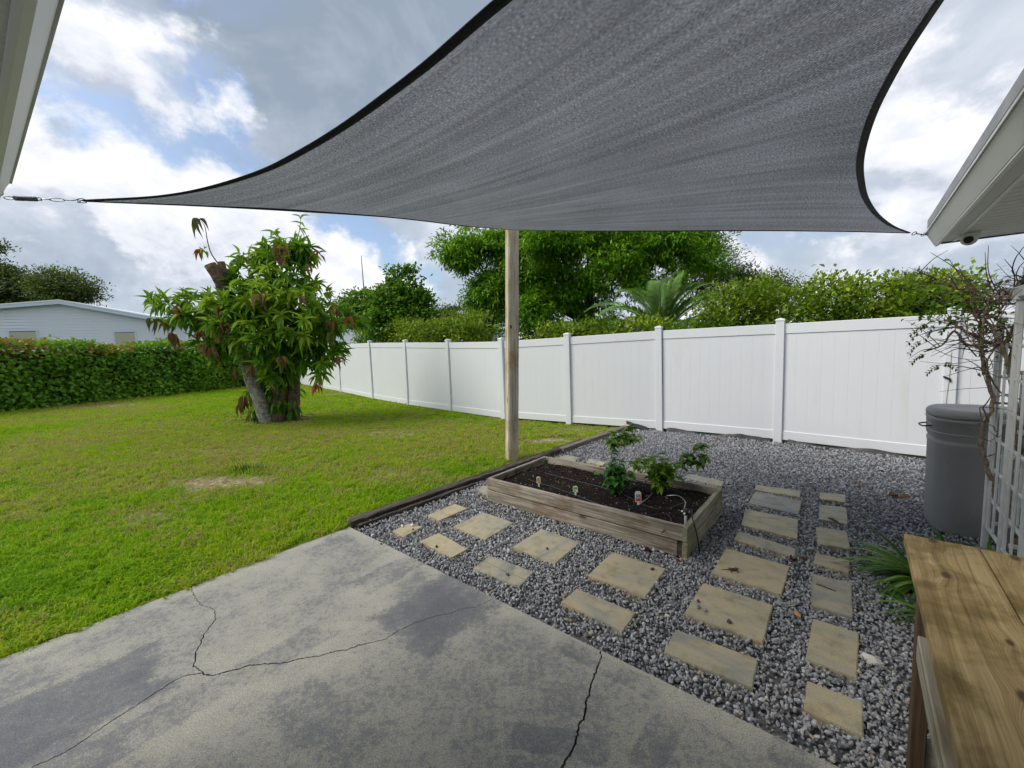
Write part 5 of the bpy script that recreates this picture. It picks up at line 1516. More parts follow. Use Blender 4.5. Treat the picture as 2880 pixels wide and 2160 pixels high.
# ================================================================== wooden bench at the right
BT = 0.85
ba0, ba1, bf = 0.62, 2.06, -0.166
bench = thing('wooden_bench', 'rough wooden potting bench with a stained plank top', 'bench', H((ba0 + ba1) / 2, bf - 0.28, 0), AX)
hl = (ba1 - ba0) / 2
pw = 0.187
for k in range(3):
    y = 0.28 - pw / 2 - k * (pw + 0.003)
    L = 2 * hl - (0.004 * k)
    put('plank', box_mesh(L, pw, 0.036, M['bench_top'], 0.004, 2, 18, 0.0009, 60 + k), bench, (0.003 * (k % 2), y, BT - 0.018 - 0.0015 * k))
def leg(x, y):
    put('leg', box_mesh(0.085, 0.038, BT - 0.04, M['bench_leg'], 0.003, 1, 0), bench, (x, y, (BT - 0.04) / 2 - 0.004))
lx = hl - 0.20
for x in (lx, -lx):
    leg(x, 0.235); leg(x, -0.26)
    put('cross_brace', box_mesh(0.036, 0.455, 0.085, M['bench_leg'], 0.003, 1), bench, (x, -0.012, BT - 0.081))
    put('cross_brace', box_mesh(0.036, 0.455, 0.085, M['bench_frame'], 0.003, 1), bench, (x, -0.012, 0.17))
put('front_rail', box_mesh(2 * lx - 0.09, 0.038, 0.085, M['bench_frame'], 0.004, 1, 10, .0008, 5), bench, (0, 0.236, 0.56))
for k in range(3):
    put('shelf_board', box_mesh(2 * lx + 0.04, 0.135, 0.02, M['bench_frame'], 0.003, 1, 10, .0006, 70 + k), bench, (0, 0.147 - k * 0.142, 0.615))
# nail heads
nh = tube_mesh([(0, 0, 0), (0, 0, 0.0012)], [0.0045, 0.004], M['dark_steel'], 8, False)
for k in range(3):
    for x in (lx, -lx):
        put('nail', nh, bench, (x + 0.012, 0.28 - pw / 2 - k * (pw + .003) + 0.05, BT - 0.0016 - 0.0015 * k)); put('nail', nh, bench, (x - 0.01, 0.28 - pw / 2 - k * (pw + .003) - 0.05, BT - 0.0016 - 0.0015 * k))

# ================================================================== white garden arbor with lattice sides
arb = thing('garden_arbor', 'weathered white lattice arbor standing beside the grey bin', 'arbor', H(4.43, -0.785, 0), AX + math.pi)
# local x runs back along the house wall, local y away from the wall is negative
def apart(name, sx, sy, sz, x, y, z, rot=(0, 0, 0), mat='old_white'):
    return put(name, box_mesh(sx, sy, sz, M[mat], min(sx, sy, sz) * 0.15, 1), arb, (x, y, z), rot)
for x, y, h in ((0.0, 0.0, 1.66), (0.0, 0.36, 1.66), (0.42, 0.0, 1.78), (0.42, 0.36, 1.78), (0.84, 0.0, 1.78)):
    apart('post', 0.036, 0.036, h, x, y, h / 2)
    apart('post_cap', 0.058, 0.058, 0.018, x, y, h + 0.0095)
for y in (0.0, 0.36):
    for x0 in (0.0, 0.42):
        if y > 0 and x0 > 0:
            continue
        for z in (0.18, 0.4, 0.62, 0.84, 1.06, 1.28, 1.5):
            apart('rail', 0.364, 0.018, 0.018, x0 + 0.21, y, z)
        for k in range(2):
            apart('slat', 0.016, 0.012, 1.3, x0 + 0.14 + k * .14, y - 0.016, 0.86)
        for k in range(3):
            apart('slat', 0.014, 0.010, 0.43, x0 + 0.10 + k * 0.105, y + 0.015, 0.62)
# cross sides between front and back posts, with small lattice panels
for x in (0.0, 0.42):
    for z in (0.2, 0.48, 0.70, 0.95, 1.3):
        apart('rail', 0.022, 0.304, 0.026, x, 0.18, z)
    for k in range(4):
        apart('slat', 0.014, 0.022, 0.22, x, 0.075 + k * 0.07, 0.59)
    for k in range(2):
        apart('slat', 0.016, 0.022, 1.2, x, 0.12 + k * 0.12, 0.9) if x > 0 else apart('slat', 0.016, 0.022, 0.34, x, 0.12 + k * 0.12, 1.125)
apart('top_beam', 1.0, 0.035, 0.07, 0.42, -0.003, 1.83)
apart('top_beam', 1.0, 0.035, 0.07, 0.42, 0.363, 1.83)

# ================================================================== bare climbing vine on the arbor
vr = random.Random(21)
V0 = np.array((3.471, 2.8, 0.084))
vine = thing('climbing_vine', 'tangled mostly bare woody vine climbing over the white arbor', 'vine', (V0[0], V0[1], 0))
vo = np.array((V0[0], V0[1], 0.0))
def vtube(pts, r0, r1, n=26, mat='vine_bark', name='stem', seg=7):
    P = spline([np.asarray(p) - vo for p in pts], n)
    P += np.array([[vr.gauss(0, 1), vr.gauss(0, 1), vr.gauss(0, 1)] for _ in range(n)]) * r0 * 0.25
    o = put(name, tube_mesh(P, np.linspace(r0, r1, n), M[mat], seg), vine)
    return P + vo
trunk1 = vtube([(V0[0], V0[1], -0.03), (3.431, 2.8, 0.306), (3.353, 2.8, 0.51), (3.297, 2.82, 0.706), (3.25, 2.8, 0.909), (3.276, 2.78, 1.105), (3.189, 2.76, 1.331), (3.164, 2.78, 1.518), (3.192, 2.8, 1.673)], 0.017, 0.009, 40)
trunk2 = vtube([(V0[0] + .03, V0[1] - .05, -0.03), (3.409, 2.72, 0.308), (3.388, 2.7, 0.576), (3.38, 2.7, 0.831), (3.329, 2.7, 1.084), (3.304, 2.72, 1.33), (3.333, 2.72, 1.573), (3.384, 2.74, 1.784), (3.383, 2.76, 1.907)], 0.02, 0.012, 40)
trunk3 = vtube([(3.376, 2.68, 0.773), (3.281, 2.66, 1.152), (3.224, 2.68, 1.425), (3.193, 2.72, 1.578), (3.155, 2.76, 1.672), (3.119, 2.8, 1.722)], 0.012, 0.008, 30)
arm1 = vtube([(3.338, 2.72, 1.664), (3.277, 2.74, 1.508), (3.173, 2.78, 1.534), (3.053, 2.82, 1.632), (2.997, 2.86, 1.683)], 0.015, 0.007, 26)
arm2 = vtube([(3.207, 2.78, 1.486), (3.087, 2.8, 1.515), (3.03, 2.82, 1.602), (2.971, 2.84, 1.509), (2.866, 2.86, 1.464)], 0.010, 0.004, 24)
arm3 = vtube([(3.342, 2.7, 1.767), (3.201, 2.74, 1.775), (3.047, 2.8, 1.863), (2.96, 2.84, 1.939), (2.823, 2.88, 2.006)], 0.008, 0.003, 24)
arm4 = vtube([(3.182, 2.76, 1.3), (3.134, 2.74, 1.519), (3.143, 2.74, 1.732), (3.244, 2.74, 1.819)], 0.009, 0.006, 22)
arm5 = vtube([(3.276, 2.78, 1.105), (3.354, 2.76, 1.099), (3.377, 2.7, 1.066)], 0.009, 0.006, 12)
arm6 = vtube([(3.207, 2.77, 1.33), (3.293, 2.74, 1.173), (3.371, 2.7, 1.138)], 0.006, 0.004, 12)
# wandering lesser stems tangled through the arbor
extra = []
for i in range(16):
    src = [trunk1, trunk2, trunk3][i % 3]; p = src[vr.randrange(10, len(src))].copy(); pts = [p.copy()]
    a = vr.uniform(0, 6.28)
    for k in range(6):
        a += vr.gauss(0, .7)
        p = p + np.array((math.cos(a) * .07, math.sin(a) * .05, vr.uniform(-.03, .12))); pts.append(p.copy())
    extra.append(vtube(pts, vr.uniform(.004, .008), .002, 18, 'vine_bark', 'stem', 6))
# twigs
hosts = extra + [trunk2[28:], trunk3[12:], arm1, arm2, arm3, arm4, trunk1[28:]]
tw_specs = [((3.149, 2.8, 1.829), (3.069, 2.86, 2.041)), ((3.185, 2.78, 1.795), (2.914, 2.9, 2.147)), ((3.128, 2.8, 1.83), (3.024, 2.88, 2.093)), ((3.221, 2.76, 1.822), (3.178, 2.8, 2.117)), ((3.246, 2.74, 1.789), (3.174, 2.78, 2.157)), ((3.296, 2.72, 1.815), (3.241, 2.74, 2.057)), ((3.165, 2.78, 1.642), (2.917, 2.86, 1.431)), ((3.1, 2.8, 1.552), (2.948, 2.88, 1.51)), ((3.167, 2.77, 1.456), (2.982, 2.86, 1.422)), ((3.207, 2.77, 1.33), (3.017, 2.84, 1.293)), ((3.149, 2.78, 1.425), (3.009, 2.86, 1.508)), ((3.071, 2.82, 1.834), (2.869, 2.9, 1.824))]
for a, b in tw_specs:
    a, b = np.array(a), np.array(b)
    m = (a + b) / 2 + np.array((vr.uniform(-.03, .03), vr.uniform(-.03, .03), vr.uniform(-.02, .05)))
    P = spline([a - vo, m - vo, b - vo], 12)
    put('twig', tube_mesh(P, np.linspace(0.0045, 0.0014, 12), M['twig'], 5), vine)
tips = []
small = []
for i in range(260):
    h = hosts[vr.choice((16, 17, 18, 18, 19, 20, 20, 21, 22, vr.randrange(16), vr.randrange(16)))]
    p = h[vr.randrange(len(h))]
    a = vr.uniform(0, 6.28); el = vr.uniform(-.5, .9); L = vr.uniform(0.07, 0.30)
    d = np.array((math.cos(a) * math.cos(el) - .25, math.sin(a) * math.cos(el), math.sin(el))) * L
    P = spline([p, p + d * .5 + np.array((0, 0, vr.uniform(-.03, .03))), p + d], 7)
    if i < 150:
        put('twig', tube_mesh(P - vo, np.linspace(vr.uniform(.002, .004), .001, 7), M['twig'], 4), vine)
    else:
        small.append(tube_arrays(P - vo, np.linspace(.0022, .0009, 7), 4))
    tips.append((P[-1], unit(d)))
V, Fc = join_arrays(small)
tag(put('fine_twigs', mesh(V, Fc, M['twig']), vine), None, None, None, 'stuff')
# matted dead growth at the top right of the arbor
P, X = [], []
mc = np.array((3.372, 2.76, 1.863))
for i in range(420):
    q = np.array((vr.gauss(0, .10), vr.gauss(0, .10), vr.gauss(0, .06))); P.append(mc + q - vo)
    X.append((vr.gauss(0, 1), vr.gauss(0, 1), vr.gauss(0, .5)))
me = scatter_mesh(P, X, (0, 0, 1), rng.uniform(.04, .13, 420), rng.uniform(.003, .009, 420), rng.random(420), LEAF2, M['leaf_brown'])
tag(put('dead_thatch', me, vine), None, None, None, 'stuff')
# pinnate leaf sprays hanging at the left and green leaves in the upper left
OV = leaf_mesh(OVAL, 0.024, 0.013, M['leaf_vine'])
def attr_tint(me, v):
    a = me.attributes.new('tint', 'FLOAT', 'POINT'); a.data.foreach_set('value', np.full(len(me.vertices), v, np.float32)); return me
attr_tint(OV, 0.25)
OV2 = attr_tint(leaf_mesh(OVAL, 0.03, 0.017, M['leaf_vine']), 0.7)
def spray(a, b, n, me):
    a, b = np.array(a), np.array(b)
    P = spline([a, (a + b) / 2 + np.array((0, 0, .015)), b], 14)
    put('leaf_stalk', tube_mesh(P - vo, np.linspace(.0018, .0008, 14), M['stem'], 4), vine)
    t = unit(b - a); s = unit(np.cross(t, (0, 1, .3)))
    for k in range(n):
        for sg in (1, -1):
            o = put('leaf', me, vine, P[2 + int(k * 11 / n)] - vo)
            aim(o, t * .5 + s * sg + np.array((0, vr.uniform(-.3, .3), vr.uniform(-.2, .2))), vr.uniform(-.4, .4))
for a, b in (((2.882, 2.84, 1.67), (2.717, 2.84, 1.501)), ((2.867, 2.84, 1.655), (2.754, 2.86, 1.57)), ((2.915, 2.84, 1.653), (2.823, 2.82, 1.529)), ((2.826, 2.84, 1.545), (2.736, 2.84, 1.437)), ((2.863, 2.84, 1.449), (2.775, 2.86, 1.377)), ((2.965, 2.84, 1.366), (2.872, 2.84, 1.298)), ((2.98, 2.84, 1.381), (3.073, 2.82, 1.331)), ((2.976, 2.84, 1.683), (2.866, 2.86, 1.744)), ((3.019, 2.82, 1.68), (2.91, 2.8, 1.573))):
    spray(a, b, 6, OV)
for i in range(110):
    c = np.array((3.134, 2.95, 1.799)) + np.array((vr.gauss(0, .14), vr.gauss(0, .12), vr.gauss(0, .075)))
    o = put('leaf', vr.choice((OV2, OV2, OV)), vine, c - vo)
    s = vr.uniform(.9, 1.9); o.scale = (s, s, s)
    aim(o, (vr.gauss(0, 1), vr.gauss(0, 1), vr.gauss(-.3, .6)), vr.uniform(-1, 1))
for i in range(80):
    c = np.array((3.19, 2.72, 1.608)) + np.array((vr.gauss(0, .09), vr.gauss(0, .06), vr.gauss(0, .13)))
    o = put('leaf', OV, vine, c - vo)
    s = vr.uniform(.9, 1.6); o.scale = (s, s, s)
    aim(o, (vr.gauss(0, 1), vr.gauss(0, 1), vr.gauss(-.3, .6)), vr.uniform(-1, 1))

# ================================================================== strap-leaf clumps beside the bench
def strap_leaf(L, W, bend, seed):
    r = random.Random(seed); V, Fc = [], []
    n = 9
    for i in range(n + 1):
        t = i / n
        x = L * (t - 0.12 * bend * t * t); z = L * (0.62 * t - 0.62 * bend * t * t * 1.15)
        w = W * (1 - 0.25 * t - 0.75 * t ** 4) * 0.5
        V += [(x, w, z + w * .35), (x, 0, z), (x, -w, z + w * .35)]
    for i in range(n):
        a = 3 * i
        Fc += [(a, a + 1, a + 4, a + 3), (a + 1, a + 2, a + 5, a + 4)]
    return mesh(V, Fc, M['leaf_strap'], True)
STRAPS = [strap_leaf(0.42, 0.024, b, i) for i, b in enumerate((0.75, 0.95, 1.1, 1.25, 0.6))]
def strap_clump(base, n, label, seed, s0=0.7, s1=1.15, bias=None):
    r = random.Random(seed)
    t = thing('lily_clump', label, 'plant', base, 0, 'strap-leaf clumps beside the bench')
    for k in range(n):
        a = r.uniform(0, 6.28) if bias is None or r.random() < .35 else r.gauss(bias, .75)
        s = r.uniform(s0, s1)
        q = r.uniform(0, .05)
        put('leaf', r.choice(STRAPS), t, (q * math.cos(a), q * math.sin(a), -0.01), (r.uniform(-.35, .35), r.uniform(-.35, .2), a), (s, s, s))
    return t
strap_clump((2.624, 2.487, 0), 85, 'dark green strap-leaf clump spilling onto the gravel left of the bench', 1, .8, 1.3, math.pi * 0.93)
strap_clump((3.128, 2.85, 0), 34, 'green strap-leaf clump at the foot of the grey bin', 2, .5, .9, math.pi * 0.8)
strap_clump((3.324, 2.773, 0), 26, 'upright strap-leaf clump at the foot of the arbor', 3, .5, .9)
strap_clump((2.306, 2.136, 0), 22, 'low strap-leaf clump under the front edge of the bench', 4, .55, .85, math.pi * 0.9)

# ================================================================== loose pebbles, twig, lizard, fallen leaves
PEB = []
for s in range(70, 74):
    me = stone_template(s); me.materials.clear(); me.materials.append(M['pebble']); PEB.append(me)
M['white_stone'] = plain('white_stone', (0.55, 0.53, 0.49), 0.6, 0.4, var=0.2, scale=30)
M['orange_stone'] = plain('orange_stone', (0.42, 0.22, 0.10), 0.7, 0.3, var=0.3, scale=30)
M['dark_stone'] = plain('dark_stone', (0.035, 0.035, 0.04), 0.6, 0.4, var=0.5, scale=40)
def pebble(at, size, label, mat=None, z=None):
    me = PEB[int(abs(at[0]) * 97) % 4]
    if mat:
        me = me.copy(); me.materials.clear(); me.materials.append(M[mat])
    o = put('pebble', me, None, (at[0], at[1], (PZ if z is None else z) + size * 0.27), (0.2, 0.3, at[0] * 7), (size, size, size))
    return tag(o, label, 'pebble', 'loose pebbles off the gravel')
pebble((1.087, 2.364, 0.012), 0.030, 'dark pebble nearest the far edge of the paver carrying four pebbles', 'dark_stone')
pebble((1.06, 2.306, 0.012), 0.036, 'grey pebble second in the row of three on the paver carrying four pebbles')
pebble((1.09, 2.276, 0.012), 0.032, 'grey pebble third in the row of three on the paver carrying four pebbles')
pebble((1.173, 2.17, 0.012), 0.038, 'lone dark pebble near the middle of the paver carrying four pebbles', 'dark_stone')
pebble((0.936, 2.733, 0.012), 0.030, 'dark pebble near the right corner of the grey-striped square paver', 'dark_stone')
pebble((0.232, 3.069, 0.012), 0.030, 'dark pebble at the centre of the square paver in front of the bed', 'dark_stone')
pebble((-0.073, 2.721, 0.012), 0.030, 'dark pebble on the cracked paver', 'dark_stone')
pebble((-0.645, 3.159, 0.012), 0.032, 'black pebble on the left half of the plain tan paver', 'dark_stone')
pebble((-0.935, 3.572, 0.012), 0.042, 'white stone on the small paver nearest the slab corner', 'white_stone')
pebble((-1.025, 3.564, 0.012), 0.036, 'flat white stone at the edge of the small paver nearest the slab corner', 'white_stone')
pebble((-0.91, 3.492, 0.012), 0.024, 'small black pebble beside the white stone on the small paver', 'dark_stone')
pebble((-1.246, 3.43, 0), 0.05, 'white stone beside the slab corner', 'white_stone', -0.01)
pebble((-1.122, 3.261, 0), 0.026, 'small dark stone sitting on the slab near its corner', 'dark_stone', 0.0)
pebble((0.284, 2.482, 0), 0.042, 'orange stone in the gravel beside the half-width tan paver', 'orange_stone', -0.008)
pebble((1.602, 2.237, 0), 0.045, 'orange stone in the gravel left of the twig paver', 'orange_stone', -0.008)
pebble((1.723, 1.884, 0), 0.085, 'large pale stone in the gravel beside the right paver column', 'white_stone', -0.02)
pebble((1.197, 2.878, 0), 0.045, 'tan stone in the gravel at the near corner of the raised bed', 'orange_stone', -0.01)
pebble((0.864, 2.264, 0), 0.03, 'pale stone in the gravel between the large pavers', 'white_stone', -0.008)
tw = np.array((1.91, 2.504, 0.012)); tw2 = np.array((1.97, 2.422, 0.012))
tag(put('twig', tube_mesh([tw - tw + np.array((0, 0, .004)), (tw2 - tw) * .5 + np.array((0, 0, .005)), tw2 - tw + np.array((0, 0, .004))], [.0035, .004, .0025], M['twig'], 6), None, tw), 'straight dark twig lying on a paver of the right column', 'twig')
tw = np.array((2.723, 3.463, 0.012)); tw2 = np.array((2.737, 3.344, 0.012))  # likely a second lizard, stood in for by a plain twig shape
tag(put('twig', tube_mesh([np.array((0, 0, .006)), (tw2 - tw) * .35 + np.array((0, 0, .011)), (tw2 - tw) * .75 + np.array((0, 0, .007)), tw2 - tw + np.array((0, 0, -.004))], [.003, .011, .006, .002], M['twig'], 7), None, tw), 'short thick dark twig-like shape, likely a lizard, over the front edge of a pale paver', 'twig')
# brown lizard, one continuous body
M['lizard'] = plain('lizard_skin', (0.062, 0.032, 0.018), 0.55, 0.3, var=0.5, scale=140)
lz0 = np.array((1.402, 2.706, 0.012)); lz1 = np.array((1.51, 2.685, 0.012)); lzd = unit(lz1 - lz0); lzs = np.array((-lzd[1], lzd[0], 0)); LZ = np.linalg.norm(lz1 - lz0)
def lzp(f, s, z): return lzd * LZ * f + lzs * s + np.array((0, 0, z))
liz = thing('lizard', 'small brown lizard with a long tail on a large square paver', 'lizard', lz0)
bmz = bmesh.new()
verts = []
chain = [(0.0, 0.0, .003, .0012), (0.2, .004, .003, .002), (0.42, .002, .005, .004), (0.55, 0, .008, .0075), (0.65, 0, .010, .010), (0.75, 0, .011, .010), (0.84, 0, .014, .0075), (0.91, 0, .017, .0085), (1.0, 0, .017, .004)]
for f, s, z, r_ in chain:
    verts.append((lzp(f, s, z), r_))
edges = [(i, i + 1) for i in range(len(chain) - 1)]
for root, sgn, f in ((3, 1, .50), (3, -1, .50), (6, 1, .90), (6, -1, .90)):
    k = len(verts)
    fr = chain[root][0]
    verts += [(lzp((fr + f) / 2, sgn * .018, .010), .0035), (lzp(f, sgn * .024, .002), .0028), (lzp(f + .05, sgn * .030, .0015), .002)]
    edges += [(root, k), (k, k + 1), (k + 1, k + 2)]
me = bpy.data.meshes.new('lizard'); me.from_pydata([tuple(v[0]) for v in verts], edges, []); me.materials.append(M['lizard'])
lo = put('body', me, liz)
sk = lo.modifiers.new('skin', 'SKIN'); ss = lo.modifiers.new('sub', 'SUBSURF'); ss.levels = ss.render_levels = 2
for sv, v in zip(me.skin_vertices[0].data, verts):
    sv.radius = (v[1], v[1])
me.skin_vertices[0].data[4].use_root = True
# fallen leaves
DL = [leaf_mesh(lance_leaf(5, d, .28, .5), 0.14, 0.06, M['dead_leaf']) for d in (.2, -.3, .45)]
def fallen(at, label, s, rz, k, z=0.012):
    o = put('fallen_leaf', DL[k % 3], None, (at[0], at[1], z), (0.3, 0.05, rz), (s, s, s * 1.2))
    return tag(o, label, 'leaf', 'fallen leaves on the gravel')
fallen((3.629, 3.885, 0), 'curled orange-brown leaf on the gravel left of the grey bin', 1.0, 0.3, 0, .022)
fallen((3.692, 3.855, 0), 'dark brown leaf just right of the orange-brown leaf near the bin', 0.7, -0.4, 1, .016)
fallen((1.938, 2.804, 0), 'dark red-brown leaf beside the lizard paver corner', 0.7, 0.5, 2)
fallen((2.02, 2.829, 0), 'small brown leaf right of the dark leaf by the lizard paver', 0.45, -0.6, 0)
fallen((3.652, 4.262, 0), 'small tan leaf on the open gravel beyond the right paver column', 0.5, 1.2, 1)
fallen((4.293, 4.652, 0), 'small tan leaf on the gravel in front of the fence', 0.45, 2.2, 2)


fallen((0.955, 2.992, 0), 'crumpled tan leaf at the foot of the raised bed front', 0.6, 0.2, 0)
# pale straw bits on the gravel
sa = np.array((0.362, 2.658, 0)); tag(put('straw', tube_mesh([(0, 0, .01), (.02, .05, .014), (.05, .10, .010)], .0022, M['bed_board'], 5), None, sa), 'thin pale straw on the gravel between two square pavers', 'straw')

# dark green grass clump in the lawn
gc = np.array((-3.675, 5.573, 0))
gcl = thing('grass_clump', 'dark green grass clump beside the bare patch in the lawn', 'grass clump', (gc[0], gc[1], -0.02))
V, Fc = [], []
for i in range(150):
    a = random.uniform(0, 6.28); q = 0.26 * math.sqrt(random.random()); b = np.array((q * math.cos(a), q * .6 * math.sin(a), 0)); h = random.uniform(.05, .10); d = np.array((math.cos(a), math.sin(a), 0)) * h * random.uniform(.2, .9); s = np.array((-math.sin(a), math.cos(a), 0)) * .004
    o = len(V); V += [b - s, b + s, b + d * .4 + s + (0, 0, h * .6), b + d * .4 - s + (0, 0, h * .6), b + d + (0, 0, h)]
    Fc += [(o, o + 1, o + 2, o + 3), (o + 3, o + 2, o + 4)]
tag(put('blades', mesh(V, Fc, M['grass_bunch']), gcl), None, None, None, 'stuff')

# ================================================================== the leafy tree on the lawn
TB = np.array((-5.915, 10.04, 0)); TY = TB[1]
tree = thing('lawn_tree', 'squat leafy tree with pale leaning trunk, cut limbs and reddish wilted leaves', 'tree', TB)
tr = random.Random(31)
def tl_(p): return np.asarray(p, float) - TB
def limb(name, ctrl, r0, r1, mat, n=14, seg=10, cap=None):
    P = spline([tl_(p) for p in ctrl], n)
    P[1:-1] += np.array([[tr.gauss(0, 1), tr.gauss(0, 1), 0] for _ in range(n - 2)]) * r0 * 0.06
    return put(name, tube_mesh(P, np.linspace(r0, r1, n), M[mat], seg), tree), P
trunk, _ = limb('trunk', [(-5.805, 9.6, -0.036), (-5.872, 9.55, 0.36), (-5.977, 9.5, 0.912), (-6.077, 9.45, 1.346), (-6.262, 9.45, 1.88), (-6.436, 9.5, 2.412)], 0.155, 0.12, 'bark_pale', 18, 12)
limb('trunk', [(-5.642, 9.75, -0.069), (-5.569, 9.75, 0.543), (-5.527, 9.75, 1.315), (-5.533, 9.75, 2.293), (-5.491, 9.75, 3.304)], 0.18, 0.13, 'bark_brown', 16, 12)
limb('trunk', [(-5.339, 9.85, -0.064), (-5.288, 9.9, 0.628), (-5.185, 9.95, 1.407), (-4.996, 9.95, 2.396)], 0.155, 0.11, 'bark_brown', 14, 12)
st, P = limb('cut_limb', [(-6.31, 9.3, 2.292), (-6.134, 9.05, 2.77), (-6.094, 8.9, 3.14), (-6.223, 8.8, 3.49)], 0.135, 0.115, 'bark_brown', 12, 12)
put('cut_face', tube_mesh([P[-1], P[-1] + unit(P[-1] - P[-2]) * .02], [.113, .105], M['cut_wood'], 12), st)
limb('cut_limb', [(-6.091, 9, 2.862), (-6.094, 9, 3.253), (-6.132, 9, 3.584)], 0.09, 0.075, 'bark_brown', 8, 10)
for a, b, m in (((-6.362, 9.5, 2.305), (-7.338, 9.2, 2.774), (-6.827, 9.3, 2.513)), ((-5.464, 9.75, 2.075), (-4.77, 9.5, 3.703), (-5.077, 9.6, 2.902)), ((-5.124, 9.9, 1.849), (-3.955, 9.7, 2.348), (-4.502, 9.8, 2.155)), ((-5.472, 9.7, 1.642), (-5.376, 9, 2.839), (-5.386, 9.2, 2.36)), ((-5.142, 9.9, 1.629), (-4.266, 9.4, 1.397), (-4.672, 9.6, 1.51)), ((-6.381, 9.5, 2.095), (-6.896, 9.2, 2.102), (-6.666, 9.3, 2.046)), ((-5.456, 9.8, 2.509), (-4.932, 10.2, 3.413), (-5.2, 10, 2.954)), ((-5.465, 9.8, 2.401), (-6.207, 10.1, 3.545), (-5.918, 10, 2.976))):
    limb('branch', [a, m, b], 0.05, 0.018, 'bark_brown', 8, 6)
# the two whips sticking out above the crown
w1 = limb('twig', [(-6.478, 9.4, 3.654), (-6.575, 9.35, 3.878), (-6.627, 9.35, 4.179), (-6.644, 9.35, 4.427), (-6.713, 9.35, 4.548)], 0.014, 0.006, 'bark_brown', 12, 5)[1]
w2 = limb('twig', [(-5.062, 9.5, 3.712), (-4.833, 9.5, 3.959), (-4.675, 9.5, 4.258), (-4.599, 9.5, 4.558)], 0.012, 0.006, 'bark_brown', 12, 5)[1]
# crown: rosettes of long leaves around many shoot tips
crown = [  # centre x, y (as seen), depth, radius, share
 ((-7.269, 9.3, 2.731), (.78, .62, .42), 13), ((-6.765, 9.2, 2.382), (.62, .55, .38), 11), ((-5.836, 9.6, 3.218), (.55, .7, .5), 13), ((-5.41, 9, 2.446), (1.05, .75, .85), 32), ((-5.024, 9.5, 3.147), (.85, .85, .80), 25),
 ((-4.67, 9.3, 2.344), (1.0, .9, .85), 30), ((-4.242, 9.6, 2.244), (.75, .75, .62), 18), ((-5.072, 9.1, 1.758), (.95, .7, .55), 20), ((-4.318, 9.3, 1.506), (.62, .6, .5), 13), ((-5.018, 9.6, 3.886), (.55, .55, .40), 9), ((-4.699, 9.6, 3.927), (.42, .4, .35), 6), ((-6.483, 9.3, 1.782), (.45, .45, .3), 5), ((-5.879, 8.9, 2.6), (.5, .4, .42), 11), ((-5.176, 9.3, 1.22), (.45, .4, .3), 6), ((-5.673, 9.8, 3.793), (.5, .5, .35), 6), ((-5.79, 10.4, 2.565), (1.2, .6, 1.0), 14)]
tips = []
for c, rad, n in crown:
    c = np.array(c); rad = np.array(rad)
    for k in range(int(n * 1.9)):
        d = rand_unit(1)[0]
        if d[1] > 0.5: d[1] *= -1 if tr.random() < .6 else 1
        f = tr.uniform(.45, 1.05)
        tips.append((c + d * rad * f, unit(d * np.array((1, 1, 1)) + np.array((0, -.1, .35))), f))
LV = lance_leaf(5, 0.30, 0.14, 0.40)
LVd = lance_leaf(5, 0.75, 0.30, 0.40)
LM = {k: [leaf_mesh(LV, L, W, M[k]) for L, W in ((.27, .066), (.32, .075), (.22, .058))] for k in ('leaf_green', 'leaf_lime', 'leaf_red')}
LM['leaf_brown'] = [leaf_mesh(LVd, L, W, M['leaf_brown']) for L, W in ((.27, .08), (.31, .09), (.22, .07))]
LM['leaf_olive'] = [leaf_mesh(LVd, L, W, M['leaf_olive']) for L, W in ((.29, .075), (.32, .08), (.24, .07))]
leaf_count = 0
bulk = []
def rosette(p, ax, n, kind, objects, droop=0.0, L=1.0):
    global leaf_count
    ax = unit(ax); s = unit(np.cross(ax, (0.31, 0.77, 0.55))); u = np.cross(ax, s)
    for k in range(n):
        a = k * 2.399 + tr.uniform(-.4, .4); sp = tr.uniform(.45, 1.25)
        d = ax * tr.uniform(.25, 1.0) + (s * math.cos(a) + u * math.sin(a)) * sp
        d = unit(d + np.array((0, 0, -droop - tr.uniform(-.1, .35))))
        q = p + ax * tr.uniform(-.10, .06)
        if objects and leaf_count < 300:
            o = put('leaf', tr.choice(LM[kind]), tree, q - TB); aim(o, d, tr.uniform(-.5, .5)); sc_ = L * tr.uniform(.75, 1.1); o.scale = (sc_,) * 3
            leaf_count += 1
        else:
            bulk.append((q - TB, d, L * tr.uniform(.15, .34), kind))
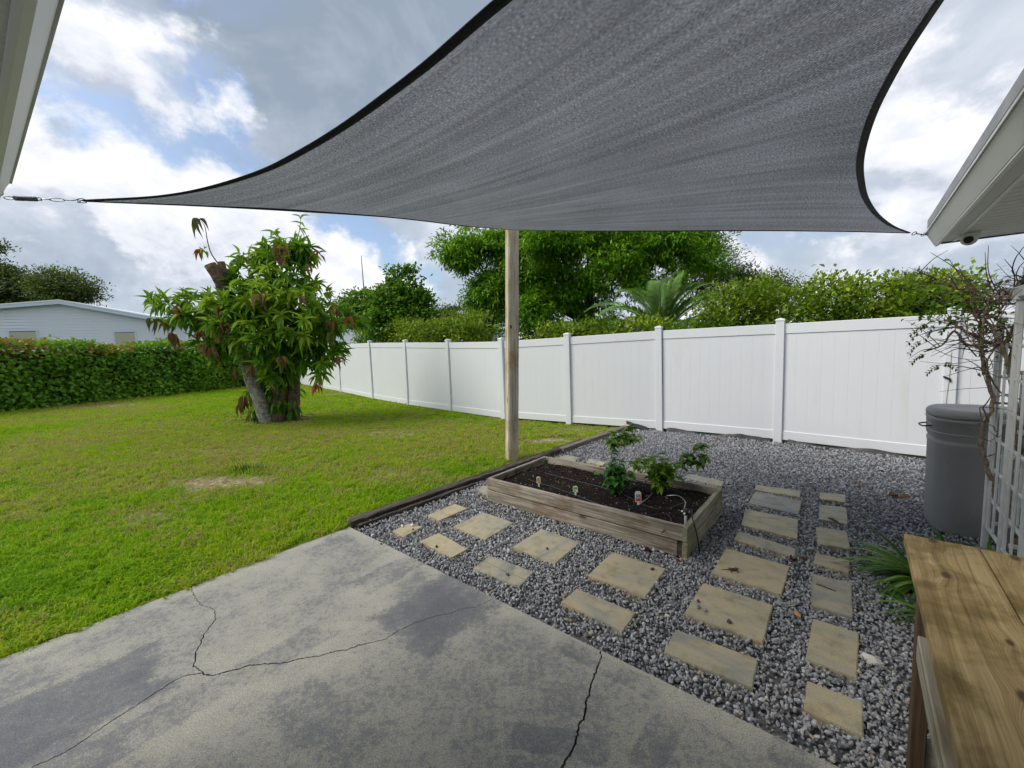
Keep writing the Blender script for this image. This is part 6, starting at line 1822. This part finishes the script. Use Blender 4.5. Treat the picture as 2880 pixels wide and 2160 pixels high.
wilt = [((-6.705, 9.3, 4.562), 'leaf_olive', 1.2), ((-6.711, 9.2, 3.947), 'leaf_red', 1.0), ((-6.585, 9.2, 3.894), 'leaf_lime', .8), ((-7.714, 9, 2.419), 'leaf_olive', 1.1), ((-7.488, 9.1, 2.318), 'leaf_olive', 1), ((-7.139, 9, 2.648), 'leaf_brown', 1.0), ((-6.145, 8.9, 2.608), 'leaf_brown', 1.0), ((-6.108, 8.9, 2.264), 'leaf_brown', 1.1), ((-6.741, 9, 2.14), 'leaf_red', 1.1), ((-7.296, 9, 2.108), 'leaf_brown', 1.1), ((-6.671, 9, 1.838), 'leaf_brown', 1.1), ((-6.419, 8.95, 1.78), 'leaf_brown', 1.0), ((-6.26, 8.9, 2.023), 'leaf_brown', .9), ((-5.03, 8.5, 2.768), 'leaf_brown', 1.15), ((-4.811, 8.6, 1.538), 'leaf_brown', .95), ((-5.531, 8.8, 1.359), 'leaf_brown', .9), ((-4.894, 9.1, 3.916), 'leaf_brown', 1.25), ((-4.889, 9.1, 3.624), 'leaf_brown', 1.0), ((-4.17, 9.3, 3.793), 'leaf_red', .9), ((-4.349, 9.2, 3.48), 'leaf_brown', .9), ((-3.986, 9.2, 2.316), 'leaf_brown', 1.0), ((-3.887, 9.2, 2.566), 'leaf_red', .7), ((-3.582, 9.3, 2.361), 'leaf_red', 1.0), ((-4.008, 9.2, 2.011), 'leaf_olive', .9), ((-4.274, 9, 0.903), 'leaf_red', 1.1), ((-3.838, 9.1, 1.496), 'leaf_brown', .9), ((-6.153, 9.2, 1.256), 'leaf_brown', 1.0), ((-4.382, 8.9, 2.796), 'leaf_brown', .8), ((-3.76, 9.2, 1.439), 'leaf_red', .7)]
for p, kind, L in wilt:
    pw_ = np.array(p); pw_ = pw_ + unit(np.array((0, 0, 1.59)) - pw_) * (.42 if pw_[1] > 8.7 else .15)
    rosette(pw_, np.array((tr.uniform(-.3, .3), -.4, .25)), 5, kind, True, 1.1, L * .82)
rosette(w2[-1] + TB, np.array((0, -.1, 1)), 6, 'leaf_lime', True, 0.2, .8); rosette(w2[-4] + TB, np.array((.5, -.2, .3)), 5, 'leaf_lime', True, .5, .8)
front = sorted(tips, key=lambda t: t[0][1])
for i, (p, ax, f) in enumerate(front):
    kind = 'leaf_lime' if tr.random() < .5 else 'leaf_green'
    rosette(p, ax, tr.randint(8, 11), kind, i < 18, 0.05)
for i in range(240):   # filler inside the crown
    c, rad, n = tr.choice(crown)
    rosette(np.array(c) + rand_unit(1)[0] * np.array(rad) * tr.uniform(0, .6), rand_unit(1)[0], 7, 'leaf_green', False, .3)
# leafy stems hanging down the stumps
for i in range(95):
    p = TB + np.array((tr.uniform(-.35, .75), tr.uniform(-.5, .1), tr.uniform(.15, 1.25)))
    rosette(p, np.array((tr.uniform(-.6, .6), -.7, .1)), 5, 'leaf_green' if tr.random() < .85 else 'leaf_brown', False, 1.0, .95)
for i in range(9):
    p = TB + np.array((tr.uniform(-.62, -.45), tr.uniform(-.3, .1), tr.uniform(.05, .75)))
    rosette(p, np.array((-.4, -.6, 0)), 5, 'leaf_brown', False, 1.3, 1.0)
for kind, lo, hi in (('leaf_green', 0.15, 0.72), ('leaf_lime', 0.70, 1.0), ('leaf_brown', 0, 1), ('leaf_olive', 0, 1), ('leaf_red', 0, 1)):
    sel = [b for b in bulk if b[2] and b[3] == kind]
    if not sel:
        continue
    n = len(sel); L = np.array([b[2] for b in sel])
    mt = M['leaf_tree'] if kind in ('leaf_green', 'leaf_lime') else M[kind]
    me = scatter_mesh([b[0] for b in sel], [b[1] for b in sel], np.array((0, 0, 1)) + rng.normal(0, .3, (n, 3)), L, L * .26, rng.uniform(lo, hi, n), LV, mt, True)
    tag(put('foliage', me, tree), None, None, None, 'stuff')
# litter round the base
lf = []
for i in range(160):
    a = tr.uniform(0, 6.28); q = .9 * math.sqrt(tr.random())
    lf.append((q * math.cos(a), q * .6 * math.sin(a) + .05, tr.uniform(-.01, .03)))
me = scatter_mesh(lf, [(tr.gauss(0, 1), tr.gauss(0, 1), tr.gauss(0, .2)) for _ in lf], (0, 0, 1), rng.uniform(.06, .16, len(lf)), rng.uniform(.02, .05, len(lf)), rng.random(len(lf)), LEAF4, M['leaf_brown'])
tag(put('leaf_litter', me, tree), None, None, None, 'stuff')

# ================================================================== generic foliage masses
def foliage(blobs, n, L, W, up_bias=0.35, clump=26, spread=0.20, tint=(0.05, 1.0), shell=0.55, droop=0.0, flat=0.6, tvar=0.2):
    """clumped leaves through ellipsoids: returns arrays for scatter_mesh"""
    vol = np.array([max(1e-6, b[1][0] * b[1][1] * b[1][2]) ** (2 / 3.) * (b[2] if len(b) > 2 else 1) for b in blobs]); vol /= vol.sum()
    nc = max(1, n // clump)
    which = rng.choice(len(blobs), nc, p=vol)
    C = np.array([blobs[k][0] for k in which], float); Rd = np.array([blobs[k][1] for k in which], float)
    d = rand_unit(nc); f = (shell + (1 - shell) * rng.random(nc)) ** 1.0
    cp = C + d * Rd * f[:, None]
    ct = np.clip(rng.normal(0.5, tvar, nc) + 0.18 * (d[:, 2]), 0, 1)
    ids = np.repeat(np.arange(nc), clump)
    P = cp[ids] + rng.normal(0, 1, (len(ids), 3)) * spread * np.array((1, 1, flat))
    X = unit(d[ids] * 0.8 + rng.normal(0, .75, (len(ids), 3)) + np.array((0, 0, up_bias * .3 - droop)))
    up = np.array((0, 0, 1.0)) + rng.normal(0, .45, (len(ids), 3)) + d[ids] * .3
    t = np.clip(ct[ids] + rng.normal(0, .12, len(ids)), 0, 1) * (tint[1] - tint[0]) + tint[0]
    k = len(ids)
    return P, X, up, L * rng.uniform(.7, 1.25, k), W * rng.uniform(.75, 1.2, k), t

def plant_mass(name, label, cat, base, blobs, n, L, W, mat, group=None, trunk=None, tmpl=LEAF4, part='crown', **kw):
    base = np.asarray(base, float)
    t = thing(name, label, cat, base, 0, group)
    bl = [(np.asarray(b[0], float) - base,) + tuple(b[1:]) for b in blobs]
    me = scatter_mesh(*foliage(bl, n, L, W, **kw), tmpl, mat)
    tag(put(part, me, t), None, None, None, 'stuff')
    if trunk:
        r0, targets, bark = trunk
        c0_ = np.zeros(3)
        top = bl[0][0]
        put('trunk', tube_mesh(spline([c0_ + np.array((0, 0, -.1)), top * .35 + np.array((.1, 0, 0)), top * np.array((.8, .8, .75))], 9), np.linspace(r0, r0 * .5, 9), M[bark], 8), t)
        for b in bl[:targets]:
            s = top * np.array((.5, .5, .5)); e = b[0]
            put('limb', tube_mesh(spline([s, (s + e) / 2 + np.array((0, 0, .15)), e], 7), np.linspace(r0 * .45, r0 * .1, 7), M[bark], 6), t)
    return t

# ---- clipped hedge along the left boundary: leaves over a woody core
hd = HEDGE_B - HEDGE_A; hlen = np.linalg.norm(hd); hu = hd / hlen; hn = np.array((-hu[1], hu[0], 0))   # hn points away from the lawn
if hn[0] > 0: hn = -hn
h0 = HEDGE_A - hu * 9.0; hlen2 = hlen + 9.0 + 4.5
hedge = thing('hedge', 'long clipped leafy green hedge in front of the grey-blue house', 'hedge', (h0[0], h0[1], 0), 0)
n = 34000
s_ = rng.random(n) * hlen2
hgt = lambda s: 2.16 + 0.10 * np.sin(s * .9) + 0.07 * np.sin(s * 2.3 + 1) - 0.012 * (s - 9)
zf = rng.random(n)
face = rng.random(n) < 0.78
depth = np.where(face, rng.normal(0.05, .15, n) + 0.10 * np.sin(s_ * 3.1 + 4 * zf), rng.random(n) * 1.1)
zq = np.where(face, zf * hgt(s_), hgt(s_) + rng.normal(0, .05, n) + rng.exponential(.035, n))
P = h0[None] * 0 + hu[None] * s_[:, None] + hn[None] * (depth + 0.12 * (zf * face))[:, None]
P[:, 2] = zq
X = unit(-hn[None] * face[:, None] * .6 + rng.normal(0, .6, (n, 3)) + np.array((0, 0, -.15)) + np.where(face, 0, .6)[:, None] * np.array((0, 0, 1)))
lump = vnoise(np.column_stack([s_, zq * 1.6]), .55, 9) * .6 + vnoise(np.column_stack([s_, zq * 1.6]), 1.7, 10) * .4
ht = np.clip(.12 + .6 * lump + rng.normal(0, .12, n) + .18 * (~face), 0, .88)
redp = vnoise(np.column_stack([s_, zq * 3]), .9, 12)
ht = np.where((zq > hgt(s_) * .86) & (redp > .62) & (rng.random(n) < .55), rng.uniform(.9, 1, n), ht)
me = scatter_mesh(P, X, -hn * .8 + np.array((0, 0, .7)) + rng.normal(0, .35, (n, 3)), rng.uniform(.10, .18, n), rng.uniform(.08, .14, n), ht, LEAF4, M['leaf_hedge'])
tag(put('foliage', me, hedge), None, None, None, 'stuff')
cp_ = hu * hlen2 / 2 + hn * 0.68
core = box_mesh(hlen2, 0.9, 1.9, M['bark_dark'], 0.1, 2, 40, 0.06, 5)
put('woody_core', core, hedge, (cp_[0], cp_[1], 0.97), (0, 0, math.atan2(hu[1], hu[0])))
for k in range(26):
    q = hu * (hlen2 * (k + .5) / 26) + hn * .3
    put('stem', tube_mesh([(q[0], q[1], -.05), (q[0] + .05, q[1], .6), (q[0] - .04, q[1] + .03, 1.3)], [.05, .04, .02], M['bark_dark'], 6), hedge)

# ---- shrubs behind the white fence
def fence_pt(f):
    i = int(f); t = f - i
    return FENCE[i] * (1 - t) + FENCE[min(i + 1, len(FENCE) - 1)] * t
fdirs = unit(FENCE[6] - FENCE[2]); back = np.array((.62, .78, 0))
def shrub(i, f0, f1, top, label, dens=1.0, mat='leaf_clusia', L=.10, W=.055, off=1.0, tint=(0.02, 0.9)):
    bl = []
    k = max(2, int(abs(f1 - f0) * 4))
    for q in range(k):
        f = f0 + (f1 - f0) * (q + .5) / k
        p = fence_pt(f) + back * (off + random.uniform(-.15, .15)); h = top * random.uniform(.93, 1.06)
        bl.append((np.array((p[0], p[1], h - .42)), (.55, .5, .46), 1.3)); bl.append((np.array((p[0], p[1], h * .55)), (.6, .5, h * .45), 2.0))
    b = fence_pt((f0 + f1) / 2) + back * off
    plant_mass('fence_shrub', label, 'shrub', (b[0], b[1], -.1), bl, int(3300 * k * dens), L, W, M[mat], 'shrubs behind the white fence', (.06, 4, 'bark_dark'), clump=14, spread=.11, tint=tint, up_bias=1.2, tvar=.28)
shrub(0, 1.2, 2.1, 2.55, 'yellow-green shrub behind the fence right of the leafy tree', .8)
shrub(1, 2.1, 3.2, 2.62, 'yellow-green shrub behind the fence under the vine-covered tree', .8)
shrub(2, 3.1, 4.2, 2.50, 'yellow-green shrub behind the fence left of the wooden post', .8)
shrub(3, 5.25, 6.9, 2.12, 'low bright yellow-green shrub behind the fence right of the wooden post', .9)
shrub(4, 7.3, 8.2, 2.62, 'tall yellow-green hedge shrub right of the palm', 1.1, off=1.15, L=.085, W=.05)
shrub(5, 8.2, 9.05, 2.52, 'tall yellow-green hedge shrub left of the arbor vine', 1.2, off=1.15, L=.085, W=.05)
shrub(6, 9.0, 9.0 + .99, 2.3, 'hedge shrub partly behind the arbor vine', .9, off=1.2, L=.085, W=.05)

shrub(7, 6.85, 7.6, 2.02, 'low dark green shrub filling the gap under the palm', .9, 'leaf_vine', .10, .06, 1.6)
# ---- vine-smothered tree with an arch of shoots
vb = np.array((-3.977, 15, 2.197)); vb[2] = -.1
bl = [((-3.949, 15, 2.694), (1.0, .9, .9)), ((-4.161, 15, 3.359), (.75, .7, .7)), ((-3.802, 15, 3.839), (.5, .5, .45)), ((-3.418, 15, 3.254), (.55, .5, .6)), ((-4.376, 15, 2.542), (.9, .8, .8)), ((-3.282, 15, 2.673), (.7, .7, .6)), ((-4.148, 15, 4.175), (.16, .16, .42)), ((-3.737, 15, 4.422), (.38, .2, .10)), ((-3.237, 15, 4.18), (.15, .15, .22)), ((-3.123, 15, 3.491), (.3, .3, .2)), ((-4.665, 15, 3.293), (.4, .3, .25))]
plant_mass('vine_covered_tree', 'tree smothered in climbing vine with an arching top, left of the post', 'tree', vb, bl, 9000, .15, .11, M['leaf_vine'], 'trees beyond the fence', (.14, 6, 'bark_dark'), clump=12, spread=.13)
# ---- big bright dense tree behind the post
bb = np.array((3.089, 16.5, 2.116)); bb[2] = -.1
rb_ = random.Random(77)
bl = [((3.13, 16.5, 4.909), (3.4, 2.2, 2.6), .5), ((0.408, 16.5, 4.993), (1.6, 1.4, 1.5)), ((-0.852, 16.2, 4.795), (1.1, .9, 1.2)), ((-1.528, 16, 5.206), (.75, .6, .5)), ((1.391, 15.6, 3.763), (1.4, 1.0, 1.3)), ((3.377, 15.2, 3.975), (1.6, 1.1, 1.3)), ((5.464, 15.4, 4.277), (1.5, 1.2, 1.2)), ((6.735, 16, 4.694), (1.1, 1.1, 1.3)), ((1.75, 15.4, 5.383), (1.5, 1.2, 1.0)), ((4.225, 15.2, 5.095), (1.5, 1.2, 1.0)), ((0.861, 15.8, 2.944), (.9, .8, .9)), ((2.791, 15.8, 2.71), (1.0, .8, 1.0)), ((3.163, 16.5, 7.186), (3.6, 2.4, 2.2), .3), ((-0.09, 16.5, 6.416), (1.8, 1.5, 1.2), .6), ((6.395, 16.5, 6.218), (1.8, 1.5, 1.2), .6), ((-0.709, 16, 3.536), (.55, .5, .7), .7), ((-0.337, 16, 4.048), (.8, .6, .8))]
# break the big crown into many uneven boughs with gaps between them
boughs = []
for c, rad, *w in bl[1:]:
    c, rad = np.array(c), np.array(rad)
    for k in range(int(3 + 4.2 * rad[0] * (w[0] if w else 1))):
        d = rand_unit(1)[0]; d[1] = -abs(d[1]) if rb_.random() < .7 else d[1]
        s_b = rb_.uniform(.32, .78)
        boughs.append((c + d * rad * rb_.uniform(.45, 1.12), (s_b * rb_.uniform(.8, 1.3), s_b, s_b * rb_.uniform(.55, .95)), 1.0))
for p in ((-1.959, 16, 5.391), (-2.15, 16, 5.054), (-1.725, 16, 4.696), (-1.39, 16, 4.254), (-1.685, 16, 5.639), (-1.142, 16, 3.812)):
    boughs.append((np.array(p), (.34, .3, .2), .8))
bl = [bl[0]] + boughs + [(bl[0][0], (2.6, 1.2, 1.9), .45)]
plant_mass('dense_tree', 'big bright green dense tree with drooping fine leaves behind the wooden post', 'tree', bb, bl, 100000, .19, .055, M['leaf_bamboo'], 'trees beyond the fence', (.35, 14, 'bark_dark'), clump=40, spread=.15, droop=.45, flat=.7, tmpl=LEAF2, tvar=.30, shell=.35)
# ---- dull trees to its right
def far_tree(label, blobs, n, L, W, mat, y, dens=20, r0=.2, **kw):
    b = np.array(blobs[0][0], float); b[2] = -.1
    plant_mass('background_tree', label, 'tree', b, blobs, n, L, W, M[mat], 'trees beyond the fence', (r0, 5, 'bark_dark'), clump=dens, tmpl=LEAF2, **kw)
far_tree('dull grey-green tree directly right of the big dense tree', [((10.84, 22, 5.335), (1.4, 1.2, 1.7)), ((10.22, 22, 6.537), (1.1, 1, 1.1)), ((11.71, 22, 4.593), (1.1, 1, 1.0)), ((9.753, 22, 4.892), (1.2, 1, 1.2)), ((12.18, 22, 5.055), (.8, .8, .5))], 11000, .16, .06, 'leaf_oak', 22, spread=.26, shell=.3)
far_tree('second dull grey-green tree, rounder and farther right above the hedge', [((14.9, 24, 4.669), (1.3, 1.1, .9)), ((15.97, 24, 4.453), (.9, .9, .7)), ((13.84, 24, 4.571), (1.0, 1, .8)), ((14.39, 24, 3.767), (1.5, 1, .9))], 7000, .17, .06, 'leaf_oak', 24, spread=.26, shell=.3)
far_tree('wispy far tree above the right hedge near the eave', [((25.51, 26, 4.834), (1.4, 1.1, .55)), ((24.23, 26, 4.59), (1.2, 1, .5)), ((26.82, 26, 4.595), (1.1, 1, .5)), ((22.22, 26, 4.369), (.9, .9, .35))], 3600, .2, .05, 'leaf_oak', 26, spread=.3, shell=.2)
far_tree('rounded olive tree behind the fence right of the leafy lawn tree', [((-9.102, 26, 4.431), (1.5, 1.2, 1.0)), ((-9.572, 26, 3.875), (1.6, 1.2, 1.0)), ((-8.399, 26, 4.124), (1.2, 1, 1.2))], 6500, .2, .13, 'leaf_vine', 26, spread=.22)
far_tree('dark low tree behind the small blue-grey house', [((-5.711, 44, 4.645), (2.2, 1.5, 1.7)), ((-7.413, 44, 4.94), (1.8, 1.5, 1.6)), ((-3.507, 44, 4.576), (1.6, 1.4, 1.9)), ((-2.003, 44, 5.498), (1.8, 1.4, 2.2))], 7000, .32, .16, 'leaf_oak', 44, spread=.4)
far_tree('airy sapling between the small house and the wooden post', [((-0.998, 18, 3.786), (.7, .6, .6)), ((-0.516, 18, 3.278), (.6, .6, .8)), ((-1.319, 18, 3.204), (.45, .5, .6)), ((-0.339, 18, 2.579), (.5, .5, .6))], 2300, .17, .06, 'leaf_bamboo', 18, spread=.2, shell=.2)
far_tree('large dark tree at the far left behind the grey-blue house', [((-45.41, 38, 8.396), (2.6, 2.0, 1.7)), ((-43.96, 38, 8.268), (1.9, 1.6, 1.1)), ((-46.04, 38, 9.852), (1.4, 1.4, .8)), ((-48.06, 38, 8.889), (2.6, 2, 2.2)), ((-45.38, 38, 7.155), (3.0, 1.6, 1.4)), ((-46.03, 38, 11.89), (.8, .7, .4))], 10000, .34, .15, 'leaf_oak', 38, spread=.42, shell=.35)
far_tree('spreading open tree behind the peak of the grey-blue house', [((-38.59, 36, 8.485), (2.0, 1.6, 1.2)), ((-37.28, 36, 7.86), (1.8, 1.5, 1.1)), ((-36.17, 36, 7.239), (1.2, 1.2, .8)), ((-39.51, 36, 7.538), (1.5, 1.4, 1.0)), ((-37.8, 36, 6.897), (2.0, 1.4, .8))], 7500, .26, .12, 'leaf_oak', 36, spread=.36, shell=.3)

# ---- palm behind the fence
pc = np.array((3.966, 10.9, 1.792)); ppalm = np.array((pc[0], pc[1], -.1))
palm = thing('palm', 'young feather palm with arching blue-green fronds behind the fence', 'palm', ppalm)
hz_ = pc[2] + .1
put('trunk', tube_mesh([(0, 0, 0), (.02, 0, hz_ * .5), (0, 0, hz_ * .92)], [.22, .24, .16], M['bark_brown'], 12), palm)
pr = random.Random(41)
fr_specs = [(-1.0, .55, 2.7), (-.85, .82, 2.7), (-.55, 1.08, 2.6), (-.30, 1.22, 2.4), (-.12, 1.35, 2.3), (.05, 1.38, 2.35), (.22, 1.3, 2.4), (.40, 1.18, 2.5), (.62, 1.05, 2.6), (.85, .88, 2.7), (1.0, .62, 2.7), (-.72, .82, 1.8), (.72, .62, 1.8), (-.4, .6, 1.6), (.3, .7, 1.6)]
for k, (sx, el, L) in enumerate(fr_specs):
    for dep in ((-1, 1) if k in (1, 3, 5, 7, 9) else (-1,)):
        az = math.atan2(dep * (.55 + .4 * pr.random()) * (1.15 - abs(sx)), sx) if abs(sx) > .01 else dep * 1.4
        e0 = el * (0.92 if dep < 0 else 1.0); Lf = L * .86 * pr.uniform(.92, 1.08)
        pts = []; p = np.zeros(3); e = e0 + .25
        for i in range(14):
            pts.append(p.copy()); e -= (.045 + .0125 * i) * (1.25 - .3 * e0)
            p = p + np.array((math.cos(az) * math.cos(e), math.sin(az) * math.cos(e), math.sin(e))) * Lf / 13
        pts = np.array(pts)
        fr = put('frond', tube_mesh(pts, np.linspace(.016, .004, 14), M['frond_rib'], 5), palm, (0, 0, hz_ * .9))
        Pq, Xq, Lq = [], [], []
        tang = unit(np.gradient(pts, axis=0)); sd = unit(np.cross(tang, (0, 0, 1))); upq = np.cross(sd, tang)
        for j in range(66):
            f = .10 + .89 * j / 65; x = f * 13; i = min(12, int(x)); q = pts[i] + (pts[i + 1] - pts[i]) * (x - i)
            for sg in (1, -1):
                Pq.append(q); Xq.append(tang[i] * .75 + sd[i] * sg * .85 + upq[i] * .30 + np.array((0, 0, -.10)))
                Lq.append(.46 * math.sin(math.pi * min(1, (f * .82 + .16))) * pr.uniform(.9, 1.1))
        Lq = np.array(Lq)
        me = scatter_mesh(Pq, Xq, (0, -.6, .8), Lq, .034, rng.uniform(.2, .9, len(Lq)), LEAF2, M['leaf_palm'])
        tag(put('leaflets', me, fr), None, None, None, 'stuff')

# ================================================================== neighbouring houses
def gable_house(name, label, pl, pr_, peak, zl, zr, zp, depth, boards, wmat, rmat, tmat, windows=(), overhang=.25, vent=None):
    """gable wall from pl to pr_ (ground points), eave heights zl, zr, peak at fraction `peak` height zp"""
    pl, pr_ = np.asarray(pl, float), np.asarray(pr_, float)
    d = pr_ - pl; L = np.linalg.norm(d[:2]); u = d / L; ang = math.atan2(u[1], u[0])
    t = thing(name, label, 'house', (pl[0], pl[1], 0), ang)
    px = peak * L
    def top(x): return zl + (zp - zl) * x / px if x < px else zp + (zr - zp) * (x - px) / (L - px)
    wl = [(0, 0, -.15), (L, 0, -.15), (L, 0, zr), (px, 0, zp), (0, 0, zl)]
    V = wl + [(x, depth, z) for x, y, z in wl]
    n = 5
    put('wall', mesh(V, [(0, 1, 2, 3, 4), (9, 8, 7, 6, 5)] + [(i + n, (i + 1) % n + n, (i + 1) % n, i) for i in (0, 1, 4)], M[wmat]), t)
    if boards:
        z = boards[0]
        while z < zp - .02:
            # board clipped by the roof slope
            zt = z + boards[1]
            x0 = 0.0 if zt < zl else px * (zt - zl) / (zp - zl); x1 = L if zt < zr else px + (L - px) * (zp - zt) / (zp - zr)
            if x1 - x0 < .3: break
            segs = [(x0, x1)]
            for (wx0, wx1, wz0, wz1) in windows:
                if wz0 < zt and wz1 > z:
                    ns = []
                    for a, b in segs:
                        if wx1 <= a or wx0 >= b: ns.append((a, b))
                        else:
                            if wx0 > a: ns.append((a, wx0))
                            if wx1 < b: ns.append((wx1, b))
                    segs = ns
            for a, b in segs:
                V = [(a, -.035, z), (b, -.035, z), (b, -.004, zt), (a, -.004, zt), (a, 0.0, z), (b, 0.0, z)]
                put('siding_board', mesh(V, [(0, 1, 2, 3), (4, 5, 1, 0)], M[wmat]), t)
            z += boards[1]
    for (wx0, wx1, wz0, wz1) in windows:
        w = put('window', box_mesh(wx1 - wx0, .03, wz1 - wz0, M['glass']), t, ((wx0 + wx1) / 2, -.012, (wz0 + wz1) / 2))
        for (cx, cz, sx, sz) in ((0, (wz1 - wz0) / 2, wx1 - wx0 + .16, .09), (0, -(wz1 - wz0) / 2, wx1 - wx0 + .16, .09), (-(wx1 - wx0) / 2, 0, .09, wz1 - wz0 - .09), ((wx1 - wx0) / 2, 0, .09, wz1 - wz0 - .09)):
            put('frame', box_mesh(sx, .06, sz, M['trim_blue'], .006), w, (cx, -.02, cz))
        ns = int((wz1 - wz0 - .14) / .07)
        for k in range(ns):
            put('blind_slat', box_mesh(wx1 - wx0 - .10, .012, .066, M['blind']), w, (0, -.024, (wz1 - wz0) / 2 - .12 - k * .07), (.35, 0, 0))
    for (xa, za, xb, zb) in ((-overhang, zl - overhang * (zp - zl) / px, px, zp), (px, zp, L + overhang, zr - overhang * (zp - zr) / (L - px))):
        th = .16
        V = [(xa, -.35, za + .02), (xb, -.35, zb + .02), (xb, depth + .3, zb + .02), (xa, depth + .3, za + .02)]
        V2 = [(x, y, z + .10) for x, y, z in V]
        put('roof', mesh(V + V2, [(3, 2, 1, 0), (4, 5, 6, 7)] + [(i, (i + 1) % 4, (i + 1) % 4 + 4, i + 4) for i in range(4)], M[rmat]), t)
        Vb = [(xa, -.38, za - .14), (xb, -.38, zb - .14), (xb, -.38, zb + .10), (xa, -.38, za + .10)]
        Vc = [(x, -.351, z) for x, y, z in Vb]
        put('rake_board', mesh(Vb + Vc, [(0, 1, 2, 3), (7, 6, 5, 4)] + [((i + 1) % 4, i, i + 4, (i + 1) % 4 + 4) for i in range(4)], M[tmat]), t)
        Vd = [(xa, -.40, za + .06), (xb, -.40, zb + .06), (xb, -.40, zb + .125), (xa, -.40, za + .125)]
        Ve = [(x, -.381, z) for x, y, z in Vd]
        put('drip_edge', mesh(Vd + Ve, [(0, 1, 2, 3), (7, 6, 5, 4)] + [((i + 1) % 4, i, i + 4, (i + 1) % 4 + 4) for i in range(4)], M['white_paint']), t)
    if vent:
        x, z = vent
        put('roof_vent', tube_mesh([(0, 0, -.2), (0, 0, .12), (0, 0, .14), (0, 0, .22), (0, 0, .27)], [.22, .22, .40, .40, .18], M['old_white'], 12), t, (x, 1.6, z))
    return t
# grey-blue sided house behind the hedge
gable_house('neighbour_house', 'grey-blue sided gable house behind the clipped hedge', (-32.695, 24.0, 0), (-21.513, 27.5, 0), 0.477, 4.62, 3.78, 5.17, 9.0, (2.0, .18), 'siding', 'trim_blue', 'trim_blue', ((2.86, 4.18, 2.25, 3.48), (7.92, 9.05, 2.25, 3.32)), .25, (4.2, 5.15))
gable_house('neighbour_house', 'small pale blue gable house seen above the fence left of the post', (-5.3, 46.6, 0), (-1.55, 46.0, 0), 0.62, 3.35, 3.62, 4.12, 8.0, None, 'house_white', 'roof_grey', 'white_paint', ((2.3, 2.9, 2.0, 3.1),))
gable_house('neighbour_house', 'grey-roofed house mostly hidden behind shrubs right of the leafy tree', (-15.6, 34.6, 0), (-10.4, 33.6, 0), 0.45, 3.7, 3.75, 4.35, 8.0, None, 'house_white', 'roof_grey', 'roof_grey')
mast0, mast1 = np.array((-58.9, 170, 23.86)), np.array((-59.17, 170, 40.06))
tag(put('antenna_mast', tube_mesh([np.array((0, 0, -mast0[2])), np.array((0, 0, 0)), mast1 - mast0], [.30, .28, .16], M['dark_steel'], 5), None, mast0), 'very thin tall antenna mast far off against the clouds', 'mast')
lh = np.array((-10.63, 60, 7.824))
sl = thing('street_lamp', 'distant grey street lamp head above the shrubs left of the post', 'street lamp', (lh[0] + 1.2, lh[1], 0))
put('pole', tube_mesh([(0, 0, 0), (0, 0, lh[2] - .4)], [.10, .07], M['steel'], 8), sl)
put('arm', tube_mesh(spline([(0, 0, lh[2] - .4), (-.4, 0, lh[2] - .05), (-1.0, 0, lh[2])], 10), .045, M['steel'], 6), sl)
put('lamp_head', box_mesh(.75, .3, .13, M['steel'], .05, 2), sl, (-1.25, 0, lh[2]))
